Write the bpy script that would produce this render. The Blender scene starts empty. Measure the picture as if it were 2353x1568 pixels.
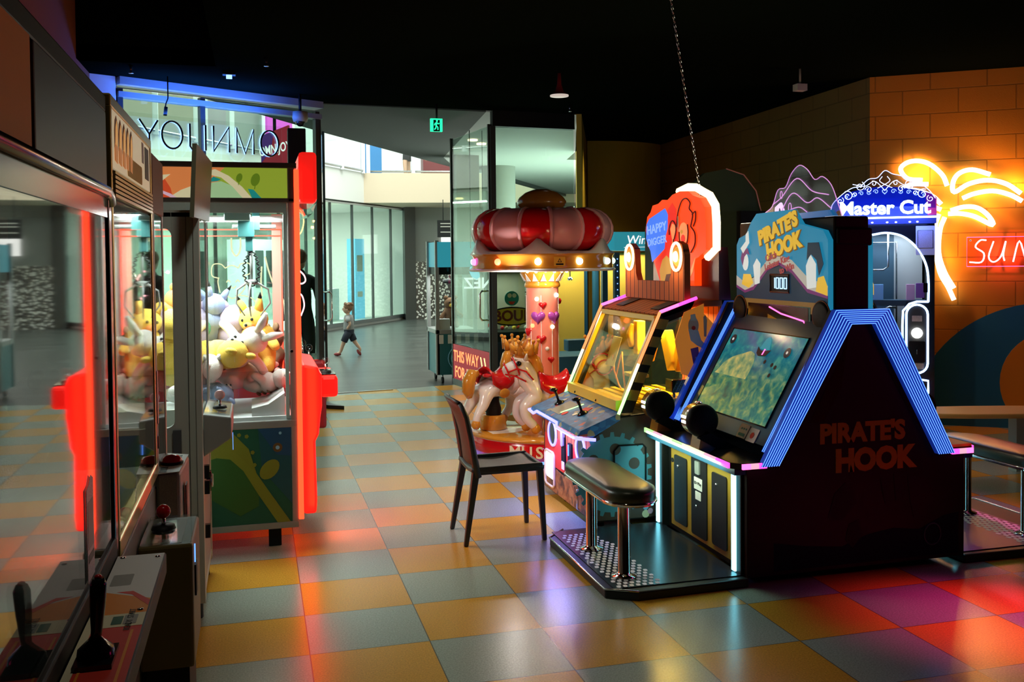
import bpy, bmesh, math, random
from mathutils import Vector, Matrix, Quaternion
random.seed(7)
PI=math.pi
S=bpy.context.scene
COL=S.collection
# ------------------------------------------------------------------ camera
YAW,PITCH,ROLL=.265,.0267,-.0099
cam_d=bpy.data.cameras.new('camera'); cam=bpy.data.objects.new('camera',cam_d); COL.objects.link(cam); S.camera=cam
F=Vector((math.sin(YAW)*math.cos(PITCH),math.cos(YAW)*math.cos(PITCH),-math.sin(PITCH)))
R0=Vector((math.cos(YAW),-math.sin(YAW),0)); U0=R0.cross(F)
# image x' = x cos r - y sin r (y down): camera axes turned by the roll
Rr=R0*math.cos(ROLL)+U0*math.sin(ROLL); Ur=U0*math.cos(ROLL)-R0*math.sin(ROLL)
cam.matrix_world=Matrix(((Rr.x,Ur.x,-F.x,0),(Rr.y,Ur.y,-F.y,0),(Rr.z,Ur.z,-F.z,1.6),(0,0,0,1)))
cam_d.sensor_width=36; cam_d.sensor_fit='HORIZONTAL'; cam_d.lens=36*2174.4/2353
cam_d.shift_y=-(784-653.8)/2353
cam_d.clip_start=.02; cam_d.clip_end=200
# ------------------------------------------------------------------ look
S.view_settings.view_transform='Standard'; S.view_settings.look='None'; S.view_settings.gamma=1
S.view_settings.use_curve_mapping=False
S.view_settings.exposure=0.0
S.cycles.use_denoising=True
S.cycles.max_bounces=8; S.cycles.transparent_max_bounces=24; S.cycles.glossy_bounces=4; S.cycles.diffuse_bounces=3
S.cycles.sample_clamp_indirect=6; S.cycles.caustics_reflective=False; S.cycles.caustics_refractive=False
# ------------------------------------------------------------------ sky over the mall atrium
W=bpy.data.worlds.new('sky'); S.world=W; W.use_nodes=True
W.node_tree.nodes['Background'].inputs[0].default_value=(.86,1,.9,1)
W.node_tree.nodes['Background'].inputs[1].default_value=1.3

def light(name,kind,loc,power,color=(1,1,1),size=.3,size_y=None,rot=(0,0,0),spot=None,parent=None,blend=.4):
    d=bpy.data.lights.new(name,kind); d.energy=power; d.color=color
    if kind=='AREA':
        d.size=size
        if size_y: d.shape='RECTANGLE'; d.size_y=size_y
    elif kind=='SPOT': d.spot_size=spot or 1.5; d.spot_blend=blend; d.shadow_soft_size=size
    else: d.shadow_soft_size=size
    o=bpy.data.objects.new(name,d); COL.objects.link(o)
    if parent is not None: o.parent=parent; loc=Vector(loc)-off(parent)
    o.location=loc; o.rotation_euler=rot
    return o
# ------------------------------------------------------------------ materials
M={}
def mat(name,col=(.5,.5,.5),rough=.5,metal=0,em=None,es=0,bump=0,bscale=60,noise=0,nscale=8,coat=0,spec=.5,alpha=1):
    m=bpy.data.materials.new(name); m.use_nodes=True; nt=m.node_tree; b=nt.nodes['Principled BSDF']
    b.inputs['Base Color'].default_value=(*col,1); b.inputs['Roughness'].default_value=rough; b.inputs['Metallic'].default_value=metal
    b.inputs['Specular IOR Level'].default_value=spec
    if coat: b.inputs['Coat Weight'].default_value=coat; b.inputs['Coat Roughness'].default_value=.08
    if em is not None: b.inputs['Emission Color'].default_value=(*em,1); b.inputs['Emission Strength'].default_value=es
    if alpha<1: b.inputs['Alpha'].default_value=alpha
    if noise or bump:
        tc=nt.nodes.new('ShaderNodeTexCoord'); n=nt.nodes.new('ShaderNodeTexNoise'); n.inputs['Scale'].default_value=nscale; n.inputs['Detail'].default_value=4
        nt.links.new(tc.outputs['Object'],n.inputs['Vector'])
        if noise:
            mx=nt.nodes.new('ShaderNodeMix'); mx.data_type='RGBA'; mx.inputs['A'].default_value=(*[c*(1-noise) for c in col],1); mx.inputs['B'].default_value=(*[min(1,c*(1+noise)) for c in col],1)
            nt.links.new(n.outputs['Fac'],mx.inputs['Factor']); nt.links.new(mx.outputs['Result'],b.inputs['Base Color'])
        if bump:
            n2=nt.nodes.new('ShaderNodeTexNoise'); n2.inputs['Scale'].default_value=bscale; nt.links.new(tc.outputs['Object'],n2.inputs['Vector'])
            bp=nt.nodes.new('ShaderNodeBump'); bp.inputs['Strength'].default_value=bump; bp.inputs['Distance'].default_value=.004
            nt.links.new(n2.outputs['Fac'],bp.inputs['Height']); nt.links.new(bp.outputs['Normal'],b.inputs['Normal'])
    M[name]=m; return m
def glow(name,col,s,base=None):
    return mat(name,base or tuple(min(.6,c*.3+.01) for c in col),.5,0,em=col,es=s,spec=.3)
def glass(name,tint=(.9,.97,.94),ior=1.45,rough=.02,extra=0.):
    # thin pane: Schlick reflection from the angle of view, the rest passes straight through
    m=bpy.data.materials.new(name); m.use_nodes=True; nt=m.node_tree; nt.nodes.clear(); L=nt.links.new
    o=nt.nodes.new('ShaderNodeOutputMaterial'); mx=nt.nodes.new('ShaderNodeMixShader'); t=nt.nodes.new('ShaderNodeBsdfTransparent'); g=nt.nodes.new('ShaderNodeBsdfGlossy')
    t.inputs[0].default_value=(*[c**.5 for c in tint],1); g.inputs['Roughness'].default_value=rough
    ge=nt.nodes.new('ShaderNodeNewGeometry'); dt=nt.nodes.new('ShaderNodeVectorMath'); dt.operation='DOT_PRODUCT'; L(ge.outputs['Incoming'],dt.inputs[0]); L(ge.outputs['True Normal'],dt.inputs[1])
    def mt(op,a,b_=None):
        n=nt.nodes.new('ShaderNodeMath'); n.operation=op
        if isinstance(a,float): n.inputs[0].default_value=a
        else: L(a,n.inputs[0])
        if b_ is not None: n.inputs[1].default_value=b_
        return n.outputs[0]
    c=mt('ABSOLUTE',dt.outputs['Value']); n=nt.nodes.new('ShaderNodeMath'); n.operation='SUBTRACT'; n.inputs[0].default_value=1; L(c,n.inputs[1])
    f0=((ior-1)/(ior+1))**2; p=mt('POWER',n.outputs[0],5.0); p=mt('MULTIPLY',p,1-f0); p=mt('ADD',p,f0+extra); p=mt('MINIMUM',p,.95)
    L(p,mx.inputs[0]); L(t.outputs[0],mx.inputs[1]); L(g.outputs[0],mx.inputs[2]); L(mx.outputs[0],o.inputs[0])
    M[name]=m; return m
for a in [
 ('black',(.008,.009,.009),.55,0,None,0,0,60,0,8,0,.2),('black_gloss',(.01,.01,.012),.15),('black_trim',(.014,.014,.015),.4,0,None,0,0,60,0,8,0,.3),('dark_grey',(.05,.053,.056),.5),
 ('charcoal_panel',(.07,.08,.095),.42),('steel',(.55,.56,.55),.25,1),('chrome',(.8,.8,.8),.08,1),('grey_metal',(.32,.33,.32),.45,.2),
 ('grey_plastic',(.42,.42,.39),.5),('white_plastic',(.8,.82,.82),.35),('white_gloss',(.85,.84,.8),.2),('cream',(.78,.7,.55),.5),
 ('gold_trim',(.5,.36,.1),.3,.7),('red_plastic',(.75,.02,.02),.3),('red_gloss',(.6,.008,.012),.12),('pink_gloss',(.75,.4,.42),.25),('dark_red',(.2,.01,.015),.4),
 ('orange_wallpaint',(.9,.33,.03),.7),('left_wall_paint',(.3,.07,.02),.8),('blue_paint',(.01,.2,.5),.65),('yellow_print',(.85,.55,.05),.55,0,None,0,0,60,0,8,0,.25),('orange_print',(.9,.3,.03),.55,0,None,0,0,60,0,8,0,.25),
 ('red_print',(.75,.05,.03),.55,0,None,0,0,60,0,8,0,.25),('green_print',(.3,.5,.06),.55,0,None,0,0,60,0,8,0,.25),('dark_green_print',(.02,.12,.07),.55,0,None,0,0,60,0,8,0,.25),('teal_print',(.02,.3,.32),.55,0,None,0,0,60,0,8,0,.25),('blue_print',(.03,.2,.5),.55,0,None,0,0,60,0,8,0,.25),
 ('light_green_print',(.45,.75,.35),.55,0,None,0,0,60,0,8,0,.25),('white_print',(.85,.83,.78),.55,0,None,0,0,60,0,8,0,.25),('pink_print',(.85,.45,.6),.55,0,None,0,0,60,0,8,0,.25),('brown_print',(.3,.12,.04),.55,0,None,0,0,60,0,8,0,.25),('purple_print',(.3,.1,.4),.55,0,None,0,0,60,0,8,0,.25),
 ('cream_print',(.85,.78,.5),.55,0,None,0,0,60,0,8,0,.25),('skin_print',(.9,.6,.42),.55,0,None,0,0,60,0,8,0,.25),('light_blue_print',(.3,.6,.8),.55,0,None,0,0,60,0,8,0,.25),('grey_print',(.35,.34,.3),.55,0,None,0,0,60,0,8,0,.25),
 ('yellow_plastic',(.85,.6,.05),.3),('amber_gloss',(.62,.27,.03),.12),('amber_dark',(.35,.14,.02),.2),('orange_plastic',(.85,.3,.04),.25),('wood_planks',(.4,.13,.03),.5),('lilac_gloss',(.35,.06,.4),.15),
 ('salmon',(.95,.3,.22),.25),('blue_metal',(.03,.16,.3),.4,.2),('rubber',(.015,.015,.015),.7),
 ('pale_blue_paint',(.35,.5,.6),.5),('board_wood',(.75,.45,.15),.3),
 ('concrete',(.27,.28,.26),.7),('soffit_shade_tint',(.028,.032,.028),.9),('upper_tan',(.24,.21,.16),.8),('tan_render',(.55,.45,.33),.8),('white_render',(.75,.74,.7),.7),('frame_dark',(.03,.035,.035),.4),
 ('skin',(.55,.33,.22),.6),('child_hair',(.2,.1,.05),.8),('shirt_grey',(.3,.3,.3),.9),('navy_cloth',(.02,.025,.04),.9),('black_cloth',(.015,.015,.017),.9),('red_shoe',(.25,.03,.03),.6),('red_cloth',(.5,.03,.02),.9),('teal_sign',(.02,.16,.18),.4),
 ('ceiling_black',(.0035,.0055,.0035),.9,0,None,0,0,60,0,8,0,.0),('hat_brown',(.25,.08,.03),.6),
 ]: mat(*a)
mat('speckled_grey',(.34,.34,.31),.5,noise=.35,nscale=260)
mat('chair_plastic',(.03,.032,.034),.38,bump=.3,bscale=400)
mat('chair_mesh',(.035,.032,.03),.5,bump=.4,bscale=500)
mat('vinyl',(.025,.035,.02),.3,bump=.15,bscale=300)
mat('plush_yellow',(.9,.6,.1),.95,bump=.6,bscale=250); mat('plush_white',(.85,.8,.74),.95,bump=.6,bscale=250); mat('plush_pink',(.85,.55,.5),.95,bump=.6,bscale=250)
mat('plush_blue',(.25,.32,.5),.95,bump=.6,bscale=250); mat('plush_orange',(.9,.32,.08),.95,bump=.6,bscale=250); mat('plush_green',(.05,.25,.15),.95,bump=.6,bscale=250); mat('plush_brown',(.2,.1,.05),.95,bump=.6,bscale=250); mat('plush_lilac',(.5,.42,.6),.95,bump=.6,bscale=250)
mat('horse_white',(.85,.82,.78),.2,coat=.5)
glass('glass_clear',(.93,.97,.95)); glass('glass_shop',(.66,.88,.78),1.5); glass('glass_mirror',(.62,.64,.6),1.9,.03,.1); glass('glass_gold',(.75,.68,.5),1.9,.03,.06)
glass('acrylic_yellow',(.98,.84,.35),1.4,.03); glass('acrylic_purple',(.7,.5,.82),1.4,.05,.06); glass('acrylic_clear',(.85,.9,.9),1.5,.05); glass('acrylic_blue',(.3,.42,.95),1.4,.05); glass('acrylic_pink',(.98,.62,.66),1.3,.05)
for n,c,s in [('led_red',(1,.035,.01),4.5),('led_white',(.75,.9,1),5),('led_warm',(1,.8,.42),2.4),('led_cyan',(.22,.82,1),5),('led_blue',(.12,.25,1),5),('led_blue_line',(.1,.28,1),2.2),('led_bluewhite',(.35,.55,1),5.5),
 ('led_violet',(.3,.28,1),2.4),('led_pink',(1,.1,.35),3.5),('led_magenta',(1,.05,.5),3),('led_lime',(.35,1,.25),3.2),('led_orange',(1,.3,.1),1.6),('neon_palm',(1,.84,.58),3.2),('neon_pink',(1,.35,.4),4.5),('neon_yellow',(1,.8,.3),1.6),('neon_blue',(.2,.4,1),3.0),('neon_cream',(1,.95,.6),1.1),
 ('bulb_white',(1,.97,.9),9),('bulb_red',(1,.2,.08),4),('bulb_magenta',(.9,.15,.8),4),('bulb_cyan',(.6,.95,1),5),('bulb_green',(.6,1,.6),3.5),('bulb_yellow',(1,.85,.4),4),
 ('exit_green',(.02,.9,.4),1.5),('downlight',(1,.75,.4),6),('lamp_disc',(1,.85,.75),.55),('digit_blue',(.35,.65,1),2.2),('lit_white',(1,1,.95),1.6),('lit_red',(1,.03,.02),.8),('shop_light',(.95,1,.95),2.2),
 ('sign_red',(.75,.02,.06),.28),('sign_white',(1,1,1),1.0),('sign_purple',(.12,.02,.3),.4),('sign_teal',(.03,.32,.4),.7),('header_orange',(.9,.28,.08),.55),('header_red',(.85,.1,.03),.5),('header_green',(.45,.6,.05),.45),('header_lgreen',(.5,.8,.4),.5),('header_cream',(.95,.85,.5),.5),('header_teal',(.02,.4,.35),.45),('header_pink',(.95,.6,.75),.5),('header_dgreen',(.2,.35,.02),.4),
 ('mq_blue',(.02,.36,.62),.5),('mq_navy',(.01,.06,.12),.3),('mq_gold',(.9,.55,.05),.7),('mq_cream',(.75,.72,.6),.45),('mq_white',(.8,.85,.8),.7),('mq_purple',(.3,.05,.25),.4),('mq_red',(.6,.1,.1),.45),('mq_brown',(.35,.18,.04),.4),('mq_teal',(.1,.55,.6),.6),
 ('sign_orange',(1,.06,.004),1.0),('sign_deepred',(.9,.02,.01),.9),('sign_blue',(.06,.22,1),.9),('sign_gold',(.85,.4,.05),.6),('sign_line',(.2,.02,.02),.25),('sign_skin',(1,.3,.1),.9),('sign_lightblue',(.3,.5,1),.9),
 ('mc_blue',(.01,.03,.35),.7),('mc_magenta',(.6,.02,.25),.6),('mc_white',(.55,.75,1),5),('mc_line',(.5,.6,1),3),
 ('poster_blue',(.2,.65,.9),.9),('banner_magenta',(.8,.1,.7),.9)]: glow(n,c,s)
mat('bluebar',(.01,.05,.45),.25,em=(.01,.05,.5),es=.35)

def pattern_mat(name,build,rough=.4,em=0.):
    m=bpy.data.materials.new(name); m.use_nodes=True; nt=m.node_tree; b=nt.nodes['Principled BSDF']; b.inputs['Roughness'].default_value=rough
    tc=nt.nodes.new('ShaderNodeTexCoord'); c=build(nt,tc)
    nt.links.new(c,b.inputs['Base Color'])
    if em: nt.links.new(c,b.inputs['Emission Color']); b.inputs['Emission Strength'].default_value=em
    M[name]=m; return m
def node(nt,t,**k):
    n=nt.nodes.new(t)
    for a,v in k.items():
        if a in n.inputs: n.inputs[a].default_value=v
        else: setattr(n,a,v)
    return n
def ramp(nt,fac,stops,interp='LINEAR'):
    r=nt.nodes.new('ShaderNodeValToRGB'); r.color_ramp.interpolation=interp; e=r.color_ramp.elements
    e[0].position=stops[0][0]; e[0].color=(*stops[0][1],1); e[1].position=stops[-1][0]; e[1].color=(*stops[-1][1],1)
    for p,c in stops[1:-1]: x=e.new(p); x.color=(*c,1)
    nt.links.new(fac,r.inputs[0]); return r.outputs[0]
# floor tiles: world aligned chequer, yellow and grey green, flecked
def floor_mat():
    m=bpy.data.materials.new('floor_tiles'); m.use_nodes=True; nt=m.node_tree; b=nt.nodes['Principled BSDF']; L=nt.links.new
    g=node(nt,'ShaderNodeNewGeometry'); mp=node(nt,'ShaderNodeMapping'); L(g.outputs['Position'],mp.inputs[0])
    mp.inputs['Location'].default_value=(-.19/.493+20,-4.329/.44+20+1,.5); mp.inputs['Scale'].default_value=(1/.493,1/.44,0)
    ch=node(nt,'ShaderNodeTexChecker',Scale=1.0); L(mp.outputs[0],ch.inputs[0])
    ch.inputs['Color1'].default_value=(.66,.345,.035,1); ch.inputs['Color2'].default_value=(.33,.40,.34,1)
    n=node(nt,'ShaderNodeTexNoise',Scale=140.0,Detail=2.0); L(g.outputs['Position'],n.inputs[0])
    n2=node(nt,'ShaderNodeTexNoise',Scale=2.5,Detail=3.0); L(g.outputs['Position'],n2.inputs[0])
    r=ramp(nt,n.outputs[0],[(.3,(.72,.72,.72)),(.7,(1.1,1.1,1.1))])
    mx=node(nt,'ShaderNodeMix',data_type='RGBA',blend_type='MULTIPLY'); mx.inputs['Factor'].default_value=1; L(ch.outputs[0],mx.inputs['A']); L(r,mx.inputs['B'])
    # joints
    sx=node(nt,'ShaderNodeSeparateXYZ'); L(mp.outputs[0],sx.inputs[0]); outs=[]
    for ax in (0,1):
        f=node(nt,'ShaderNodeMath',operation='FRACT'); L(sx.outputs[ax],f.inputs[0])
        s=node(nt,'ShaderNodeMath',operation='SUBTRACT'); L(f.outputs[0],s.inputs[0]); s.inputs[1].default_value=.5
        a=node(nt,'ShaderNodeMath',operation='ABSOLUTE'); L(s.outputs[0],a.inputs[0]); outs.append(a)
    mxx=node(nt,'ShaderNodeMath',operation='MAXIMUM'); L(outs[0].outputs[0],mxx.inputs[0]); L(outs[1].outputs[0],mxx.inputs[1])
    gt=node(nt,'ShaderNodeMath',operation='GREATER_THAN'); L(mxx.outputs[0],gt.inputs[0]); gt.inputs[1].default_value=.4955
    dk=node(nt,'ShaderNodeMix',data_type='RGBA'); L(gt.outputs[0],dk.inputs['Factor']); L(mx.outputs['Result'],dk.inputs['A']); dk.inputs['B'].default_value=(.1,.09,.06,1)
    L(dk.outputs['Result'],b.inputs['Base Color'])
    rr=ramp(nt,n2.outputs[0],[(.3,(.225,)*3),(.75,(.265,)*3)]); L(rr,b.inputs['Roughness'])
    bp=node(nt,'ShaderNodeBump',Strength=.06,Distance=.003); L(n.outputs[0],bp.inputs['Height']); L(bp.outputs[0],b.inputs['Normal'])
    M['floor_tiles']=m
floor_mat()
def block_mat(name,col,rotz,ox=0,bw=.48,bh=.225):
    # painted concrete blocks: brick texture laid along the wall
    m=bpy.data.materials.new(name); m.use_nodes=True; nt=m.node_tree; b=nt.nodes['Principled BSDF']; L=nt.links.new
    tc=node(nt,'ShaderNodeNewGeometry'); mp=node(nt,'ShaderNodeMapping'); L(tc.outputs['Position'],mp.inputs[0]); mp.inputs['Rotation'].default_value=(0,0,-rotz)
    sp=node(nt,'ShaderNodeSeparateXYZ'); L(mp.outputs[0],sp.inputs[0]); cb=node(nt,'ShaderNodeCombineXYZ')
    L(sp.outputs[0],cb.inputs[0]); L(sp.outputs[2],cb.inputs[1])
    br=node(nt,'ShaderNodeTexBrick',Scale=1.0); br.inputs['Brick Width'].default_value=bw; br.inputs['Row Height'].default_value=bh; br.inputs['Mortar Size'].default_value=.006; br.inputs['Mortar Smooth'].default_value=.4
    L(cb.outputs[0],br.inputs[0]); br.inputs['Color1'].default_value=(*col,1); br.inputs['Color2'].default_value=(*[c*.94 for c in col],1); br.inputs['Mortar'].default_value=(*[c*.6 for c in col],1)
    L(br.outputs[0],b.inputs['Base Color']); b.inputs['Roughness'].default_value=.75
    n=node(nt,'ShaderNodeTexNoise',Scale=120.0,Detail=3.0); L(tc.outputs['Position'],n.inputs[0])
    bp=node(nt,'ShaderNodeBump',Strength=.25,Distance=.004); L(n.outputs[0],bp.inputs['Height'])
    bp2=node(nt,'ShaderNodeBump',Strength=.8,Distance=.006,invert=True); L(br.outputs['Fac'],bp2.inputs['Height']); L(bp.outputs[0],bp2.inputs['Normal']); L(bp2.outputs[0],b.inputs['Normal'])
    M[name]=m
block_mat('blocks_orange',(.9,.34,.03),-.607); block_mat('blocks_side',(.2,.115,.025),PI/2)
def seabed(nt,tc):
    mp=node(nt,'ShaderNodeMapping'); nt.links.new(tc.outputs['Object'],mp.inputs[0])
    n=node(nt,'ShaderNodeTexNoise',Scale=17.0,Detail=7.0,Distortion=.5); nt.links.new(mp.outputs[0],n.inputs[0])
    sp=node(nt,'ShaderNodeSeparateXYZ'); nt.links.new(tc.outputs['Object'],sp.inputs[0])
    mr=node(nt,'ShaderNodeMapRange'); nt.links.new(sp.outputs[2],mr.inputs[0]); mr.inputs[1].default_value=.72; mr.inputs[2].default_value=1.2
    a=ramp(nt,n.outputs[0],[(.3,(.004,.06,.06)),(.45,(.015,.13,.1)),(.55,(.07,.2,.09)),(.68,(.24,.3,.1))])
    bb=ramp(nt,n.outputs[0],[(.3,(.0,.1,.17)),(.55,(.005,.17,.21)),(.7,(.02,.27,.24))])
    f=ramp(nt,mr.outputs[0],[(.4,(0,0,0)),(.75,(1,1,1))])
    mx=node(nt,'ShaderNodeMix',data_type='RGBA'); nt.links.new(f,mx.inputs['Factor']); nt.links.new(a,mx.inputs['A']); nt.links.new(bb,mx.inputs['B'])
    return mx.outputs['Result']
pattern_mat('screen_sea',seabed,.2,.75)
def speck(nt,tc):
    n=node(nt,'ShaderNodeTexVoronoi',Scale=14.0); nt.links.new(tc.outputs['Object'],n.inputs[0])
    return ramp(nt,n.outputs['Distance'],[(.0,(.75,.75,.7)),(.38,(.5,.5,.46)),(.42,(.05,.05,.05)),(1,(.02,.02,.02))],'CONSTANT')
pattern_mat('terrazzo',speck,.3)
def planks(nt,tc):
    w=node(nt,'ShaderNodeTexWave',Scale=4.5,Distortion=.3); w.bands_direction='Y'; nt.links.new(tc.outputs['Object'],w.inputs[0])
    return ramp(nt,w.outputs['Fac'],[(0,(.06,.012,.005)),(.06,(.3,.07,.02)),(.5,(.5,.13,.03)),(1,(.4,.09,.02))])
pattern_mat('plank_print',planks,.7); M['plank_print'].node_tree.nodes['Principled BSDF'].inputs['Specular IOR Level'].default_value=.15
def rock(nt,tc):
    n=node(nt,'ShaderNodeTexNoise',Scale=18.0,Detail=4.0); nt.links.new(tc.outputs['Object'],n.inputs[0])
    return ramp(nt,n.outputs[0],[(.35,(.06,.02,.01)),(.5,(.28,.09,.02)),(.62,(.45,.2,.05)),(.72,(.08,.04,.02))])
pattern_mat('rock_print',rock,.5)
def panelart(nt,tc):
    n=node(nt,'ShaderNodeTexVoronoi',Scale=26.0); nt.links.new(tc.outputs['Object'],n.inputs[0])
    return ramp(nt,n.outputs['Color'],[(.0,(.01,.09,.26)),(.35,(.02,.16,.38)),(.5,(.01,.08,.22)),(.62,(.3,.26,.12)),(.68,(.02,.13,.34)),(.8,(.4,.07,.03)),(.86,(.02,.11,.3))],'CONSTANT')
pattern_mat('console_print',panelart,.5,.12)
def qr(nt,tc):
    mp=node(nt,'ShaderNodeMapping'); mp.inputs['Scale'].default_value=(60,60,60); nt.links.new(tc.outputs['Object'],mp.inputs[0])
    n=node(nt,'ShaderNodeTexNoise',Scale=5.0); nt.links.new(mp.outputs[0],n.inputs[0])
    return ramp(nt,n.outputs[0],[(.4,(.5,.45,.5)),(.6,(.75,.7,.75))])
pattern_mat('sticker_grey',qr,.4)
def mallfloor(nt,tc):
    g=node(nt,'ShaderNodeNewGeometry'); n=node(nt,'ShaderNodeTexNoise',Scale=1.2,Detail=5.0); mp=node(nt,'ShaderNodeMapping'); mp.inputs['Scale'].default_value=(.6,3,1); nt.links.new(g.outputs['Position'],mp.inputs[0]); nt.links.new(mp.outputs[0],n.inputs[0])
    br=node(nt,'ShaderNodeTexBrick',Scale=1.0); br.inputs['Brick Width'].default_value=1.2; br.inputs['Row Height'].default_value=.6; br.inputs['Mortar Size'].default_value=.004
    nt.links.new(g.outputs['Position'],br.inputs[0]); br.inputs['Color1'].default_value=(.05,.055,.05,1); br.inputs['Color2'].default_value=(.065,.07,.065,1); br.inputs['Mortar'].default_value=(.03,.03,.03,1)
    r=ramp(nt,n.outputs[0],[(.3,(.6,.6,.6)),(.7,(1.3,1.3,1.3))]); mx=node(nt,'ShaderNodeMix',data_type='RGBA',blend_type='MULTIPLY'); mx.inputs['Factor'].default_value=1
    nt.links.new(br.outputs[0],mx.inputs['A']); nt.links.new(r,mx.inputs['B']); return mx.outputs['Result']
pattern_mat('mall_stone',mallfloor,.3)
# ------------------------------------------------------------------ mesh builder
OFF={}
def off(o):
    while o.parent is not None: o=o.parent
    return OFF.get(o.name,Vector((0,0,0)))
class MB:
    def __init__(s,m=None): s.v=[];s.f=[];s.mi=[];s.sm=[];s.mats=[];s.k=0
    def use(s,name):
        if name not in s.mats: s.mats.append(name)
        s.k=s.mats.index(name); return s
    def add(s,vs,fs,sm=False):
        b=len(s.v); s.v+= [Vector(p) for p in vs]
        for f in fs: s.f.append([b+i for i in f]); s.mi.append(s.k); s.sm.append(sm)
        return s
    def box(s,x0,x1,y0,y1,z0,z1):
        return s.add([(x0,y0,z0),(x1,y0,z0),(x1,y1,z0),(x0,y1,z0),(x0,y0,z1),(x1,y0,z1),(x1,y1,z1),(x0,y1,z1)],[(0,3,2,1),(4,5,6,7),(0,1,5,4),(1,2,6,5),(2,3,7,6),(3,0,4,7)])
    def obox(s,c,a,b,d):
        c=Vector(c);a=Vector(a);b=Vector(b);d=Vector(d)
        return s.add([c-a-b-d,c+a-b-d,c+a+b-d,c-a+b-d,c-a-b+d,c+a-b+d,c+a+b+d,c-a+b+d],[(0,3,2,1),(4,5,6,7),(0,1,5,4),(1,2,6,5),(2,3,7,6),(3,0,4,7)])
    def prism(s,pts,ex,sm=False):
        pts=[Vector(p) for p in pts]; ex=Vector(ex); n=len(pts)
        nn=Vector((0,0,0))
        for i in range(n): nn+=pts[i].cross(pts[(i+1)%n])
        if nn.dot(ex)<0: pts.reverse()
        s.add(pts+[p+ex for p in pts],[tuple(reversed(range(n))),tuple(range(n,2*n))])
        b=len(s.v)-2*n
        for i in range(n):
            j=(i+1)%n; s.f.append([b+i,b+j,b+n+j,b+n+i]); s.mi.append(s.k); s.sm.append(sm)
        return s
    def seg(s,p,q,w,h,up=(0,0,1)):
        p=Vector(p);q=Vector(q);d=(q-p); L=d.length; d=d/L; up=Vector(up); sd=d.cross(up)
        if sd.length<1e-4: sd=d.cross(Vector((1,0,0)))
        sd.normalize(); u=sd.cross(d).normalized()
        return s.obox((p+q)/2,d*L/2,sd*w/2,u*h/2)
    def tube(s,path,r,n=8,closed=False,caps=True,sm=True):
        P=[Vector(p) for p in path]; m=len(P); rs=r if isinstance(r,(list,tuple)) else [r]*m
        T=[]
        for i in range(m):
            if closed: t=P[(i+1)%m]-P[i-1]
            else: t=P[min(i+1,m-1)]-P[max(i-1,0)]
            T.append(t.normalized() if t.length>1e-9 else Vector((0,0,1)))
        a=Vector((0,0,1)) if abs(T[0].z)<.9 else Vector((1,0,0))
        N=(a-T[0]*a.dot(T[0])).normalized(); vs=[]
        for i in range(m):
            N=(N-T[i]*N.dot(T[i]))
            if N.length<1e-6: N=T[i].orthogonal()
            N.normalize(); B=T[i].cross(N)
            for k in range(n):
                an=2*PI*k/n; vs.append(P[i]+(N*math.cos(an)+B*math.sin(an))*rs[i])
        fs=[]
        for i in range(m if closed else m-1):
            j=(i+1)%m
            for k in range(n): l=(k+1)%n; fs.append((i*n+k,i*n+l,j*n+l,j*n+k))
        s.add(vs,fs,sm)
        if caps and not closed:
            b=len(s.v)-len(vs)
            s.f.append([b+k for k in reversed(range(n))]); s.mi.append(s.k); s.sm.append(False)
            s.f.append([b+(m-1)*n+k for k in range(n)]); s.mi.append(s.k); s.sm.append(False)
        return s
    def cyl(s,p,q,r,r2=None,n=20): return s.tube([p,q],[r,r if r2 is None else r2],n)
    def lathe(s,prof,c=(0,0,0),n=28,axis=None,sm=True):
        # prof: (radius, height); axis: direction of height
        c=Vector(c); A=Vector(axis or (0,0,1)).normalized(); X=A.orthogonal().normalized(); Y=A.cross(X); vs=[];fs=[]
        for r,h in prof:
            for k in range(n):
                an=2*PI*k/n; vs.append(c+A*h+(X*math.cos(an)+Y*math.sin(an))*max(r,1e-4))
        for i in range(len(prof)-1):
            for k in range(n): l=(k+1)%n; fs.append((i*n+k,i*n+l,(i+1)*n+l,(i+1)*n+k))
        return s.add(vs,fs,sm)
    def ell(s,c,r,rot=None,n=14,m=9):
        c=Vector(c); r=(r,r,r) if not isinstance(r,(tuple,list)) else r; vs=[];fs=[]
        Q=rot.to_matrix() if rot is not None else Matrix.Identity(3)
        for i in range(m+1):
            th=PI*i/m
            for k in range(n):
                an=2*PI*k/n; vs.append(c+Q@Vector((math.sin(th)*math.cos(an)*r[0],math.sin(th)*math.sin(an)*r[1],-math.cos(th)*r[2])))
        for i in range(m):
            for k in range(n): l=(k+1)%n; fs.append((i*n+k,i*n+l,(i+1)*n+l,(i+1)*n+k))
        return s.add(vs,fs,True)
    def sweep(s,path2,fr,w,h):   # flat ribbon of width w, height h along a 2-D path in frame fr
        return s
    def mesh(s,name,o=Vector((0,0,0))):
        me=bpy.data.meshes.new(name); me.from_pydata([tuple(v-o) for v in s.v],[],s.f)
        for n in s.mats: me.materials.append(M[n])
        me.polygons.foreach_set('material_index',s.mi); me.polygons.foreach_set('use_smooth',s.sm); me.update(); return me
    def build(s,name,parent=None,bevel=0,label=None,seg=2,o=None):
        if not s.mats: raise Exception('no material '+name)
        oo=off(parent) if parent is not None else Vector((0,0,0))
        if o is not None: oo=Vector(o)
        ob=bpy.data.objects.new(name,s.mesh(name,oo)); COL.objects.link(ob)
        if parent is not None: ob.parent=parent
        elif o is not None: ob.location=o; OFF[ob.name]=Vector(o)
        if bevel:
            b=ob.modifiers.new('bevel','BEVEL'); b.width=bevel; b.segments=seg; b.limit_method='ANGLE'; b.angle_limit=.6; b.harden_normals=False
        if label: ob['label']=label
        return ob
def mb(m): return MB().use(m)
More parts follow.
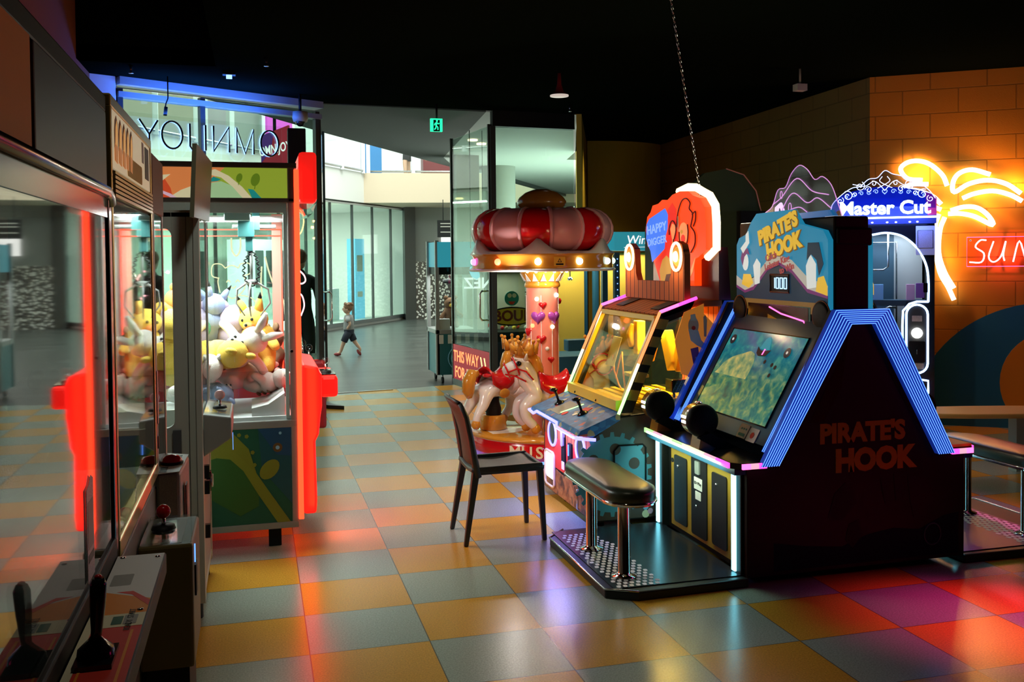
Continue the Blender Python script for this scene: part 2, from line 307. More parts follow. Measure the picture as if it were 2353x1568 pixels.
class Fr:  # 2-D frame in space: origin, u, v; n points out of the face
    def __init__(s,O,u,v,n=None): s.O=Vector(O); s.u=Vector(u).normalized(); s.v=Vector(v).normalized(); s.n=Vector(n).normalized() if n else s.u.cross(s.v).normalized()
    def p(s,a,b,c=0): return s.O+s.u*a+s.v*b+s.n*c
def poly(m,fr,pts,t=.002,d=0.): m.prism([fr.p(a,b,d) for a,b in pts],fr.n*t); return m
def ngon(c,r,n=24,ry=None,a0=0,a1=2*PI): 
    full=abs(a1-a0-2*PI)<1e-6
    return [(c[0]+r*math.cos(a0+(a1-a0)*k/(n if full else n-1)),c[1]+(ry or r)*math.sin(a0+(a1-a0)*k/(n if full else n-1))) for k in range(n)]
def rrect(x0,x1,y0,y1,r,n=5):
    out=[]
    for cx,cy,a in ((x1-r,y1-r,0),(x0+r,y1-r,PI/2),(x0+r,y0+r,PI),(x1-r,y0+r,3*PI/2)):
        for k in range(n+1): an=a+PI/2*k/n; out.append((cx+r*math.cos(an),cy+r*math.sin(an)))
    return out
def spline(pts,n=6,closed=False):   # catmull-rom through points of any dimension
    P=[Vector(p) for p in pts]; m=len(P); out=[]
    rng=range(m if closed else m-1)
    for i in rng:
        a=P[i-1] if (closed or i>0) else P[0]*2-P[1]; b=P[i]; c=P[(i+1)%m]; d=P[(i+2)%m] if (closed or i+2<m) else P[m-1]*2-P[m-2]
        for k in range(n):
            t=k/n; out.append(.5*((2*b)+(c-a)*t+(2*a-5*b+4*c-d)*t*t+(3*b-3*c+d-a)*t**3))
    if not closed: out.append(P[-1])
    return out
def stroke(m,fr,pts,r,d=0,closed=False,n=6,sm=6): 
    q=spline([(a,b) for a,b in pts],sm,closed) if sm>1 else pts
    m.tube([fr.p(p[0],p[1],d) for p in q],r,n,closed); return m
TXT={}
def text(m,fr,s,size,x=0,y=0,ex=.002,d=0,align='CENTER',bold=0,shear=0,rot=0):
    key=(s,align,bold,shear)
    if key not in TXT:
        c=bpy.data.curves.new('t','FONT'); c.body=s; c.size=1; c.align_x=align; c.align_y='CENTER'; c.offset=bold; c.shear=shear; c.resolution_u=3
        o=bpy.data.objects.new('t',c); COL.objects.link(o); dg=bpy.context.evaluated_depsgraph_get(); me=bpy.data.meshes.new_from_object(o.evaluated_get(dg))
        TXT[key]=([tuple(v.co) for v in me.vertices],[tuple(p.vertices) for p in me.polygons],[tuple(e.vertices) for e in me.edges])
        bpy.data.objects.remove(o); bpy.data.curves.remove(c); bpy.data.meshes.remove(me)
    vs,fs,es=TXT[key]; ca,sa=math.cos(rot),math.sin(rot)
    def P(v,dd): a=v[0]*size;b=v[1]*size; return fr.p(x+a*ca-b*sa,y+a*sa+b*ca,dd)
    b0=len(vs); cnt={}
    for f in fs:
        for i in range(len(f)):
            k=(f[i],f[(i+1)%len(f)]); cnt[k]=cnt.get(k,0)+1
    nf=[tuple(reversed(f)) for f in fs]+[tuple(i+b0 for i in f) for f in fs]
    for (i,j) in cnt:
        if (j,i) not in cnt: nf.append((i,j,j+b0,i+b0))
    m.add([P(v,d) for v in vs]+[P(v,d+ex) for v in vs],nf); return m
# ------------------------------------------------------------------ scene objects
def tag(o,label=None,cat=None,group=None,kind=None):
    if label: o['label']=label
    if cat: o['category']=cat
    if group: o['group']=group
    if kind: o['kind']=kind
    return o
def thing(name,label,cat,loc=(0,0,0),group=None,local=False,rotz=0):
    o=bpy.data.objects.new(name,None); o.empty_display_size=.1; COL.objects.link(o); o.location=loc; o.rotation_euler=(0,0,rotz)
    OFF[o.name]=Vector((0,0,0)) if local else Vector(loc)
    return tag(o,label,cat,group)
def struct(name,m,bevel=0): o=m.build(name,None,bevel); o['kind']='structure'; return o
def skin(name,verts,edges,radii,m,parent,sub=2,o=None,smooth=True):
    me=bpy.data.meshes.new(name); me.from_pydata([tuple(Vector(v)) for v in verts],edges,[])
    ob=bpy.data.objects.new(name,me); COL.objects.link(ob); sk=ob.modifiers.new('s','SKIN'); 
    for i,r in enumerate(radii):
        r=r if isinstance(r,(tuple,list)) else (r,r); me.skin_vertices[0].data[i].radius=r
    me.skin_vertices[0].data[0].use_root=True; sk.use_smooth_shade=True
    ss=ob.modifiers.new('ss','SUBSURF'); ss.levels=sub; ss.render_levels=sub
    dg=bpy.context.evaluated_depsgraph_get(); nm=bpy.data.meshes.new_from_object(ob.evaluated_get(dg)); bpy.data.objects.remove(ob)
    oo=off(parent) if parent is not None else Vector(o or (0,0,0))
    for v in nm.vertices: v.co-=oo
    nm.materials.clear(); nm.materials.append(M[m]); nm.name=name
    for p in nm.polygons: p.use_smooth=True
    r=bpy.data.objects.new(name,nm); COL.objects.link(r)
    if parent is not None: r.parent=parent
    elif o is not None: r.location=o; OFF[r.name]=Vector(o)
    return r
def copy_tree(o,parent=None):
    c=o.copy(); COL.objects.link(c)
    if parent is not None: c.parent=parent
    for ch in list(o.children): copy_tree(ch,c)
    return c
# ================================================================== large lights: ceiling spots of the arcade, added fill lights, mall lamp
light('aisle_spot','SPOT',(.75,6.4,3.25),80,(1,.86,.62),.12,spot=1.15,blend=.8)
light('aisle_spot','SPOT',(.85,3.35,3.25),36,(1,.88,.6),.1,spot=.92,blend=.7)
light('entrance_spot','SPOT',(1.5,9.4,3.25),85,(1,.9,.65),.12,spot=1.5,blend=.8)
light('deck_fill_spot','SPOT',(-.05,2.2,3.25),16,(1,.9,.75),.1,spot=.9,blend=.8)  # added fill from above to brighten the nearest control deck
light('row_fill_spot','SPOT',(.3,2.9,3.2),34,(.95,1,.85),.15,rot=(.75,0,.12),spot=.8,blend=.8)  # added fill, aimed at the camera-facing sides of the machine row
light('yellow_corner_fill','SPOT',(4.4,10.9,3.28),60,(1,.8,.3),.04,rot=(.25,0,0),spot=1.8,blend=1)  # added fill set at the ceiling to brighten the yellow corner
light('right_aisle_spot','SPOT',(4.9,3.9,3.25),8,(1,.45,.4),.2,spot=1.5,blend=1)
light('mall_lamp','AREA',(2.0,19,9),1500,(.9,1,.93),6,6)
light('soffit_fill_light','AREA',(5.8,15.5,.4),520,(.85,1,.9),2.5,3,rot=(PI,0,0))  # added upward fill near the floor, brightens the soffit
# ================================================================== setting: the arcade room
H=3.3
Wc=Vector((5.69,7.86,0)); Wd=Vector((.82,-.572,0)).normalized(); Wn=Vector((-Wd.y*-1,0,0)); Wn=Vector((Wd.y,-Wd.x,0))
A=Vector((-1.2,9.35,0)); B=Vector((.69,10.4,0)); E1=(B-A).normalized(); N1=Vector((E1.y,-E1.x,0))
fl=mb('floor_tiles'); fl.prism([(-1.45,-2.6,-.06),(12,-2.6,-.06),(12,3.45,-.06),(5.75,7.9,-.06),(5.95,13.4,-.06),(4.55,13.4,-.06),(3.66,10.62,-.06),(2.62,10.55,-.06),(2.45,11.85,-.06),(.82,11.5,-.06),(.69,10.4,-.06),(-1.2,9.35,-.06),(-1.45,9.2,-.06)],(0,0,.06)); struct('floor_arcade',fl)
struct('floor_threshold_strip',mb('steel').prism([(.83,11.5,.0),(1.62,11.62,.0),(1.62,11.66,.0),(.83,11.54,.0)],(0,0,.008)))
struct('floor_mall',mb('mall_stone').box(-25,30,9.0,45,-.14,-.07))
struct('wall_left',mb('left_wall_paint').box(-1.5,-1.4,-2.6,9.25,0,5.2))
struct('wall_back',mb('black').box(-1.5,12.1,-2.7,-2.6,0,5.2))
struct('wall_end_left',mb('white_render').prism([(-1.4,9.2,0),(-1.2,9.3,0),(-1.2,9.42,0),(-1.45,9.42,0)],(0,0,3.3)))
struct('wall_right_blocks',mb('blocks_orange').prism([Wc,Wc+Wd*7.6,Wc+Wd*7.6-Wn*.2,Wc-Wn*.2+Vector((.0,0,0))],(0,0,H)))
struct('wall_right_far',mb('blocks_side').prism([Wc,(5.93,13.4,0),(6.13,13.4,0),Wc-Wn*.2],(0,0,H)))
struct('wall_right_near',mb('black').box(11.9,12.1,-2.6,3.6,0,H))
cw=mb('yellow_wall') if 'yellow_wall' in M else None
mat('yellow_wall',(.62,.42,.05),.7,bump=.2,bscale=120)
arc=[(5.1+1.25*math.cos(a),14.15+1.25*math.sin(a),0) for a in [math.radians(d) for d in range(250,322,6)]]
struct('wall_curved_yellow',mb('yellow_wall').prism(arc+[(6.05,14.3,0),(4.95,14.3,0)],(0,0,H)))
struct('wall_entrance_side',mb('yellow_wall').prism([(3.68,10.6,0),(3.74,10.58,0),(4.78,13.3,0),(4.72,13.4,0)],(0,0,H)))
# ceiling with a raised pocket over the claw machines
c=mb('ceiling_black')
c.prism([(-.3,-2.6,H),(12.1,-2.6,H),(12.1,3.6,H),(5.8,8.1,H),(6.2,14.4,H),(4.98,14.4,H),(3.70,10.6,H),(2.62,10.55,H),(.69,10.4,H),(-1.2,9.35,H),(-1.5,9.3,H),(-1.5,8.55,H),(-.3,8.55,H)],(0,0,.12)); c.box(-1.5,-.3,-2.6,8.55,5.0,5.1); c.box(-.3,-.2,-2.6,8.6,H+.12,5.1); c.box(-1.5,-.3,8.55,8.65,H,5.1)
struct('ceiling',c)
# lilac-lit pier face: painted wall end gets its tint from the neon
# ------------------------------------------------------------------ glass shop front
fr=mb('grey_metal')
for z0,z1,dd in ((3.23,3.3,.09),(3.12,3.17,.06)): fr.prism([A+N1*dd,B+N1*dd,B-N1*dd,A-N1*dd],(0,0,z1-z0)); 
for v in fr.v[:8]: v.z+=3.23
for v in fr.v[8:16]: v.z+=3.12
struct('window_1_frame',fr)
w=mb('frame_dark')
for t in (.0,.8,2.1): 
    p=A+E1*t; w.prism([p+N1*.03,p+N1*.03+E1*.05,p-N1*.03+E1*.05,p-N1*.03],(0,0,3.2))
w.prism([A+N1*.03,B+N1*.03,B-N1*.03,A-N1*.03],(0,0,.1)); struct('window_1_mullions',w)
struct('window_1',mb('glass_shop').prism([A+N1*.006,B+N1*.006,B-N1*.006,A-N1*.006],(0,0,3.2)))
def leaf(nm,P,Q,side,lab):
    d=(Q-P).normalized(); n=Vector((d.y,-d.x,0)); t=bpy.data.objects.new(nm,None); COL.objects.link(t); t.location=P; OFF[t.name]=Vector(P); t['kind']='structure'
    g=mb('glass_shop'); g.prism([P+d*.03+n*.006+Vector((0,0,.03)),Q-d*.03+n*.006+Vector((0,0,.03)),Q-d*.03-n*.006+Vector((0,0,.03)),P+d*.03-n*.006+Vector((0,0,.03))],(0,0,3.1)); g.build('pane',t)
    f=mb('frame_dark')
    for p in (P,Q-d*.03): f.prism([p+n*.02,p+d*.03+n*.02,p+d*.03-n*.02,p-n*.02],(0,0,3.15))
    f.prism([P+n*.02,Q+n*.02,Q-n*.02,P-n*.02],(0,0,.08)); f.build('stile',t)
    return t,d,n
d1,dd1,dn1=leaf('door_1',B+Vector((.0,.02,0)),Vector((.81,11.58,0)),1,'')
d2,dd2,dn2=leaf('door_2',Vector((2.62,10.57,0)),Vector((2.45,11.95,0)),1,'')
def handle(t,c,d,n):
    h=mb('chrome')
    for s in (1,-1):
        fr_=Fr(c,n*s,(0,0,1),d); pts=[(0,-.17),(.05,-.17),(.075,-.14),(.075,.14),(.05,.17),(0,.17)]
        h.tube([fr_.p(a,b) for a,b in pts],.012,8)
    h.build('handle',t)
handle(d1,Vector((.80,11.45,1.06)),dd1,dn1); handle(d2,Vector((2.60,10.75,1.06)),dd2,dn2)
# fun sign on the folded leaf
ps=Fr(Vector((2.62,10.6,0))-dn2*-.0+Vector((-.012,0,0)),Vector((-.17,1.38,0)),(0,0,1))
sp=mb('red_print'); n_=ps.n if ps.n.x<0 else -ps.n
fs=Fr(Vector((2.455,11.92,0)),Vector((.17,-1.38,0)),(0,0,1)); 
if fs.n.x>0: pass
s_=mb('sign_red'); poly(s_,fs,[(.02,.06),(1.32,.06),(1.32,.52),(.02,.52)],.006,.012)
s_.use('led_orange'); text(s_,fs,'THIS WAY',.2,.5,.37,.003,.019,bold=.01); text(s_,fs,'FOR FUN',.2,.5,.17,.003,.019,bold=.01)
s_.use('neon_yellow')
for k in range(2): x=1.02+k*.12; poly(s_,fs,[(x,.12),(x+.03,.12),(x+.1,.28),(x+.03,.44),(x,.44),(x+.07,.28)],.003,.019)
fun=s_.build('door_banner',None,o=(2.5,11.3,.06)); tag(fun,'red banner THIS WAY FOR FUN with yellow chevrons along foot of glass door','sign')
struct('trim_1',mb('black').prism([(2.64,10.5,3.12),(3.66,10.6,3.12),(3.66,10.7,3.12),(2.64,10.62,3.12)],(0,0,.18)))
struct('window_2',mb('glass_shop').prism([(2.68,10.56,0),(3.66,10.64,0),(3.66,10.652,0),(2.68,10.572,0)],(0,0,3.12)))
struct('window_2_post',mb('frame_dark').box(2.62,2.68,10.53,10.6,0,3.12))
# rubber door wedge plate
dw=mb('black_trim'); dw.prism([(.66,10.75,0),(.9,10.25,0),(.74,10.36,0),(.66,10.5,0)],(0,0,.04)); dw=dw.build('door_stop',None,o=(.75,10.4,0)); tag(dw,'black wedge shaped door stop plate on floor by left glass door','door stop')
# ================================================================== setting: the mall
struct('ceiling_mall_soffit',mb('soffit_shade_tint').prism([(-1.3,9.45,H),(.69,10.45,H),(2.6,10.65,H),(3.05,15.5,H),(3.63,17.3,H),(.85,12.7,H),(-.52,10.3,H),(-1.3,9.9,H)],(0,0,.35)))  # same soffit in a darker colour, its shade painted in
struct('ceiling_mall_soffit_lit_side',mb('concrete').prism([(2.6,10.65,H),(3.70,10.65,H),(4.95,14.3,H),(5.2,15.5,H),(12,15.6,H),(12,28,H),(8.46,24.7,H),(5.26,19.3,H),(3.63,17.3,H),(3.05,15.5,H)],(0,0,.35)))  # lighter copy of the soffit, its brightness painted in
struct('trim_2',mb('frame_dark').prism([(5.26,19.25,H-.06),(8.46,24.6,H-.06),(8.4,24.75,H-.06),(5.2,19.4,H-.06)],(0,0,.06)))
P0=Vector((-3.2,15.2,0)); P1=Vector((4.25,26.9,0)); sd=(P1-P0).normalized(); sn=Vector((sd.y,-sd.x,0)); SL=(P1-P0).length
struct('window_3',mb('glass_shop').prism([P0,P1,P1-sn*.02,P0-sn*.02],(0,0,3.0)))
w=mb('frame_dark'); t=0
while t<SL: p=P0+sd*t; w.prism([p+sn*.02,p+sd*.035+sn*.02,p+sd*.035-sn*.04,p-sn*.04],(0,0,3.0)); t+=1.15
struct('window_3_mullions',w)
struct('trim_3',mb('steel').prism([P0+sn*.05,P1+sn*.05,P1-sn*.05,P0-sn*.05],(0,0,.09)))
struct('wall_store_back',mb('white_render').prism([P0-sn*5,P1-sn*5,P1-sn*5.1,P0-sn*5.1],(0,0,3.0)))
struct('wall_store_side',mb('white_render').prism([P1-sn*.1,P1-sn*5,P1-sn*5+sd*.1,P1-sn*.1+sd*.1],(0,0,3.0)))
struct('floor_store',mb('white_render').prism([P0-sn*.03+Vector((0,0,-.07)),P1-sn*.03+Vector((0,0,-.07)),P1-sn*5+Vector((0,0,-.07)),P0-sn*5+Vector((0,0,-.07))],(0,0,.07)))
struct('ceiling_store',mb('white_render').prism([P0-sn*.03,P1-sn*.03,P1-sn*5,P0-sn*5],(0,0,.05))).location.z=3.0
mid=(P0+P1)/2-sn*2.4
light('store_lamp','AREA',(mid.x,mid.y,2.96),850,(.93,1,.93),10,.5,rot=(0,0,math.atan2(sd.y,sd.x)))
struct('wall_mall_far',mb('concrete').box(4.3,12,26.4,26.6,1.55,3.15)); struct('wall_mall_terrazzo',mb('terrazzo').box(4.3,12,26.35,26.6,-.1,1.55))
struct('column_dark_post',mb('frame_dark').box(4.05,4.35,26.3,26.7,-.1,3.1))
# upper gallery with parapet
Cn=Vector((2.72,24.4,3.08)); L0=Cn-sd*12
g=mb('tan_render'); g.prism([Cn,(12,23.2,3.08),(12,30,3.08),Cn-sn*3+Vector((0,3,0))],(0,0,.76)); struct('wall_gallery_right',g)
g=mb('white_render'); g.prism([L0,Cn,Cn-sn*4,L0-sn*4],(0,0,.76)); struct('wall_gallery_left',g)
struct('column_mall_square',mb('concrete').box(3.18,3.56,15.1,15.5,-.1,H)); 
struct('column_mall_round',mb('concrete').lathe([(.31,-.1),(.31,H)],(4.35,16.9,0),32))
# gallery balustrade
b=thing('gallery_balustrade','clear glass balustrade with white posts along tan upper gallery','railing',(5,24,3.84))
m_=mb('white_plastic'); fr_=Vector((9.28,-1.2,0)).normalized()
def bal(P,d,L,parent):
    x=0;pn=mb('glass_clear'); pn.prism([P,P+d*L,P+d*L+Vector((0,0,.95)),P+Vector((0,0,.95))],Vector((-d.y,d.x,0))*.01); pn.build('pane',parent)
    while x<=L+.01:
        q=P+d*x; mb('white_plastic').box(q.x-.045,q.x+.045,q.y-.045,q.y+.045,3.82,4.95).build('post',parent); x+=1.15
    rl=mb('steel'); rl.tube([P+Vector((0,0,1.0)),P+d*L+Vector((0,0,1.0))],.03); rl.tube([P+Vector((0,0,.05)),P+d*L+Vector((0,0,.05))],.025); rl.build('rail',parent)
bal(Vector((2.85,24.5,3.84)),fr_,6.9,b)
b2=thing('gallery_balustrade','clear glass balustrade with steel posts above pale gallery wall','railing',(1,20,3.84))
bal(Vector((2.7,24.3,3.84))-sd*9.2,sd,9.2,b2)
# kiosks, wall and screens on the upper gallery
k=mb('blue_print').box(2.98,3.42,26.2,27.4,3.85,6.6).build('kiosk',None,o=(3.2,26.8,3.85)); tag(k,'tall blue kiosk behind balustrade on upper gallery','kiosk')
k=mb('dark_red').box(4.75,6.0,27.2,27.6,3.84,4.65).build('counter',None,o=(5.4,27.4,3.84)); tag(k,'dark red low counter behind balustrade on upper gallery','counter')
k=mb('white_plastic').box(6.3,7.9,28.0,28.05,3.9,4.8); k.use('dark_grey').box(6.28,7.92,27.99,28.0,3.84,3.9); k=k.build('notice_board',None,o=(7,28,3.84)); tag(k,'pale grey notice panel on upper gallery near the column','board')
struct('wall_upper_left',mb('upper_tan').prism([(-3.2,18.6,3.84),(-.95,19.6,3.84),(-.95,19.8,3.84),(-3.2,18.8,3.84)],(0,0,3))); struct('wall_upper_middle',mb('concrete').prism([(-.85,19.7,3.84),(.2,20.6,3.84),(.2,20.8,3.84),(-.85,19.9,3.84)],(0,0,3)))
for i,(a,bb) in enumerate(((3.2,.12),(5.5,.2),(7.6,.12))):
    q=L0-sn*3.6+sd*a; struct('column_upper_%d'%(i+1),mb('white_render').box(q.x-.1,q.x+.1,q.y-.1,q.y+.1,3.8,7.2))
q=Vector((-.1,15.4,0)); pk=mb('banner_magenta').prism([(.28,19.2,4.0),(.78,19.8,4.0),(.78,19.8,5.0),(.28,19.2,5.0)],(-.04,.03,0)).build('lit_poster',None,o=(.5,19.5,4)); tag(pk,'glowing magenta lit poster high up behind neon letters','poster')
# store furniture
for nm,(a,bb),(w_,h_),mt,lab,ct in (('banner_stand',(12.3,.9),(.55,2.2),'poster_blue','light blue promotional banner stand inside bright glass store','banner'),('display_counter',(10.6,1.2),(1.3,.85),'white_plastic','white display counter near the front of the glass store','counter')):
    q=P0+sd*a-sn*bb; mm=mb(mt).prism([q,q+sd*w_,q+sd*w_-sn*.25,q-sn*.25],(0,0,h_))
    if nm=='banner_stand':
        f_=Fr(q+sn*.0,sd,(0,0,1),sn); mm.use('white_print'); poly(mm,f_,rrect(.08,.42,1.3,1.75,.03),.01,.001); poly(mm,f_,rrect(.1,.4,.6,.75,.02),.01,.001)
    o_=mm.build(nm,None,o=tuple(q)); tag(o_,lab,ct)
q=P0+sd*10.9-sn*3.2; mm=mb('white_plastic').prism([q,q+sd*2.2,q+sd*2.2-sn*.8,q-sn*.8],(0,0,2.2)); mm.use('dark_grey'); f_=Fr(q,sd,(0,0,1),sn)
for a in range(4): poly(mm,f_,rrect(.1+a*.53,.5+a*.53,.9,1.9,.02),.01,.001)
tag(mm.build('shelving_unit',None,o=tuple(q)),'white shelving unit with dark bays at the back of the glass store','shelving')
q=P0+sd*12.0-sn*2.4; mm=mb('dark_grey').prism([q,q+sd*1.5,q+sd*1.5-sn*.5,q-sn*.5],(0,0,.8)); tag(mm.build('store_bench',None,o=tuple(q)),'dark low bench inside glass store beside banner','bench')
for i,(a,bb) in enumerate(((6.2,1.2),(7.6,1.2),(9.4,1.6),(5.0,1.4))):
    q=P0+sd*a-sn*bb; o_=mb('downlight').lathe([(.0,0),(.09,0),(.09,-.03),(.0,-.03)],(q.x,q.y,2.99),16).build('store_downlight',None,o=(q.x,q.y,2.99)); tag(o_,'round warm recessed downlight in the glass store ceiling','ceiling light','warm downlights in the store ceiling')
# hanging sign and light box by the terrazzo wall
o_=mb('black').box(4.55,5.35,24.0,24.06,2.18,2.62); o_.use('grey_print')
for z in (2.52,2.44,2.3): o_.box(4.62,5.25,23.99,24.0,z,z+.025)
o_.use('black').cyl((4.7,24.03,2.6),(4.7,24.03,3.15),.01,n=6).cyl((5.2,24.03,2.6),(5.2,24.03,3.15),.01,n=6)
tag(o_.build('directory_sign',None,o=(4.95,24.03,2.2)),'black hanging directory sign under gallery by the terrazzo wall','sign')
o_=mb('lit_white').box(5.1,5.75,26.3,26.4,1.8,2.35); tag(o_.build('light_box',None,o=(5.4,26.35,1.8)),'bright white light box on grey wall behind teal claw machine','light box')
# ------------------------------------------------------------------ signage at the shop front
ns=thing('neon_sign','acrylic neon shop sign with black backed letters spelling OMNIJOY from behind','neon sign',tuple(A+N1*.35+E1*.75+Vector((0,0,2.78))))
nf=Fr(A+N1*.35,E1,(0,0,1),N1)  # n points into the room
bk=mb('black_gloss'); ft=mb('neon_blue')
LET=[[(.06,2.89),(.15,2.76)],[(.23,2.89),(.15,2.76),(.15,2.64)],'O.365',[(.535,2.89),(.535,2.68),(.56,2.645),(.6,2.65),(.62,2.68)],[(.69,2.89),(.69,2.65)],[(.77,2.65),(.77,2.89)],[(.77,2.65),(.93,2.89)],[(.93,2.89),(.93,2.65)],[(1.01,2.65),(1.01,2.89),(1.1,2.65),(1.19,2.89),(1.19,2.65)],'O1.365']
LET[5:8]=[[(.77,2.89),(.77,2.65),(.93,2.89),(.93,2.65)]]
for L_ in LET:
    if isinstance(L_,str): x=float(L_[1:]); pts=ngon((x,2.77),.098,24,.125); cl=True
    else: pts=L_; cl=False
    bk.tube([nf.p(a,b_,0) for a,b_ in pts],.0085,6,cl); ft.tube([nf.p(a,b_,-.022) for a,b_ in pts],.008,6,cl)
bk.build('letter_backing',ns); ft.build('neon_tube',ns,label='blue glowing tube on window side of letters')
pa=mb('glass_clear'); poly(pa,nf,[(-.02,2.58),(1.52,2.58),(1.52,2.95),(-.02,2.95)],.004,-.04); pa.build('acrylic_panel',ns)
cb=mb('black'); cb.tube([nf.p(*p) for p in ((.33,3.3,0),(.33,3.1,0),(.31,3.05,0),(.3,3.0,0),(.31,2.95,0))],.006,6); cb.tube([nf.p(.31,3.02,0),nf.p(.3,2.94,0)],.016,8); cb.build('cable',ns)
light('neon_spill','AREA',tuple(nf.p(.75,2.85,-.1)),3,(.2,.4,1),1.2,.3,rot=(PI/2,0,math.atan2(E1.y,E1.x)),parent=ns)
light('neon_spill_up','AREA',tuple(nf.p(.75,2.95,-.05)),34,(.03,.16,1),1.4,.3,rot=(PI,0,math.atan2(E1.y,E1.x)),parent=ns)
bs=thing('blade_sign','red and purple projecting shop sign reading OMNIJOY','sign',(.27,12.4,2.85))
bf=Fr((.08,12.9,2.8),Vector((.36,-.9,0)),(0,0,1)); 
if bf.n.y>0: bf.n=-bf.n
bf=Fr((.1,12.5,2.8),Vector((.34,-.12,0)),(0,0,1)); 
bq=mb('sign_red'); poly(bq,bf,[(0,.03),(.36,.03),(.36,.53),(0,.4)],.05,-.05); bq.build('sign_face',bs)
bq=mb('sign_purple'); poly(bq,bf,[(0,.05),(.13,.22),(.17,.46),(0,.4)],.002,.001); bq.build('purple_print',bs)
bq=mb('sign_white'); text(bq,bf,'OMNIJOY',.095,.18,.2,.003,.003,bold=.02,rot=.12); 
for v in bq.v: v.z=(v.z-2.96)*1.7+2.96
bq.build('lettering',bs); mb('black').box(.25,.29,12.46,12.5,3.25,3.6).box(.25,.6,12.2,12.5,3.42,3.46).box(.55,.6,11.9,12.25,3.3,3.46).build('hanger_arm',bs)
# exit sign
ex=thing('exit_sign','green lit emergency exit sign with white running figure under dark ceiling','exit sign',(1.96,10.2,3.1))
mb('exit_green').box(1.87,2.0,10.2,10.24,3.0,3.14).build('lit_panel',ex)
xf=Fr((1.87,10.199,3.0),(1,0,0),(0,0,1)); q_=mb('black'); poly(q_,xf,[(.03,.0),(.1,.0),(.1,.125),(.03,.125)],.003,-.001)
q_.build('door_print',ex)
q_=mb('exit_green'); poly(q_,xf,ngon((.068,.113),.011,10),.003,.003)
for s1 in ([(.066,.1),(.06,.06)],[(.06,.06),(.078,.045),(.078,.015)],[(.06,.06),(.052,.03),(.038,.02)],[(.064,.095),(.085,.08),(.092,.09)],[(.064,.095),(.048,.085),(.042,.065)]): q_.tube([xf.p(a,b_,.004) for a,b_ in s1],.0065,6)
q_.build('running_figure',ex)
mb('black').cyl((1.94,10.22,3.14),(1.94,10.22,3.3),.012).build('bracket',ex)
# ceiling fittings
cc=thing('dome_camera','blue lit security dome camera below shop front header','camera',(.46,9.9,3.1))
mb('grey_plastic').lathe([(0,.1),(.075,.1),(.08,.04),(.07,.0),(.0,0)],(.47,9.9,3.02),20).build('housing',cc); mb('black_gloss').ell((.47,9.9,3.02),(.05,.05,.05)).build('lens_dome',cc); mb('black').cyl((.47,9.9,3.1),(.47,9.9,3.3),.015).build('stem',cc)
o_=mb('black').box(.34,.52,9.86,10.0,2.5,2.95); tag(o_.build('speaker',None,bevel=.01,o=(.43,9.93,2.5)),'black box speaker fixed beside glass door post above red machine','speaker')
dt=mb('neon_blue').box(-.22,-.17,8.85,8.89,3.24,3.27); dt.use('black').box(-.25,-.14,8.83,8.91,3.27,3.3); tag(dt.build('ceiling_sensor',None,o=(-.19,8.87,3.24)),'small ceiling sensor glowing blue above neon letters','sensor')
for (x,y,lab) in ((-1.0,8.75,'small brass sprinkler head on black ceiling near left wall'),(.12,8.2,'small brass sprinkler head on black ceiling right of blue sensor'),(3.4,10.0,'small dark sprinkler head on ceiling above the carousel')):
    o_=mb('steel').lathe([(0,.07),(.02,.07),(.008,.03),(.008,.01),(.022,.0),(0,0)],(x,y,3.23),10); tag(o_.build('sprinkler',None,o=(x,y,3.23)),lab,'sprinkler')
lp=thing('ceiling_lamp','small red shaded ceiling lamp with pale round diffuser','ceiling lamp',(2.72,8.3,3.08))
mb('dark_red').lathe([(.0,.2),(.015,.2),(.02,.1),(.04,.03),(.085,.0)],(2.72,8.3,3.1),24).build('shade',lp); mb('lamp_disc').lathe([(0,0),(.085,0),(.085,-.012),(0,-.014)],(2.72,8.3,3.1),24).build('diffuser',lp)
o_=mb('grey_plastic').box(4.75,4.85,7.6,7.68,3.1,3.16); o_.cyl((4.8,7.64,3.16),(4.8,7.64,3.3),.01,n=6); tag(o_.build('ceiling_camera',None,o=(4.8,7.64,3.1)),'small grey bullet camera under ceiling near the block wall corner','camera')
for (x,y) in ((3.0,13.1),(3.22,13.5)):
    o_=mb('downlight').lathe([(0,0),(.07,0),(.07,-.02),(0,-.02)],(x,y,3.298),16); tag(o_.build('soffit_downlight',None,o=(x,y,3.29)),'small warm round downlight in soffit above the square mall column','ceiling light','pair of warm downlights in mall soffit')
# ================================================================== left row of claw machines (fronts face +X)
def balljoy(parent,c,mt,rb=.021,hh=.055,base='black'):
    c=Vector(c); j=mb('chrome').cyl(c,c+Vector((0,0,hh)),.006,n=8); j.use(base).lathe([(0,.012),(.03,.01),(.034,0)],c,16); j=j.build('joystick',parent)
    mb(mt).ell(c+Vector((0,0,hh+rb*.7)),rb).build('joystick_ball',j)
G=-.315
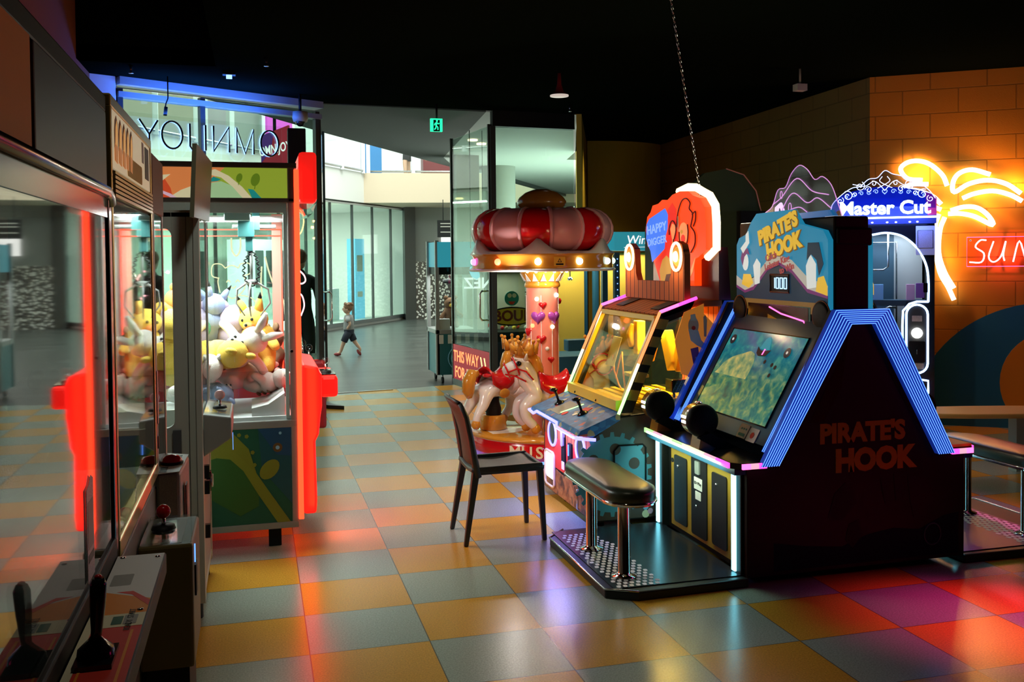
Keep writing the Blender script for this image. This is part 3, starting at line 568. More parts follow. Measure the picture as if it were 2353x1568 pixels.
# --- nearest machine
t=thing('claw_machine','black claw machine nearest the camera with dark mirror-like front glass','claw machine',(-.73,1.6,0))
m_=mb('black'); m_.box(-1.15,-.315,.7,2.28,.05,.93); m_.build('lower_cabinet',t,.008)
m_=mb('black'); m_.box(-1.15,-.315,.7,2.28,1.935,1.975); m_.box(-1.15,-.315,2.24,2.28,1.75,1.935); m_.box(-1.15,-1.1,.7,2.28,.93,1.935); m_.build('roof_frame',t,.005)
mb('charcoal_panel').box(-.34,-.312,1.55,2.255,1.765,1.935).build('header_panel',t,.004); mb('orange_wallpaint').box(-.34,-.313,.7,1.53,1.765,1.935).build('header_panel',t,label='orange header panel')
m_=mb('steel'); m_.tube([(-.306,.7,1.755),(-.306,2.2,1.755),(-.308,2.255,1.75),(-.308,2.27,1.73)],.012,8); m_.use('black_gloss').box(-.33,-.31,.7,2.28,1.70,1.745); m_.build('header_rail',t)
m_=mb('black_gloss'); m_.box(-.335,-.308,2.245,2.285,.93,1.76); m_.build('corner_post',t,.004)
m_=mb('glass_mirror').box(-.318,-.313,.7,2.245,.985,1.70); m_.build('front_glass',t)
m_=mb('acrylic_clear').box(-1.1,-.335,2.262,2.27,.95,1.74); m_.build('side_glass',t)
m_=mb('black'); m_.box(-.335,-.306,.7,2.25,.93,.99); m_.build('sill',t,.004)
dk=mb('black'); dk.box(-.306,-.203,1.2,2.245,.90,.948); dk=dk.build('control_deck',t,.004)
df=Fr((-.303,1.2,.949),(1,0,0),(0,1,0)); m_=mb('red_print'); poly(m_,df,[(0,0),(.097,0),(.097,.60),(0,.60)],.001)
m_.use('orange_print'); poly(m_,df,[(0,.66),(.097,.6),(.097,.74),(0,.80)],.0012); poly(m_,df,[(.02,.0),(.024,0),(.024,.58),(.02,.58)],.0018); poly(m_,df,[(.08,.0),(.085,0),(.085,.58),(.08,.58)],.0018)
m_.use('cream_print'); poly(m_,df,[(0,.6),(.097,.6),(.097,.665),(0,.665)],.0014); poly(m_,df,[(0,.0),(.014,0),(.014,.64),(0,.64)],.002)
m_.use('white_print'); poly(m_,df,[(0,.80),(.097,.74),(.097,1.035),(0,1.035)],.0012); m_.use('grey_print'); poly(m_,df,rrect(.01,.05,.83,.9,.004),.0016); poly(m_,df,rrect(.062,.085,.61,.655,.003),.002); m_.use('dark_green_print'); poly(m_,df,rrect(.042,.06,.612,.652,.002),.002)
m_.use('red_print'); poly(m_,df,[(.03,.79),(.06,.77),(.097,.7),(.097,.73),(.06,.79)],.0016); m_.use('black'); text(m_,df,'READY  START',.016,.073,.632,.0004,.002,rot=PI/2)
m_.build('deck_print',dk)
m_=mb('chrome')
for a,b_ in ((.012,.66),(.085,.68),(.012,1.02),(.085,1.01)): m_.lathe([(.006,0),(.006,.002),(.0,.003)],df.p(a,b_,.001),10)
m_.build('screw',dk)
j=mb('black_gloss'); jc=Vector((-.262,1.66,.95)); j.box(jc.x-.03,jc.x+.03,jc.y-.045,jc.y+.045,.95,.958); j.lathe([(.03,.008),(.028,.02),(.012,.035),(.008,.04)],jc,16); j.tube([jc+Vector((0,0,.03)),jc+Vector((.002,.0,.05)),jc+Vector((.004,0,.09)),jc+Vector((.006,0,.125)),jc+Vector((.006,0,.135))],[.008,.009,.0125,.0135,.009],12)
j=j.build('joystick',dk); mb('red_gloss').ell(jc+Vector((.006,0,.137)),(.006,.006,.004)).build('trigger_button',j)
m_=mb('sticker_grey'); sf=Fr((-.311,1.90,0),(0,1,0),(0,0,1)); poly(m_,sf,[(0,1.0),(.075,1.0),(.075,1.185),(.05,1.195),(.03,1.18),(0,1.175)],.001); m_.use('dark_grey'); poly(m_,sf,[(.008,1.035),(.067,1.035),(.067,1.05),(.008,1.05)],.0015); m_.use('grey_plastic'); poly(m_,sf,[(.01,1.06),(.065,1.06),(.065,1.15),(.01,1.15)],.0015); m_.build('sticker',t)
# --- gold trimmed machine
t=thing('claw_machine','gold trimmed claw machine with fried dough stick picture on its header','claw machine',(-.7,2.75,0))
m_=mb('speckled_grey'); m_.box(-1.1,-.317,2.31,3.17,.05,.90); m_.build('lower_cabinet',t,.006)
m_=mb('gold_trim'); m_.box(-.34,-.309,2.31,3.18,1.955,1.985); m_.box(-.34,-.309,3.15,3.18,.93,1.96); m_.box(-.34,-.309,2.31,2.33,.93,1.96); m_.box(-.34,-.307,2.31,3.18,.925,.965); m_.build('gold_frame',t,.004)
m_=mb('gold_trim')
for k in range(6): m_.box(-.325,-.304,2.33,3.15,1.752+k*.0105,1.759+k*.0105)
m_.use('black').box(-.335,-.318,2.33,3.15,1.745,1.82); m_.build('vent_slats',t,label='gold slatted vent below header')
mat('lit_cream',(.8,.7,.5),.4,em=(1,.8,.5),es=.3); mat('lit_brown',(.5,.16,.03),.4,em=(.8,.25,.04),es=.3); mat('lit_churro',(.85,.4,.08),.4,em=(1,.45,.1),es=.4); hd=mb('lit_cream').box(-.33,-.312,2.33,3.15,1.82,1.957).build('header_panel',t)
hf=Fr((-.3115,2.33,1.82),(0,1,0),(0,0,1)); m_=mb('brown_print')
for i in range(5):
    x=.05+i*.07; poly(m_,hf,[(x,.05),(x+.05,.045),(x+.06,.09),(x+.052,.115),(x+.03,.128),(x+.008,.115),(x-.002,.09)],.0008)
m_.use('lit_churro')
for i in range(5): x=.058+i*.07; poly(m_,hf,[(x,.055),(x+.035,.05),(x+.045,.09),(x+.03,.118),(x+.01,.1)],.0012)
m_.use('lit_brown')
for i in range(5): x=.05+i*.07; poly(m_,hf,[(x,.02),(x+.045,.016),(x+.052,.055),(x-.0,.06)],.0014)
m_.use('yellow_print'); poly(m_,hf,rrect(.28,.6,.004,.055,.01),.001); m_.use('dark_grey'); poly(m_,hf,rrect(.68,.78,.03,.125,.005),.001); m_.use('white_print'); poly(m_,hf,rrect(.6,.65,.07,.13,.004),.001); m_.build('header_print',hd)
mb('glass_gold').box(-.316,-.312,2.33,3.15,.965,1.745).build('front_glass',t); mb('black').box(-1.1,-1.06,2.31,3.17,.9,1.96).build('back_panel',t); mb('speckled_grey').box(-1.1,-.33,2.31,3.17,1.95,1.98).build('roof',t)
cs=mb('brown_print'); mat('console_bronze',(.16,.12,.03),.5); cs=mb('console_bronze').box(-.315,-.175,2.68,2.98,.5,.838).build('control_console',t,.008)
mb('acrylic_clear').box(-.31,-.18,2.69,2.97,.84,.846).build('deck_plate',cs); mb('white_print').box(-.235,-.205,2.70,2.96,.838,.8395).build('deck_stripe',cs)
balljoy(cs,(-.262,2.83,.846),'red_gloss',.02,.035)
m_=mb('led_blue_line').box(-.175,-.172,2.74,2.745,.77,.82); m_.use('black').box(-.176,-.170,2.73,2.78,.68,.765); m_.build('coin_slot',cs)
mb('black').box(-.30,-.19,2.7,2.96,.05,.5).build('console_base',cs)
# --- white machine with the red dome button
t=thing('claw_machine','slim white claw machine with red dome push button on its console','claw machine',(-.6,3.38,0))
m_=mb('speckled_grey'); m_.box(-.95,-.317,3.2,3.56,.05,.88); m_.build('lower_cabinet',t,.006)
m_=mb('cream'); m_.box(-.345,-.312,3.22,3.262,.8,1.77); m_.box(-.345,-.312,3.52,3.56,.8,1.77); m_.build('corner_post',t,.003)
m_=mb('sticker_grey'); m_.box(-.311,-.3095,3.226,3.256,1.08,1.25); m_.use('black').box(-.311,-.309,3.23,3.25,1.0,1.04); m_.build('sticker',t)
m_=mb('hat_brown'); m_.box(-.95,-.309,3.2,3.56,1.76,1.95); m_.build('header_box',t,.006)
mb('glass_clear').box(-.32,-.314,3.262,3.52,.88,1.77).build('front_glass',t)
cs=mb('speckled_grey'); cs.prism([(-.317,3.2,.5),(-.245,3.22,.5),(-.235,3.5,.5),(-.317,3.56,.5)],(0,0,.42)); cs=cs.build('control_console',t,.01)
cf=Fr((-.317,3.2,.922),(1,0,0),(0,1,0)); m_=mb('white_print'); poly(m_,cf,[(.0,.0),(.07,.02),(.08,.3),(.0,.35)],.002); m_.use('yellow_print'); poly(m_,cf,[(0,.12),(.073,.12),(.074,.18),(0,.18)],.0026); m_.use('black')
for a in range(4): poly(m_,cf,rrect(.008,.03,.02+a*.022,.035+a*.022,.002),.0026); poly(m_,cf,rrect(.04,.062,.2+a*.024,.216+a*.024,.002),.0026)
m_.build('deck_print',cs)
m_=mb('black').lathe([(.036,0),(.036,.008),(.03,.01)],(-.279,3.35,.924),24); m_.use('red_gloss').lathe([(.032,.008),(.03,.018),(.02,.028),(0,.032)],(-.279,3.35,.924),24); m_.build('push_button',cs,label='red dome push button')
m_=mb('black'); m_.box(-.236,-.232,3.3,3.36,.74,.86); m_.use('white_print').box(-.238,-.231,3.3,3.34,.66,.72); m_.build('coin_slot',cs)
mb('black_trim').box(-.31,-.26,3.24,3.48,.05,.5).build('console_base',cs)
# --- grey machine with the rounded side window
t=thing('claw_machine','grey steel claw machine with rounded side window and pink ball joystick','claw machine',(-.6,4.75,0))
mat('m2c_grey',(.5,.52,.47),.55); m_=mb('m2c_grey')
# side panel with a window: four pieces round the opening
X0,X1,XW0,XW1,Z0_,Z1_=-1.0,-.239,-.62,-.352,.87,1.75
op=rrect(XW0,XW1,Z0_,Z1_,.035,6); outer=[(XW1+.0,Z0_),(XW1,Z1_)]
y=4.4
m_.box(X0,XW0,y,y+.03,.1,1.82); m_.box(XW1,X1,y,y+.03,.1,1.82); m_.box(XW0,XW1,y,y+.03,.1,Z0_); m_.box(XW0,XW1,y,y+.03,Z1_,1.82)
for cx_,cz_,a0 in ((XW1,Z1_,0),(XW0,Z1_,1),(XW0,Z0_,2),(XW1,Z0_,3)):
    sx=-1 if a0 in (0,3) else 1; sz=-1 if a0 in (0,1) else 1; c0=(cx_+sx*.035,cz_+sz*.035)
    m_.prism([(cx_,y,cz_)]+[(c0[0]-sx*.035*math.cos(a),y,c0[1]-sz*.035*math.sin(a)) for a in [PI/2*k/5 for k in range(6)]],(0,.03,0))
m_.box(X0,X1,5.08,5.1,.1,.85); m_.box(X0,X0+.02,4.4,5.1,.1,1.82); m_.box(X0,X1,4.4,5.1,1.8,1.83); m_.box(X0,X1,4.4,5.1,.1,.13); m_.build('cabinet_shell',t,.003)
m_=mb('m2c_grey'); m_.box(-.262,-.236,4.39,4.46,.08,1.83); m_.box(-.262,-.236,5.05,5.1,.08,1.8); m_.build('corner_post',t,.003)
m_=mb('black'); m_.box(-.292,-.29,4.396,4.399,.1,1.82); m_.build('panel_seam',t)
m_=mb('speckled_grey'); m_.box(-.262,-.24,4.46,5.05,.13,.85); m_.build('front_door',t,.004)
m_=mb('glass_clear'); m_.box(-.245,-.241,4.46,5.05,.85,1.8); m_.box(XW0,XW1,4.41,4.414,Z0_,Z1_); m_.build('window_glass',t)
m_=mb('charcoal_panel'); m_.box(-.36,-.325,4.385,4.4,.70,.86); m_.build('latch_box',t)
m_=mb('black_gloss')
for q in (.35,.55,.62): m_.box(-.24,-.215,4.47,4.5,q,q+.06)
m_.build('door_lock',t)
mat('leaning_board',(.17,.16,.1),.45); m_=mb('leaning_board').prism([(-.228,4.2,2.1),(-.195,4.9,2.09),(-.213,4.9,1.8),(-.244,4.2,1.79)],(-.018,.003,0)); m_.build('header_board',t,label='tilted greenish header board')
m_=mb('grey_metal'); m_.box(-.262,-.24,4.45,4.9,1.81,1.86); m_.build('board_hinge',t)
for q in ((-.95,4.45),(-.28,4.45),(-.95,5.05),(-.28,5.05)): mb('rubber').cyl((q[0],q[1],0),(q[0],q[1],.1),.03,n=12).build('leg',t)
cs=mb('grey_metal'); cs.prism([(-.238,4.46,.72),(-.238,4.9,.72),(-.238,4.9,.915),(-.115,4.9,.895),(-.115,4.9,.80)][1:]+[(-.238,4.9,.72)][:0],(0,-.44,0)); cs=cs.build('control_console',t,.006)
mb('acrylic_clear').obox((-.177,4.68,.912),(.055,0,-.009),(0,.2,0),(0,0,.004)).build('deck_plate',cs); balljoy(cs,(-.17,4.63,.915),'pink_gloss',.024,.045)
m_=mb('led_blue_line').box(-.114,-.112,4.6,4.61,.72,.8).build('coin_light',cs)
m_=mb('black_gloss').lathe([(.05,0),(.05,.02),(.0,.025)],(-.24,4.75,.55),20,(1,0,0)); m_.use('white_print').tube([(-.214,4.75+.03*math.cos(a),.55+.03*math.sin(a)) for a in [k*PI/8 for k in range(16)]],.003,5,True); m_.build('prize_badge',t)
# ------------------------------------------------------------------ the big lit claw machine
t=thing('claw_machine','large lit claw machine with colourful header, red light tube and plush toys','claw machine',(-.31,5.8,0)); BIG=t
mx0,mx1,my0,my1=-.85,.215,5.4,6.25
m_=mb('grey_metal')
for (x,yy) in ((mx0,my0),(mx1-.035,my0),(mx0,my1-.035),(mx1-.035,my1-.035)): m_.box(x,x+.035,yy,yy+.035,.13,2.13)
m_.box(mx0,mx1,my0-.002,my0+.033,.675,.715); m_.box(mx0,mx1,my0-.002,my0+.033,.11,.145); m_.box(mx0,mx1,my1-.035,my1,.675,.715); m_.build('frame',t,.003)
m_=mb('hat_brown'); mat('brown_trim',(.11,.08,.07),.4); m_=mb('brown_trim'); m_.box(mx0-.01,mx1+.015,my0-.012,my1+.01,2.115,2.145); m_.box(mx0,mx1,my0-.006,my0+.03,1.925,1.95); m_.box(mx1-.03,mx1+.004,my0-.006,my0+.03,1.93,2.12); m_.build('header_trim',t,.003)
# header art
hd=mb('header_orange').box(mx0+.03,mx1-.035,my0+.002,my0+.02,1.95,2.115).build('header_panel',t)
hf=Fr((-.53,my0,1.95),(1,0,0),(0,0,1),(0,-1,0)); m_=mb('header_green'); poly(m_,hf,[(.38,.165),(.33,.12),(.36,.06),(.3,0),(.71,0),(.71,.165)],.001)
m_.use('header_cream'); poly(m_,hf,[(.09,0),(.15,.04),(.2,.06),(.27,.03),(.3,.0)],.0015); m_.use('header_lgreen'); poly(m_,hf,[(.25,0),(.26,.05),(.3,.08),(.36,.09),(.43,.06),(.5,0)],.002)
m_.use('header_cream'); poly(m_,hf,[(.27,.14),(.33,.155),(.4,.12),(.47,.06),(.52,0),(.47,0),(.42,.06),(.36,.11),(.3,.125),(.26,.12)],.003)
m_.use('header_teal'); poly(m_,hf,[(.3,.095),(.32,.115),(.36,.1),(.34,.09),(.3,.085)],.0035); poly(m_,hf,[(.5,.05),(.53,.045),(.57,.0),(.52,.0)],.0035)
m_.use('header_red'); poly(m_,hf,[(.0,.0),(.11,0),(.1,.05),(.07,.1),(.02,.12),(0,.11)],.0015); m_.use('header_pink'); poly(m_,hf,[(0,.035),(.05,.04),(.1,.02),(.13,.0),(.1,.0),(.06,.02),(0,.02)],.0025)
m_.use('header_cream'); poly(m_,hf,[(.05,.12),(.1,.125),(.07,.1),(.055,.085),(.05,.1)],.003)
m_.use('header_dgreen')
for x,z_,r in ((.455,.11,.022),(.54,.1,.032)):
    poly(m_,hf,[(x+r*.75*math.cos(a)+.2*r*math.sin(a),z_+r*1.1*math.sin(a)) for a in [k*PI/9 for k in range(18)]],.003); poly(m_,hf,[(x-.008,z_-r-.02),(x-.003,z_-r-.02),(x+.003,z_-r+.01),(x-.002,z_-r+.01)],.003)
m_.build('header_print',hd)
# lower art panel
lp_=mb('dark_green_print').box(mx0+.035,mx1-.035,my0+.004,my0+.02,.145,.675).build('lower_panel',t)
lf=Fr((-.3,my0+.003,.145),(1,0,0),(0,0,1),(0,-1,0)); mat('art_olive',(.24,.26,.02),.45); mat('art_dteal',(.005,.09,.12),.45); mat('art_dblue',(.01,.08,.2),.45); mat('art_brown',(.16,.08,.02),.45); mat('art_green',(.03,.13,.02),.45)
m_=mb('art_dteal'); poly(m_,lf,[(.1,.53),(.3,.53),(.32,.3),(.48,.1),(.48,.53)],.001); m_.use('art_dblue'); poly(m_,lf,[(.3,.53),(.48,.53),(.48,.37),(.4,.38)],.002)
m_.use('art_olive'); poly(m_,lf,[(0,.5),(.08,.53),(.16,.52),(.25,.42),(.29,.28),(.2,.36),(.08,.38),(0,.36)],.0015); m_.use('art_green'); poly(m_,lf,[(0,.36),(.08,.38),(.2,.36),(.28,.29),(.3,.26),(.3,.1),(.2,.05),(.05,.15),(0,.18)],.002)
m_.use('art_olive'); poly(m_,lf,[(.05,.4),(.12,.4),(.22,.3),(.3,.16),(.4,.0),(.47,.0),(.36,.17),(.26,.33),(.15,.43),(.07,.44)],.003); poly(m_,lf,[(.36+.05*math.cos(a)+.02*math.sin(a),.3+.055*math.sin(a)) for a in [k*PI/9 for k in range(18)]],.0035)
m_.use('art_brown'); poly(m_,lf,ngon((.405,.42),.026,16),.003); m_.use('light_blue_print'); poly(m_,lf,ngon((.405,.42),.011,12),.004); poly(m_,lf,ngon((.42,.5),.008,10),.004)
for a,b_ in ((.2,.5),(.24,.49),(.28,.33),(.27,.4)): m_.use('art_olive'); poly(m_,lf,ngon((a,b_),.012,5),.004)
m_.build('lower_print',lp_)
m_=mb('glass_clear'); m_.box(mx0+.035,mx1-.035,my0+.008,my0+.014,.715,1.925); m_.box(mx1-.02,mx1-.014,my0+.035,my1-.035,.715,1.925); m_.box(mx0+.035,mx1-.035,my1-.014,my1-.008,.715,1.925); m_.build('glass_pane',t)
m_=mb('white_plastic'); m_.box(mx0+.01,mx1-.03,my0+.035,my1-.035,.70,.735); m_.box(mx0+.01,mx0+.03,my0+.03,my1-.03,.72,1.93); m_.box(mx1-.06,mx1-.04,my0+.02,my0+.04,.72,1.93); m_.box(mx0+.03,mx1-.04,my0+.025,my0+.035,1.87,1.925); m_.build('interior_lining',t)
m_=mb('white_plastic').prism([(-.03,5.46,.735),(.15,5.46,.735),(.15,5.46,.86),(.06,5.46,.80),(-.03,5.46,.78)],(0,.4,0)); m_.build('prize_chute',t)
m_=mb('acrylic_clear'); m_.box(-.55,.14,5.62,5.626,.735,.97); m_.box(-.25,-.244,5.46,5.62,.735,.95); m_.build('inner_barrier',t)
m_=mb('white_plastic'); m_.box(mx0+.02,mx1-.04,5.75,5.79,1.84,1.87); m_.box(mx0+.02,mx1-.04,5.95,5.99,1.84,1.87); m_.box(-.12,-.08,5.5,6.2,1.87,1.9)
m_.build('gantry_rail',t)
m_=mb('led_red')
for z_ in (1.80,1.76): m_.box(mx0+.03,mx1-.05,my1-.05,my1-.045,z_,z_+.006)
m_.box(mx1-.055,mx1-.05,my1-.06,my1-.055,.8,1.8); m_.build('interior_light_strip',t,label='thin red light strips at the rear')
mat('rosy_strip',(.6,.25,.2),.4); m_=mb('rosy_strip').box(mx1-.11,mx1-.045,my1-.045,my1-.036,.74,1.9); m_.build('rear_strip',t)
# claw
m_=mb('teal_sign'); mat('gantry_teal',(.05,.17,.17),.35); m_=mb('gantry_teal'); m_.box(-.09,.0,5.55,5.66,1.74,1.83); m_.box(-.05,-.01,5.57,5.64,1.66,1.76); m_.box(-.01,.03,5.58,5.64,1.78,1.9); m_.use('grey_metal').cyl((-.12,5.6,1.80),(.12,5.6,1.80),.012,n=8); cl=m_.build('claw_carriage',t,.003)
m_=mb('light_blue_print'); mat('box_aqua',(.35,.55,.55),.4); mb('box_aqua').box(-.16,-.02,5.45,5.56,1.83,1.92).build('motor_box',t,.004)
m_=mb('grey_metal'); m_.cyl((-.02,5.6,1.66),(-.02,5.6,1.5),.008,n=8); m_.lathe([(.0,.03),(.035,.025),(.035,0),(.0,0)],(-.02,5.6,1.47),16)
for k in range(3): a=k*2*PI/3+.4; m_.tube([(-.02+.03*math.cos(a),5.6+.03*math.sin(a),1.48),(-.02+.1*math.cos(a),5.6+.1*math.sin(a),1.44),(-.02+.11*math.cos(a),5.6+.11*math.sin(a),1.36),(-.02+.05*math.cos(a),5.6+.05*math.sin(a),1.29)],[.007,.006,.006,.004],6)
m_.build('claw',cl)
m_=mb('black'); co=[]
lo=spline([(-.02,5.58,1.66),(-.055,5.58,1.6),(-.06,5.58,1.52),(-.02,5.58,1.46),(.02,5.58,1.52),(.015,5.58,1.6),(-.01,5.58,1.66)],14)
for i,p in enumerate(lo): a=i*1.25; co.append(p+Vector((.008*math.cos(a),.008*math.sin(a),0)))
m_.tube(co,.004,5); m_.build('coiled_cable',cl)
# red light tubes and red boxes
m_=mb('led_red'); m_.box(mx1-.0,mx1+.028,my0-.012,my0+.016,.155,2.11); m_.box(mx1,mx1+.02,my1-.03,my1-.01,.155,2.11); m_.build('light_tube',t,.004,label='glowing red vertical light tube')
mat('red_plastic_added_glow',(.8,.02,.015),.3,em=(1,.015,.01),es=.75)  # added glow stands in for the tube's light on red plastic
m_=mb('red_plastic_added_glow'); m_.prism([(.245,5.43,.17),(.315,5.43,.17),(.32,5.43,.25),(.315,5.43,.58),(.335,5.43,.62),(.345,5.43,.72),(.355,5.43,.78),(.355,5.43,.96),(.335,5.43,1.0),(.245,5.43,1.02)],(0,.75,0)); m_.build('front_console',t,.015,label='red moulded console with glow added to its plastic')
m_=mb('red_plastic_added_glow'); m_.box(.355,.46,5.62,6.1,.80,.925); ck=m_.build('control_deck',t,.02)
mb('chrome').box(.365,.45,5.66,5.95,.926,.932).build('deck_plate',ck); balljoy(ck,(.40,5.76,.932),'glass_clear',.024,.05)
m_=mb('red_plastic_added_glow'); m_.box(.245,.345,5.45,6.15,1.93,2.215); m_.build('top_box',t,.02,label='red box at the top front corner')
m_=mb('acrylic_clear'); m_.prism([(.25,5.47,1.925),(.34,5.47,1.925),(.32,5.47,1.87),(.28,5.47,1.86)],(0,.6,0)); m_.build('top_box_diffuser',t)
mb('chrome').cyl((.232,5.43,1.5),(.24,5.41,1.5),.008,n=8).cyl((.19,5.4,1.1),(.19,5.39,1.1),.008,n=8).build('bolt',t)
m_=mb('black'); m_.box(-.75,-.7,5.45,5.5,0,.12); m_.box(-.75,-.7,6.1,6.15,0,.12); m_.box(.05,.12,5.45,5.5,0,.12); m_.box(.05,.12,6.1,6.15,0,.12); 
for q in (((-.75,-.7),(5.45,5.5)),((-.75,-.7),(6.1,6.15)),((.05,.12),(5.45,5.5)),((.05,.12),(6.1,6.15))): mb('black').box(q[0][0],q[0][1],q[1][0],q[1][1],0,.13).build('leg',t,.004)
light('interior_light','AREA',(-.3,5.82,1.86),48,(.85,1,.97),.8,.6,parent=t); light('interior_light','AREA',(-.3,5.48,1.86),20,(.9,1,.97),.9,.06,parent=t)
light('red_spill','AREA',(.30,5.38,.75),2.5,(1,.05,.01),.05,1.1,rot=(PI/2,0,0),parent=t); light('red_spill_low','AREA',(.37,5.7,.4),3.5,(1,.12,.02),.7,.5,rot=(0,-PI/2,0),parent=t)
# --- dark red machine behind it
t=thing('crane_game','dark red low crane game console behind the large lit claw machine','claw machine',(.1,7.2,0))
m_=mb('dark_red'); m_.box(-.6,.3,6.75,7.7,.0,.92); m_.build('cabinet',t,.02); m_=mb('dark_red'); m_.box(.3,.47,6.75,7.3,.42,.9); ck=m_.build('control_console',t,.02)
mb('chrome').box(.31,.46,6.78,7.25,.9,.906).build('deck_plate',ck); balljoy(ck,(.36,6.85,.906),'glass_clear',.026,.06); balljoy(ck,(.33,7.15,.906),'glass_clear',.026,.07)
# ------------------------------------------------------------------ plush toys
def plush(lab,loc,rot,s,m1,m2=None,ears='round',stripes=None,long=False,name='plush_toy',grp=None):
    t=thing(name,lab,'plush toy',loc,grp,local=True); t.rotation_euler=rot; t.scale=(s,s,s)
    v=[(0,0,0),(0,0,.07),(0,0,.12),(0,0,.19),(.07,.0,.1),(.15 if long else .11,.03,.08),(.24 if long else .14,.05,.02),(-.07,0,.1),(-.15 if long else -.11,.03,.08),(-.22 if long else -.14,.05,.04),(.05,.02,-.03),(.08,.08,-.07),(-.05,.02,-.03),(-.08,.08,-.07)]
    e=[(0,1),(1,2),(2,3),(2,4),(4,5),(5,6),(2,7),(7,8),(8,9),(0,10),(10,11),(0,12),(12,13)]
    r=[.075,.08,.05,.075,.035,.03,.028,.035,.03,.028,.045,.035,.045,.035]
    skin('body',v,e,r,m1,t,2)
    h=mb(m1).ell((0,.0,.22),(.085,.075,.075)); hd=h.build('head',t); hd2=mb(m2 or m1).ell((0,.06,.2),(.035,.03,.026)); hd2.use('black').ell((0,.09,.21),.009,n=8,m=6).ell((.03,.066,.235),.009,n=8,m=6).ell((-.03,.066,.235),.009,n=8,m=6); hd2.build('muzzle',hd)
    for sx in (1,-1):
        m_=mb(m1)
        if ears=='round': m_.ell((sx*.06,0,.29),(.03,.018,.03))
        elif ears=='point': m_.tube([(sx*.045,0,.27),(sx*.06,0,.32),(sx*.075,0,.36)],[.028,.02,.003],8); m_.use('black').tube([(sx*.068,0,.34),(sx*.078,0,.372)],[.013,.002],8)
        else: m_.tube([(sx*.03,0,.28),(sx*.05,0,.36),(sx*.08,.02,.42)],[.02,.026,.012],8)
        m_.build('ear',hd)
    if stripes:
        m_=mb(stripes)
        for k in range(3): m_.ell((0,-.07,.03+k*.04),(.05,.015,.009),n=10,m=6)
        m_.build('stripes',t)
    return t
plush('yellow striped plush toy lying in front of the pile in the lit claw machine',(-.27,5.80,1.06),(1.5,.3,.6),1.1,'plush_yellow','plush_white','round','plush_brown')
plush('pale pink long limbed plush rabbit sprawled on the plush pile',(-.12,5.80,1.05),(.7,.9,-.1),.95,'plush_white','plush_pink','long',None,True)
plush('orange yellow plush toy upright at the front glass side of pile',(.03,5.88,1.03),(-.2,.1,2.6),1.05,'plush_orange' if 0 else 'plush_yellow','plush_orange','point')
plush('slate blue spiky eared plush toy at the back of pile',(-.3,5.98,1.16),(.3,.2,.4),.9,'plush_blue','plush_white','point')
plush('white plush toy half buried at the lower left of pile',(-.38,5.74,.86),(.9,-.4,.9),1.1,'plush_white','plush_yellow','round')
plush('yellow plush toy with green bow seen through the rounded side window',(-.52,5.72,.98),(.2,.2,.1),1.25,'plush_yellow','plush_white','round')
plush('bright orange plush toy at back left of the plush pile',(-.55,6.0,1.2),(.1,.5,.3),.9,'plush_orange','plush_white','round')
plush('cream striped plush toy at lower right behind the clear barrier',(-.02,5.82,.86),(1.3,.3,1.2),.8,'plush_white','plush_pink','round','plush_brown')
plush('tan pink plush arm and body below the pale rabbit',(-.14,5.82,.9),(1.2,-.3,2.2),.9,'plush_pink','plush_white','round')
plush('dark green plush toy behind yellow ones on the pile',(-.42,5.98,1.02),(.5,0,1.0),1.0,'plush_green','plush_white','round')
plush('dusty lilac plush toy deep in the back corner of pile',(-.12,6.05,1.04),(.4,.2,-.5),1.1,'plush_lilac','plush_white','round')
plush('small brown plush bear wedged at the right rear of pile',(.08,6.05,.9),(.1,.1,2.0),1.0,'plush_brown','plush_white','round')
plush('blue plush toy lying at the bottom of the plush pile',(-.25,5.74,.84),(1.5,.8,.3),.8,'plush_blue','plush_white','round')
plush('cream plush toy lying low inside the nearest black claw machine',(-.66,1.42,1.0),(.2,.0,-1.3),1.1,'plush_white','plush_brown','round')
plush('dark brown plush toy behind the nearest machine glass',(-.85,1.85,1.0),(.1,.1,-1.4),1.0,'plush_brown','plush_white','round')
plush('orange plush toy inside the gold trimmed machine',(-.62,2.7,1.05),(.3,.1,1.4),.9,'plush_brown','plush_yellow','round')
# floors inside the two near machines
# ------------------------------------------------------------------ neon drawings on the shop glass
def neonbear():
    t=thing('neon_bear_sign','cream neon outline of a smiling teddy bear holding a heart','neon sign',(-.22,9.7,1.2)); f=Fr((-.22,9.72,.0),E1,(0,0,1),N1)
    m_=mb('neon_cream')
    S_=[[(-.17,1.1),(-.2,1.22),(-.1,1.27),(-.06,1.29)],[(-.13,1.3),(-.15,1.4),(-.14,1.45)],[(-.06,1.27),(-.0,1.24),(.07,1.27),(.13,1.33),(.14,1.4),(.13,1.46)],[(.13,1.46),(.2,1.49),(.19,1.58),(.1,1.58),(.07,1.54)],[(-.14,1.44),(-.21,1.47),(-.2,1.57),(-.12,1.58),(-.07,1.54)],[(-.07,1.54),(0,1.565),(.07,1.54)],
        [(-.06,1.4),(-.04,1.42),(-.02,1.4)],[(.04,1.4),(.06,1.42),(.08,1.4)],[(-.02,1.36),(.01,1.34),(.04,1.36)],[(.07,1.27),(.2,1.24),(.27,1.16),(.22,1.1),(.14,1.13)],[(.14,1.13),(.15,1.02),(.12,.96)],[(.2,1.0),(.12,1.03),(.07,.98),(.09,.9),(.18,.9),(.22,.96),(.2,1.0)]]
    for q in S_: stroke(m_,f,q,.006,0,n=5)
    stroke(m_,f,[(-.0,1.08),(-.06,1.14),(-.03,1.17),(0,1.14),(.03,1.17),(.06,1.14),(0,1.08)],.006,0,n=5); m_.build('neon_tube',t)
neonbear()
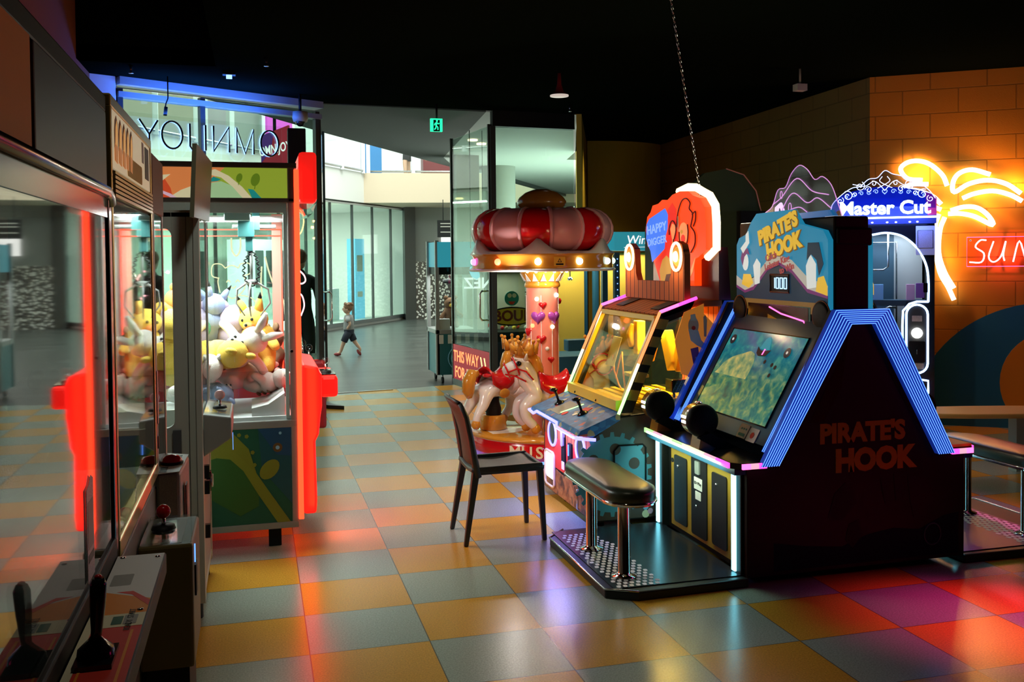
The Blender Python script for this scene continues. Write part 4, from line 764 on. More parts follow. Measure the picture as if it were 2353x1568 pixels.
def curl(lab,x,z,pts,mt,cat='neon sign'):
    t=thing('neon_squiggle',lab,'neon sign',(x,9.9,z)); f=Fr((x,9.9,z),E1,(0,0,1),N1); m_=mb(mt)
    for q in pts: stroke(m_,f,q,.008,0,n=6)
    m_.build('neon_tube',t)
curl('small yellow neon hoop on shop glass right of the red light tube',.42,2.0,[[(0,.14),(.06,.1),(.08,0),(.05,-.1),(0,-.14)]],'neon_yellow')
curl('pink neon curl on shop glass above the dark red console',.42,1.4,[[(0,.12),(.07,.06),(.09,0),(.05,-.03),(0,-.02)],[(0,-.12),(.05,-.16),(.07,-.26),(.03,-.36)]],'neon_pink')
curl('cream neon letter U shape on the shop glass above bear',-.18,1.72,[[(-.05,.12),(-.045,0),(0,-.06),(.045,0),(.05,.12)]],'neon_cream')
curl('tall white neon swoosh on shop glass right of the bear',.1,1.3,[[(0,.35),(.04,.2),(.1,.05),(.2,-.1),(.22,-.25)],[(-.04,.25),(-.05,.1),(-.04,-.05)]],'neon_cream')
# ================================================================== kiddie carousel
CX,CY=2.31,7.55
t=thing('kiddie_carousel','crown topped kiddie carousel with red pillar, bulb rim and white horses','ride',(CX,CY,0))
c0=(CX,CY,0)
m_=mb('red_gloss'); m_.lathe([(.56,.0),(.62,.03),(.62,.17),(.58,.19)],c0,48); base=m_.build('base_drum',t)
m_=mb('led_blue_line'); m_.lathe([(.64,.0),(.65,.01),(.64,.03),(.62,.03)],c0,48); m_.build('base_rim_light',t)
m_=mb('sign_white')
for i,ch in enumerate('MUSIC  GO'):
    a=math.radians(232+i*9)-.0
    f=Fr((CX+.622*math.cos(a),CY+.622*math.sin(a),.04),(-math.sin(a),math.cos(a),0),(0,0,1),(math.cos(a),math.sin(a),0))
    if ch!=' ': m_.use('cream_print'); text(m_,f,ch,.13,0,.055,.004,.0,bold=.02)
m_.build('base_lettering',base)
m_=mb('amber_gloss'); m_.lathe([(.0,.205),(.6,.205),(.635,.195),(.64,.18),(.62,.165)],c0,56); dk=m_.build('deck',t,label='glossy amber deck')
m_=mb('white_gloss')
for k in range(6):
    a=k*PI/3+.35; m_.prism([(CX+r*math.cos(a+d),CY+r*math.sin(a+d),.2055) for r,d in ((.18,.1),(.3,-.25),(.52,-.2),(.56,.12),(.4,.3),(.25,.35))],(0,0,.002))
m_.build('deck_print',dk)
m_=mb('salmon'); m_.lathe([(.135,.2),(.135,1.36)],c0,36); pil=m_.build('pillar',t)
m_=mb('white_gloss')
for k in range(9): a=k*2*PI/9+.15; m_.cyl((CX+.136*math.cos(a),CY+.136*math.sin(a),.22),(CX+.136*math.cos(a),CY+.136*math.sin(a),1.1 if k%2 else 1.3),.003,n=6)
m_.build('pinstripe',pil)
m_=mb('amber_gloss'); m_.lathe([(.137,1.36),(.15,1.37),(.15,1.39),(.14,1.41),(.18,1.48),(.19,1.5)],c0,36); cap=m_.build('pillar_capital',t)
m_=mb('white_gloss')
for k in range(14):
    a=k*2*PI/14; da=.17; P_=lambda an,r,z:(CX+r*math.cos(an),CY+r*math.sin(an),z)
    m_.prism([P_(a-da,.150,1.415),P_(a+da,.150,1.415),P_(a,.186,1.48)],(.004*math.cos(a),.004*math.sin(a),0))
m_.build('capital_zigzag',cap)
def heart(m,c,s,an,th=.02):
    f=Fr(c,(-math.sin(an),math.cos(an),0),(0,0,1),(math.cos(an),math.sin(an),0)); pts=[]
    for k in range(20):
        u=2*PI*k/20; pts.append((.0625*s*16*math.sin(u)**3,.0625*s*(13*math.cos(u)-5*math.cos(2*u)-2*math.cos(3*u)-math.cos(4*u))))
    n=len(pts); vs=[f.p(a,b,0) for a,b in pts]+[f.p(a*.75,b*.75,th*.8) for a,b in pts]+[f.p(0,0,th)]
    fs=[(i,(i+1)%n,n+(i+1)%n,n+i) for i in range(n)]+[(n+i,n+(i+1)%n,2*n) for i in range(n)]; m.add(vs,fs,True)
for an,z,s,mt_ in ((-1.85,1.22,.035,'red_gloss'),(-2.15,1.12,.062,'lilac_gloss'),(-1.1,1.12,.062,'lilac_gloss'),(-1.95,.94,.042,'red_gloss'),(-1.35,.77,.03,'red_gloss'),(-2.9,1.0,.04,'red_gloss'),(-.3,1.25,.03,'red_gloss')):
    m_=mb(mt_); heart(m_,(CX+.13*math.cos(an),CY+.13*math.sin(an),z),s,an,.03); m_.build('heart',pil)
for an,z,mt_ in ((-2.2,1.27,'bulb_green'),(-2.5,1.05,'bulb_red'),(-1.25,1.04,'bulb_yellow'),(-1.6,.86,'white_gloss'),(-.9,1.3,'bulb_white')): mb(mt_).ell((CX+.14*math.cos(an),CY+.14*math.sin(an),z),.018).build('bulb',pil)
# canopy
m_=mb('amber_gloss'); m_.lathe([(.0,1.505),(.57,1.505),(.59,1.52),(.585,1.535),(.585,1.62),(.6,1.64),(.59,1.65),(.3,1.655)],c0,60); cn=m_.build('canopy_rim',t)
m_=mb('white_gloss'); m_.lathe([(.2,1.5),(.6,1.5),(.61,1.51),(.6,1.522),(.57,1.525)],c0,60)
vs=[];fs=[];n=120
for k in range(n):
    a=2*PI*k/n; w_=abs(math.cos(a*3+1.045)); pk=1-w_; z=1.66+.11*max(0,(pk-.25)/.75)**1.3
    vs+=[(CX+.6*math.cos(a),CY+.6*math.sin(a),1.64),(CX+.585*math.cos(a),CY+.585*math.sin(a),z),(CX+.54*math.cos(a),CY+.54*math.sin(a),z-.01),(CX+.5*math.cos(a),CY+.5*math.sin(a),1.66)]
for k in range(n):
    l=(k+1)%n
    for q in range(3): fs.append((k*4+q,l*4+q,l*4+q+1,k*4+q+1))
m_.add(vs,fs,True); m_.build('scalloped_collar',cn,label='white scalloped collar')
cols=['bulb_magenta','bulb_red','bulb_white','bulb_white','bulb_cyan','bulb_green']
for k in range(11):
    a=math.radians(-110+k*32.7); nm={9:'bulb_magenta',10:'bulb_red',0:'bulb_white',1:'bulb_white',2:'bulb_cyan',3:'bulb_green'}.get(k,cols[k%6])
    mb(nm).ell((CX+.59*math.cos(a),CY+.59*math.sin(a),1.578),(.027,.027,.027)).build('rim_bulb',cn)
for k in range(6):
    a=math.radians(-140+k*20); mb(['bulb_green','bulb_cyan','bulb_red','bulb_cyan','bulb_yellow','bulb_white'][k]).ell((CX+.22*math.cos(a),CY+.22*math.sin(a),1.497),.013).build('under_bulb',cn)
a=math.radians(-93.6); f=Fr((CX+.588*math.cos(a),CY+.588*math.sin(a),1.578),(-math.sin(a),math.cos(a),0),(0,0,1),(math.cos(a),math.sin(a),0)); m_=mb('yellow_print'); poly(m_,f,rrect(-.045,.045,-.036,.036,.004),.002); m_.use('black'); poly(m_,f,[(-.018,-.006),(.018,-.006),(0,.026)],.001,.002); m_.use('yellow_print'); poly(m_,f,[(-.01,-.001),(.01,-.001),(0,.017)],.001,.0032); m_.use('black'); poly(m_,f,rrect(-.03,.03,-.028,-.014,.002),.001,.002); m_.build('warning_sticker',cn)
# puffed crown cushion: twelve gores
R_=.40; rr=.175
gore=[]
for k in range(14):
    mt_='red_gloss' if k%2==0 else 'pink_gloss'; m_=mb(mt_); a0=2*PI*k/14-1.955-PI/14; vs=[];fs=[];na=9;nb=14
    for i in range(na):
        u=i/(na-1); an=a0+u*2*PI/14; puff=1+.07*math.sin(PI*u)**.6
        for j in range(nb):
            th=-PI*.62+PI*1.5*j/(nb-1); r=R_+rr*puff*math.cos(th); z=1.835+rr*.93*puff*math.sin(th)
            vs.append((CX+r*math.cos(an),CY+r*math.sin(an),z))
    for i in range(na-1):
        for j in range(nb-1): fs.append((i*nb+j,(i+1)*nb+j,(i+1)*nb+j+1,i*nb+j+1))
    m_.add(vs,fs,True); m_.build('cushion_gore',t,label='glossy red cushion gore' if k%2==0 else 'dusty pink cushion gore')
    m_=mb('pink_gloss'); pth=[(CX+(R_+(rr+.006)*math.cos(th))*math.cos(a0),CY+(R_+(rr+.006)*math.cos(th))*math.sin(a0),1.835+rr*.95*math.sin(th)) for th in [-PI*.55+PI*1.2*j/12 for j in range(13)]]; m_.tube(pth,.016,8); m_.build('cushion_rib',t)
m_=mb('dark_red').lathe([(.0,1.93),(.2,1.96),(.28,1.93)],c0,32); m_.build('cushion_top',t)
m_=mb('amber_dark').lathe([(.07,1.94),(.1,1.975),(.165,2.01),(.2,2.045),(.207,2.075),(.185,2.11),(.135,2.15),(.07,2.175),(.0,2.18)],c0,40); m_.build('finial',t,label='dark gold mushroom shaped finial')
light('canopy_glow','POINT',(CX,CY-.3,1.47),6,(1,.75,.5),.02,parent=t)
light('pillar_glow','POINT',(CX-.4,CY-.5,1.44),9,(1,.9,.82),.02,parent=t)
# horses
def horse(ang,lab,turn=0):
    # local frame: horse faces +x', built then turned and placed on the deck
    hx,hy=CX+.42*math.cos(ang),CY+.42*math.sin(ang); hd=ang-PI/2+turn   # facing clockwise
    o=thing('carousel_horse',lab,'carousel horse',(hx,hy,.207),None,local=True,rotz=hd); o.scale=(1.12,1.12,1.12)
    v=[(0,0,.31),(.11,0,.32),(-.11,0,.33),(.165,0,.38),(.19,0,.44),(.215,0,.50),(.29,0,.475),(.355,0,.435),
       (.13,.05,.27),(.21,.06,.22),(.2,.06,.13),(.13,.06,.06), (.13,-.05,.27),(.23,-.06,.23),(.25,-.06,.14),(.18,-.06,.06),
       (-.13,.055,.28),(-.18,.06,.2),(-.25,.06,.12),(-.28,.06,.06), (-.13,-.055,.28),(-.16,-.06,.2),(-.22,-.06,.13),(-.24,-.06,.07)]
    e=[(0,1),(0,2),(1,3),(3,4),(4,5),(5,6),(6,7),(1,8),(8,9),(9,10),(10,11),(1,12),(12,13),(13,14),(14,15),(2,16),(16,17),(17,18),(18,19),(2,20),(20,21),(21,22),(22,23)]
    r=[.09,.095,.1,.088,.078,.075,.06,.05,.058,.05,.038,.032,.058,.05,.038,.032,.058,.045,.032,.028,.058,.045,.032,.028]
    skin('body',v,e,r,'horse_white',o,2)
    for i,p in enumerate((11,15,19,23)): q=v[p]; mb('amber_gloss').ell((q[0]+.003,q[1],q[2]-.005),(.034,.034,.038)).build('hoof',o)
    m_=mb('red_gloss'); nb=10; na=12; vs=[];fs=[]
    for i in range(na):
        x=-.1+.2*i/(na-1); lift=.05*(2*(i/(na-1))-1)**2
        for j in range(nb): th=-.2+ (PI+.4)*j/(nb-1); vs.append((x,.105*math.cos(th),.315+lift+.103*math.sin(th)))
    for i in range(na-1):
        for j in range(nb-1): fs.append((i*nb+j,i*nb+j+1,(i+1)*nb+j+1,(i+1)*nb+j))
    m_.add(vs,fs,True); sd_=m_.build('saddle',o); sd_.modifiers.new('th','SOLIDIFY').thickness=.016
    for sy in (1,-1): mb('amber_gloss').ell((.0,sy*.105,.27),(.05,.014,.035)).build('stirrup_flap',sd_)
    for sy in (1,-1): mb('red_gloss').ell((-.12,sy*.05,.405),(.03,.04,.015)).build('rump_drape',o)
    m_=mb('amber_gloss'); m_.tube([(-.17,0,.42),(-.22,0,.42),(-.25,0,.37),(-.255,0,.3),(-.245,0,.25)],[.025,.045,.05,.046,.02],12); m_.build('tail',o)
    m_=mb('amber_gloss'); m_.tube([(.16,0,.57),(.125,0,.53),(.1,0,.46),(.08,0,.4)],[.03,.04,.04,.02],10); m_.build('mane',o)
    m_=mb('red_gloss'); hd_=Vector((.075,0,-.03)).normalized(); hu=Vector((.37,0,.93)).normalized()
    for cxx,czz,rx in ((.325,.455,.06),(.262,.487,.07)):
        m_.tube([Vector((cxx,0,czz))+Vector((0,1,0))*rx*math.cos(k*PI/9)+hu*rx*1.02*math.sin(k*PI/9) for k in range(18)],.006,6,True)
    for sy in (1,-1): m_.tube([(.325,sy*.06,.455),(.262,sy*.07,.48),(.2,sy*.083,.46),(.15,sy*.09,.4)],.006,6); m_.tube([(.345,sy*.05,.44),(.28,sy*.063,.43),(.2,sy*.083,.39)],.006,6)
    m_.build('bridle',o)
    for sy in (1,-1): mb('black_gloss').ell((.25,sy*.066,.515),(.02,.01,.018)).build('eye',o)
    m_=mb('amber_gloss'); m_.lathe([(.055,.55),(.065,.555),(.08,.6),(.075,.6),(.058,.56)],(.2,0,0),24); n=6
    for k in range(n):
        a=2*PI*k/n; m_.tube([(.2+.068*math.cos(a),.068*math.sin(a),.58),(.2+.1*math.cos(a),.1*math.sin(a),.655)],[.032,.008],8); m_.ell((.2+.103*math.cos(a),.103*math.sin(a),.668),.014,n=8,m=6)
    m_.build('crown',o)
    for sy in (1,-1): mb('horse_white').tube([(.2,sy*.06,.54),(.195,sy*.085,.585)],[.02,.004],8).build('ear',o)
    m_=mb('amber_gloss'); m_.lathe([(.085,0),(.1,.005),(.09,.1),(.085,.105),(0,.105)],(-.02,0,0),20); m_.build('pedestal',o)
    mb('black').lathe([(.055,.1),(.06,.15),(.045,.2),(.04,.3)],(-.02,0,0),16).build('pedestal_boot',o)
    return o
horse(-PI/2-.12,'white carousel horse nearest the camera with gold crown and red saddle')
horse(PI+.05,'white carousel horse at the left seen from behind with gold rump drape',-1.15)
horse(-.05,'white carousel horse at the right partly hidden by the digger game')
# ================================================================== mining digger game
t=thing('arcade_machine','orange digger prize game with glowing prospector sign and amber window','arcade machine',(2.2,5.6,0)); y0,y1=5.22,6.2
m_=mb('black'); m_.prism([(1.90,y0,.04),(1.90,y0,.55),(2.05,y0,.66),(2.62,y0,.70),(2.72,y0,.70),(2.72,y0,.04)],(0,y1-y0,0)); body=m_.build('lower_cabinet',t,.006)
class FrU(Fr):
    def p(s,a,b,c=0): return s.O+s.u*(a*1.307)+s.v*b+s.n*c
ff=FrU((1.898,y1,0),(0,-1,0),(0,0,1),(-1,0,0)); W_=.75
m_=mb('red_print'); poly(m_,ff,[(.03,.22),(W_-.005,.22),(W_-.005,.53),(.03,.53)],.003); 
m_.use('plank_print'); poly(m_,ff,[(.03,.42),(W_-.005,.42),(W_-.005,.54),(.03,.54)],.004); m_.use('rock_print'); poly(m_,ff,[(.03,.05),(W_-.005,.05),(W_-.005,.22),(.3,.2),(.15,.22),(.03,.2)],.004); m_.build('front_print',body)
for u in (.17,.60):
    m_=mb('led_violet'); m_.tube([ff.p(u+.062*math.cos(k*PI/12),.44+.08*math.sin(k*PI/12),.008) for k in range(24)],.009,6,True); m_.use('black_gloss'); poly(m_,ff,ngon((u,.44),.055,24,.073),.004,.004); m_.build('speaker_ring',body,label='violet glowing speaker ring')
m_=mb('lit_white'); poly(m_,ff,rrect(.06,.19,.13,.3,.02),.004,.006); m_.use('cream_print'); m_.tube([ff.p(a,b,.01) for a,b in rrect(.05,.2,.08,.31,.03)],.009,6,True); m_.use('rock_print'); poly(m_,ff,rrect(.07,.18,.09,.125,.005),.004,.006); m_.build('prize_door',body,label='white lit prize door')
m_=mb('black'); poly(m_,ff,rrect(.33,.38,.28,.46,.005),.012,.004); poly(m_,ff,rrect(.43,.48,.26,.44,.005),.012,.004); m_.use('grey_metal'); poly(m_,ff,rrect(.34,.375,.4,.5,.01),.016,.01); m_.use('led_blue_line'); poly(m_,ff,rrect(.44,.45,.36,.43,.002),.004,.016); m_.use('white_print'); poly(m_,ff,rrect(.34,.38,.25,.3,.002),.003,.016); m_.build('coin_mechanism',body)
m_=mb('chrome'); m_.tube([ff.p(.62,.08,.03),ff.p(.62,.085,.04),ff.p(.62,.2,.04),ff.p(.62,.205,.0)],.006,6); m_.build('pull_handle',body)
for yy in (5.3,5.9):
    for xx in (1.97,2.6): mb('black').cyl((xx,yy,0),(xx,yy,.05),.025,n=12).build('foot',body)
W_=y1-y0
# gear side print (towards the camera)
sf=Fr((1.9,y0,0),(1,0,0),(0,0,1),(0,-1,0)); mat('gear_teal',(.1,.35,.42),.5); mat('side_brown',(.09,.06,.04),.55); mat('gear_grey',(.16,.17,.15),.5)
m_=mb('side_brown'); poly(m_,sf,[(.01,.05),(.01,.54),(.15,.65),(.7,.69),(.8,.69),(.8,.05)],.002)
def gear(m,c,r,nt_,th,f,ti=.12):
    pts=[]
    for k in range(nt_):
        for q,rr_ in ((0,1),(.28,1),(.36,1+ti),(.64,1+ti),(.72,1)): a=2*PI*(k+q)/nt_; pts.append((c[0]+r*rr_*math.cos(a),c[1]+r*rr_*math.sin(a)))
    poly(m,f,pts,.001,th)
m_.use('gear_teal'); gear(m_,(.12,.32),.225,22,.002,sf); m_.use('side_brown')
for a in range(6): an=a*PI/3+.4; poly(m_,sf,ngon((.12+.15*math.cos(an),.32+.15*math.sin(an)),.035,16),.001,.003)
m_.use('gear_grey'); poly(m_,sf,ngon((.1,.3),.1,24),.001,.0035); m_.use('side_brown'); poly(m_,sf,ngon((.1,.3),.055,20),.001,.0045)
m_.use('light_blue_print'); poly(m_,sf,ngon((.33,.12),.02,10,.028),.001,.003); m_.use('cream_print'); poly(m_,sf,ngon((.33,.07),.024,10),.001,.003); m_.use('pink_print'); poly(m_,sf,ngon((.36,.085),.018,10),.001,.0032)
m_.build('side_print',body,label='teal cog wheel print on the side')
m_=mb('black'); m_.tube([sf.p(a,b,.01) for a,b in [(.13,.26),(.13,.46),(.16,.49),(.31,.49),(.33,.47),(.33,.12)]],.005,6); m_.build('cable_conduit',body)
# console
m_=mb('console_print'); m_.prism([(1.80,y0-.01,.56),(1.82,y0-.01,.59),(2.07,y0-.01,.685),(2.07,y0-.01,.64),(1.9,y0-.01,.55)],(0,W_+.02,0)); con=m_.build('control_console',t,.004,label='printed blue control console')
m_=mb('led_violet'); zz=.565
m_.tube([(1.91,y0-.02,.535),(1.805,y0+.0,.545),(1.795,y0+.05,.545),(1.795,5.58,.55),(1.805,5.62,.575),(1.805,6.05,.58),(1.795,6.1,.56),(1.795,y1,.57),(1.85,y1+.02,.57)],.010,8); m_.build('console_light',con,label='blue violet light strip along console edge')
cf=Fr((1.83,y1,.5935),(0,-1,0),Vector((.25,0,.095)),Vector((-.095,0,.25)))
m_=mb('grey_print'); poly(m_,cf,[(.27,.03),(.47,.03),(.45,.18),(.28,.18)],.002); m_.use('led_lime'); poly(m_,cf,[(.44,.05),(.455,.05),(.5,.2),(.485,.2)],.002,.001); m_.use('red_print'); poly(m_,cf,ngon((.5,.06),.025,9),.002,.001); poly(m_,cf,[(.6,.13),(.68,.15),(.66,.2),(.58,.18)],.002,.001); m_.use('white_print'); poly(m_,cf,ngon((.2,.17),.02,8),.002,.001); poly(m_,cf,ngon((.62,.09),.02,8),.002,.001); m_.use('orange_print'); poly(m_,cf,ngon((.66,.1),.012,8),.003,.001); m_.build('console_stickers',con)
for u in (.22,.68):
    b_=cf.p(u,.12,.0); m_=mb('black_gloss'); m_.lathe([(.035,0),(.035,.008),(.012,.02)],b_,18,cf.n); m_.tube([b_,b_+Vector((-.02,0,.06)),b_+Vector((-.03,0,.085))],[.008,.009,.012],8); m_.ell(b_+Vector((-.04,0,.093)),(.03,.018,.013)); m_.build('joystick',con)
# cabin frame and windows
for yy in (y0,y1-.03):
    m_=mb('black'); pr_=[(2.07,.68),(2.33,1.26),(2.56,1.34),(2.52,1.26),(2.375,1.21),(2.15,.68)]; m_.prism([(a,yy,b) for a,b in pr_],(0,.03,0)); fr_=m_.build('side_frame',t)
    m_=mb('yellow_print'); dm=mat('hazard_dull',(.3,.24,.03),.5) if 'hazard_dull' not in M else M['hazard_dull']; m_=mb('hazard_dull'); d_=-.002 if yy==y0 else .032
    for k in range(5): a=.1+k*.18; xa=2.09+.26*a; za=.70+.58*a; m_.prism([(xa,yy+d_-.0,za),(xa+.06,yy+d_,za-.01),(xa+.085,yy+d_,za+.05),(xa+.025,yy+d_,za+.06)],(0,.001,0))
    m_.build('hazard_print',fr_)
    L_=[(2.065,.675),(2.33,1.275),(2.565,1.355)]
    cols_=['led_lime','led_warm','led_orange','led_pink','led_magenta']; seg_=[((2.06,.675),(2.12,.81)),((2.12,.81),(2.19,.97)),((2.19,.97),(2.33,1.275)),((2.33,1.275),(2.45,1.315)),((2.45,1.315),(2.57,1.355))]
    yc=yy-.004 if yy==y0 else yy+.034
    for (p,q),mm in zip(seg_,cols_): mb(mm).cyl((p[0],yc,p[1]),(q[0],yc,q[1]),.010,n=8).build('light_strip',fr_)
m_=mb('acrylic_yellow'); m_.prism([(2.09,y0+.03,.70),(2.33,y0+.03,1.235),(2.336,y0+.03,1.232),(2.096,y0+.03,.698)],(0,W_-.06,0)); m_.prism([(2.16,y0+.005,.70),(2.385,y0+.005,1.2),(2.6,y0+.005,1.27),(2.7,y0+.005,1.1),(2.7,y0+.005,.70)],(0,.005,0)); m_.prism([(2.16,y1-.01,.70),(2.385,y1-.01,1.2),(2.7,y1-.01,1.27),(2.7,y1-.01,.70)],(0,.005,0)); m_.build('window_glass',t)
m_=mb('yellow_plastic'); 
def bar_(a,b,w=.03): m_.seg(a,b,w,w)
bar_((2.09,y0+.04,.72),(2.09,y1-.04,.72),.06); bar_((2.325,y0+.04,1.235),(2.325,y1-.04,1.235),.03); bar_((2.09,y0+.045,.70),(2.325,y0+.045,1.235),.025); bar_((2.09,y1-.045,.70),(2.325,y1-.045,1.235),.025); m_.build('window_frame',t)
m_=mb('black')
for u in (.2,.6): m_.lathe([(.008,0),(.008,.004),(0,.005)],(2.06,y1-u,.705),8,(-.9,0,.4))
m_.build('frame_screws',t)
rf=mb('plank_print'); rf.prism([(2.33,y0,1.26),(2.56,y0,1.34),(2.78,y0,1.34),(2.78,y0,1.30),(2.56,y0,1.30),(2.35,y0,1.235)],(0,W_,0)); rf.build('cabin_roof',t,.004,label='brown plank roof')
m_=mb('black_trim'); 
for u in (.12,.7): mb('black_trim').prism([(2.38,y0+u,1.281),(2.38,y0+u+.13,1.281),(2.5,y0+u+.13,1.322),(2.5,y0+u,1.322)],(-.002,0,.004)).build('roof_vent',t)
m_=mb('black'); m_.box(2.74,2.80,y0,y0+.56,.05,1.34); m_.box(2.74,2.80,y0+.56,y1,.05,.7); m_.build('back_panel',t)
mat('art_orange',(.9,.33,.04),.4,em=(1,.3,.03),es=.25)
m_=mb('plank_print'); m_.box(2.735,2.742,y0+.02,y0+.55,.7,1.3); m_.use('art_orange'); m_.box(2.73,2.735,y0+.25,y0+.5,.9,1.28); m_.build('back_print',t)
# side art board
af=Fr((2.42,y0-.012,.8),(1,0,0),(0,0,1),(0,-1,0)); m_=mb('sign_gold'); m_=mb('art_orange'); poly(m_,af,[(.04,.10),(.0,.3),(.06,.47),(.19,.52),(.19,.46),(.27,.38),(.27,.14),(.2,.06),(.1,.08)],.006); ar=m_.build('side_art_board',t,label='orange side board with bearded prospector')
m_=mb('skin_print'); poly(m_,af,ngon((.12,.39),.035,14,.05),.002,.006); poly(m_,af,[(.19,.32),(.205,.32),(.21,.42),(.2,.45),(.185,.44)],.002,.006); m_.use('white_print'); poly(m_,af,[(.085,.37),(.15,.36),(.17,.3),(.2,.27),(.225,.22),(.21,.19),(.195,.24),(.14,.27),(.1,.3)],.002,.008); poly(m_,af,[(.1,.42),(.14,.42),(.13,.46),(.1,.455)],.002,.008)
m_.use('purple_print'); poly(m_,af,[(.1,.25),(.15,.26),(.16,.18),(.12,.15)],.002,.0065); m_.use('light_blue_print'); poly(m_,af,[(.13,.2),(.16,.2),(.17,.1),(.15,.08)],.002,.007); m_.use('brown_print'); poly(m_,af,[(.17,.08),(.22,.1),(.26,.15),(.2,.17)],.002,.007); m_.use('red_print'); poly(m_,af,ngon((.12,.375),.013,10),.002,.0085); m_.build('board_print',ar)
# inside: little diggers, hopper and planks
m_=mb('yellow_plastic'); m_.obox((2.42,5.75,1.08),(.03,0,0),(0,.035,0),(0,0,.11)); m_.obox((2.44,5.60,1.03),(.03,0,0),(0,.03,.02),(0,-.05,.08)); m_.tube([(2.4,5.78,1.16),(2.37,5.78,1.1),(2.39,5.78,1.02)],.03,10); m_.obox((2.5,5.45,1.02),(.03,0,0),(0,.035,-.03),(0,.05,.1)); m_.obox((2.52,5.35,1.0),(.025,0,0),(0,.03,.02),(0,-.04,.09)); m_.build('digger_arm',t,.008)
m_=mb('yellow_plastic')
for k in range(9): m_.obox((2.2+.05*k,5.6,.72+.006*(k%3)),(.018,0,0),(0,.33,.0),(0,0,.006))
for k in range(6): m_.obox((2.3+.06*k,5.34,.735),(.02,.02,0),(-.05,.05,.01),(0,0,.008))
m_.build('plank_bed',t)
m_=mb('acrylic_clear'); m_.obox((2.36,5.72,.95),(.03,0,.05),(0,.07,0),(-.004,0,.003)); m_.lathe([(.13,.0),(.13,.005),(.02,.02)],(2.4,5.62,.76),24); m_.build('clear_hopper',t); mat('placard_white',(.75,.72,.65),.4); mb('placard_white').obox((2.3,5.9,.98),(.002,0,.0),(0,.075,0),(.03,0,.095)).build('placard',t); m_=mb('amber_gloss'); m_.tube([(2.3+.02*math.sin(k),5.78+.09*math.cos(k*.6),.8+.16*math.sin(k*.6)+.01*k) for k in range(12)],.006,6); m_.use('steel').box(2.3,2.4,5.55,5.75,.84,.86); m_.build('chain_and_rail',t)
m_=mb('black_gloss'); m_.box(2.42,2.62,5.25,5.35,.78,.86); 
for k in range(5): m_.box(2.43+k*.04,2.445+k*.04,5.25,5.27,.75,.78)
m_.build('digger_bucket',t,.006); m_=mb('lit_white').box(2.6,2.66,5.3,5.4,.74,.84); m_.build('inner_lamp',t)
light('cabin_light','AREA',(2.5,5.7,1.25),26,(1,.78,.3),.3,.6,parent=t); light('console_spill','AREA',(1.77,5.6,.54),9,(.25,.25,1),.05,.7,rot=(0,-.5,0),parent=t)
# headlamps, bracket and sign
br=mb('wood_planks'); br=mb('plank_print'); br.prism([(2.5,y0+.02,1.33),(2.5,y0+.02,1.62),(2.5,y0+.05,1.68),(2.5,y0+.12,1.7),(2.5,y0+.19,1.66),(2.5,y0+.21,1.5),(2.5,y0+.24,1.45),(2.5,y1-.24,1.45),(2.5,y1-.21,1.5),(2.5,y1-.19,1.66),(2.5,y1-.12,1.7),(2.5,y1-.05,1.68),(2.5,y1-.02,1.62),(2.5,y1-.02,1.33)],(.04,0,0)); brk=br.build('headlamp_bracket',t)
for yy in (y0+.115,y1-.115):
    m_=mb('led_warm'); m_.tube([(2.49,yy+.072*math.cos(k*PI/12),1.605+.085*math.sin(k*PI/12)) for k in range(24)],.009,8,True); m_.use('sign_gold').lathe([(.062,0),(.05,.012),(.0,.012)],(2.5,yy,1.605),24,(-1,0,0)); m_.use('bulb_yellow').lathe([(.035,.012),(.03,.02),(0,.022)],(2.5,yy,1.605),20,(-1,0,0)); m_.build('headlamp',brk); light('headlamp_glow','POINT',(2.4,yy,1.56),1.6,(1,.7,.35),.01,parent=t)
SX=2.66; gf=Fr((SX,6.22,1.42),(0,-1,0),(0,0,1),(-1,0,0))   # u runs towards the camera
sh=[(.3,.0),(.12,.3),(.06,.36),(.03,.5),(.06,.62),(.12,.66),(.16,.72),(.26,.73),(.33,.76),(.42,.75),(.5,.79),(.62,.81),(.75,.8),(.82,.76),(.92,.73),(.99,.65),(1.01,.52),(1.01,.3),(.9,.24),(.84,.22),(.84,.0)]
VS=.75
class FrV(Fr):
    def p(s,a,b,c=0): return s.O+s.u*(a*.94)+s.v*(b*VS)+s.n*c
gs=FrV(gf.O,gf.u,gf.v,gf.n)
m_=mb('sign_orange'); poly(m_,gs,sh,.05,-.05); sg=m_.build('sign_box',t,label='glowing orange sign with prospector')
m_=mb('led_warm'); edge=[(.5,.82),(.64,.845),(.77,.83),(.86,.79),(.96,.75),(1.04,.66),(1.055,.52),(1.055,.31),(.93,.24)]; m_.tube([gs.p(a,b,-.05) for a,b in edge],.026,8); m_.build('sign_edge_light',sg,label='white glowing edge light')
light('sign_halo','POINT',(2.95,5.35,1.9),14,(1,.95,.6),.06,parent=t)
m_=mb('sign_deepred'); poly(m_,gs,[(.3,.0),(.2,.2),(.36,.3),(.43,.5),(.42,.66),(.5,.72),(.56,.66),(.58,.4),(.72,.12),(.72,.0)],.001); m_.use('sign_blue'); poly(m_,gs,[(.09,.34),(.04,.42),(.05,.55),(.1,.6),(.38,.68),(.43,.62),(.42,.5),(.38,.42),(.37,.32),(.15,.2),(.12,.3)],.002)
m_.use('sign_lightblue'); text(m_,gs,'HAPPY',.115,.235,.505,.002,.003,bold=.015,rot=.1); text(m_,gs,'DIGGER',.095,.24,.39,.002,.003,bold=.015,rot=.1)
m_.use('sign_gold'); poly(m_,gs,[(.3,.02),(.28,.12),(.33,.22),(.4,.26),(.47,.22),(.5,.12),(.42,.02)],.002); m_.use('sign_line'); poly(m_,gs,[(.36,.0),(.4,.09),(.5,.1),(.6,.04),(.6,.0)],.003)
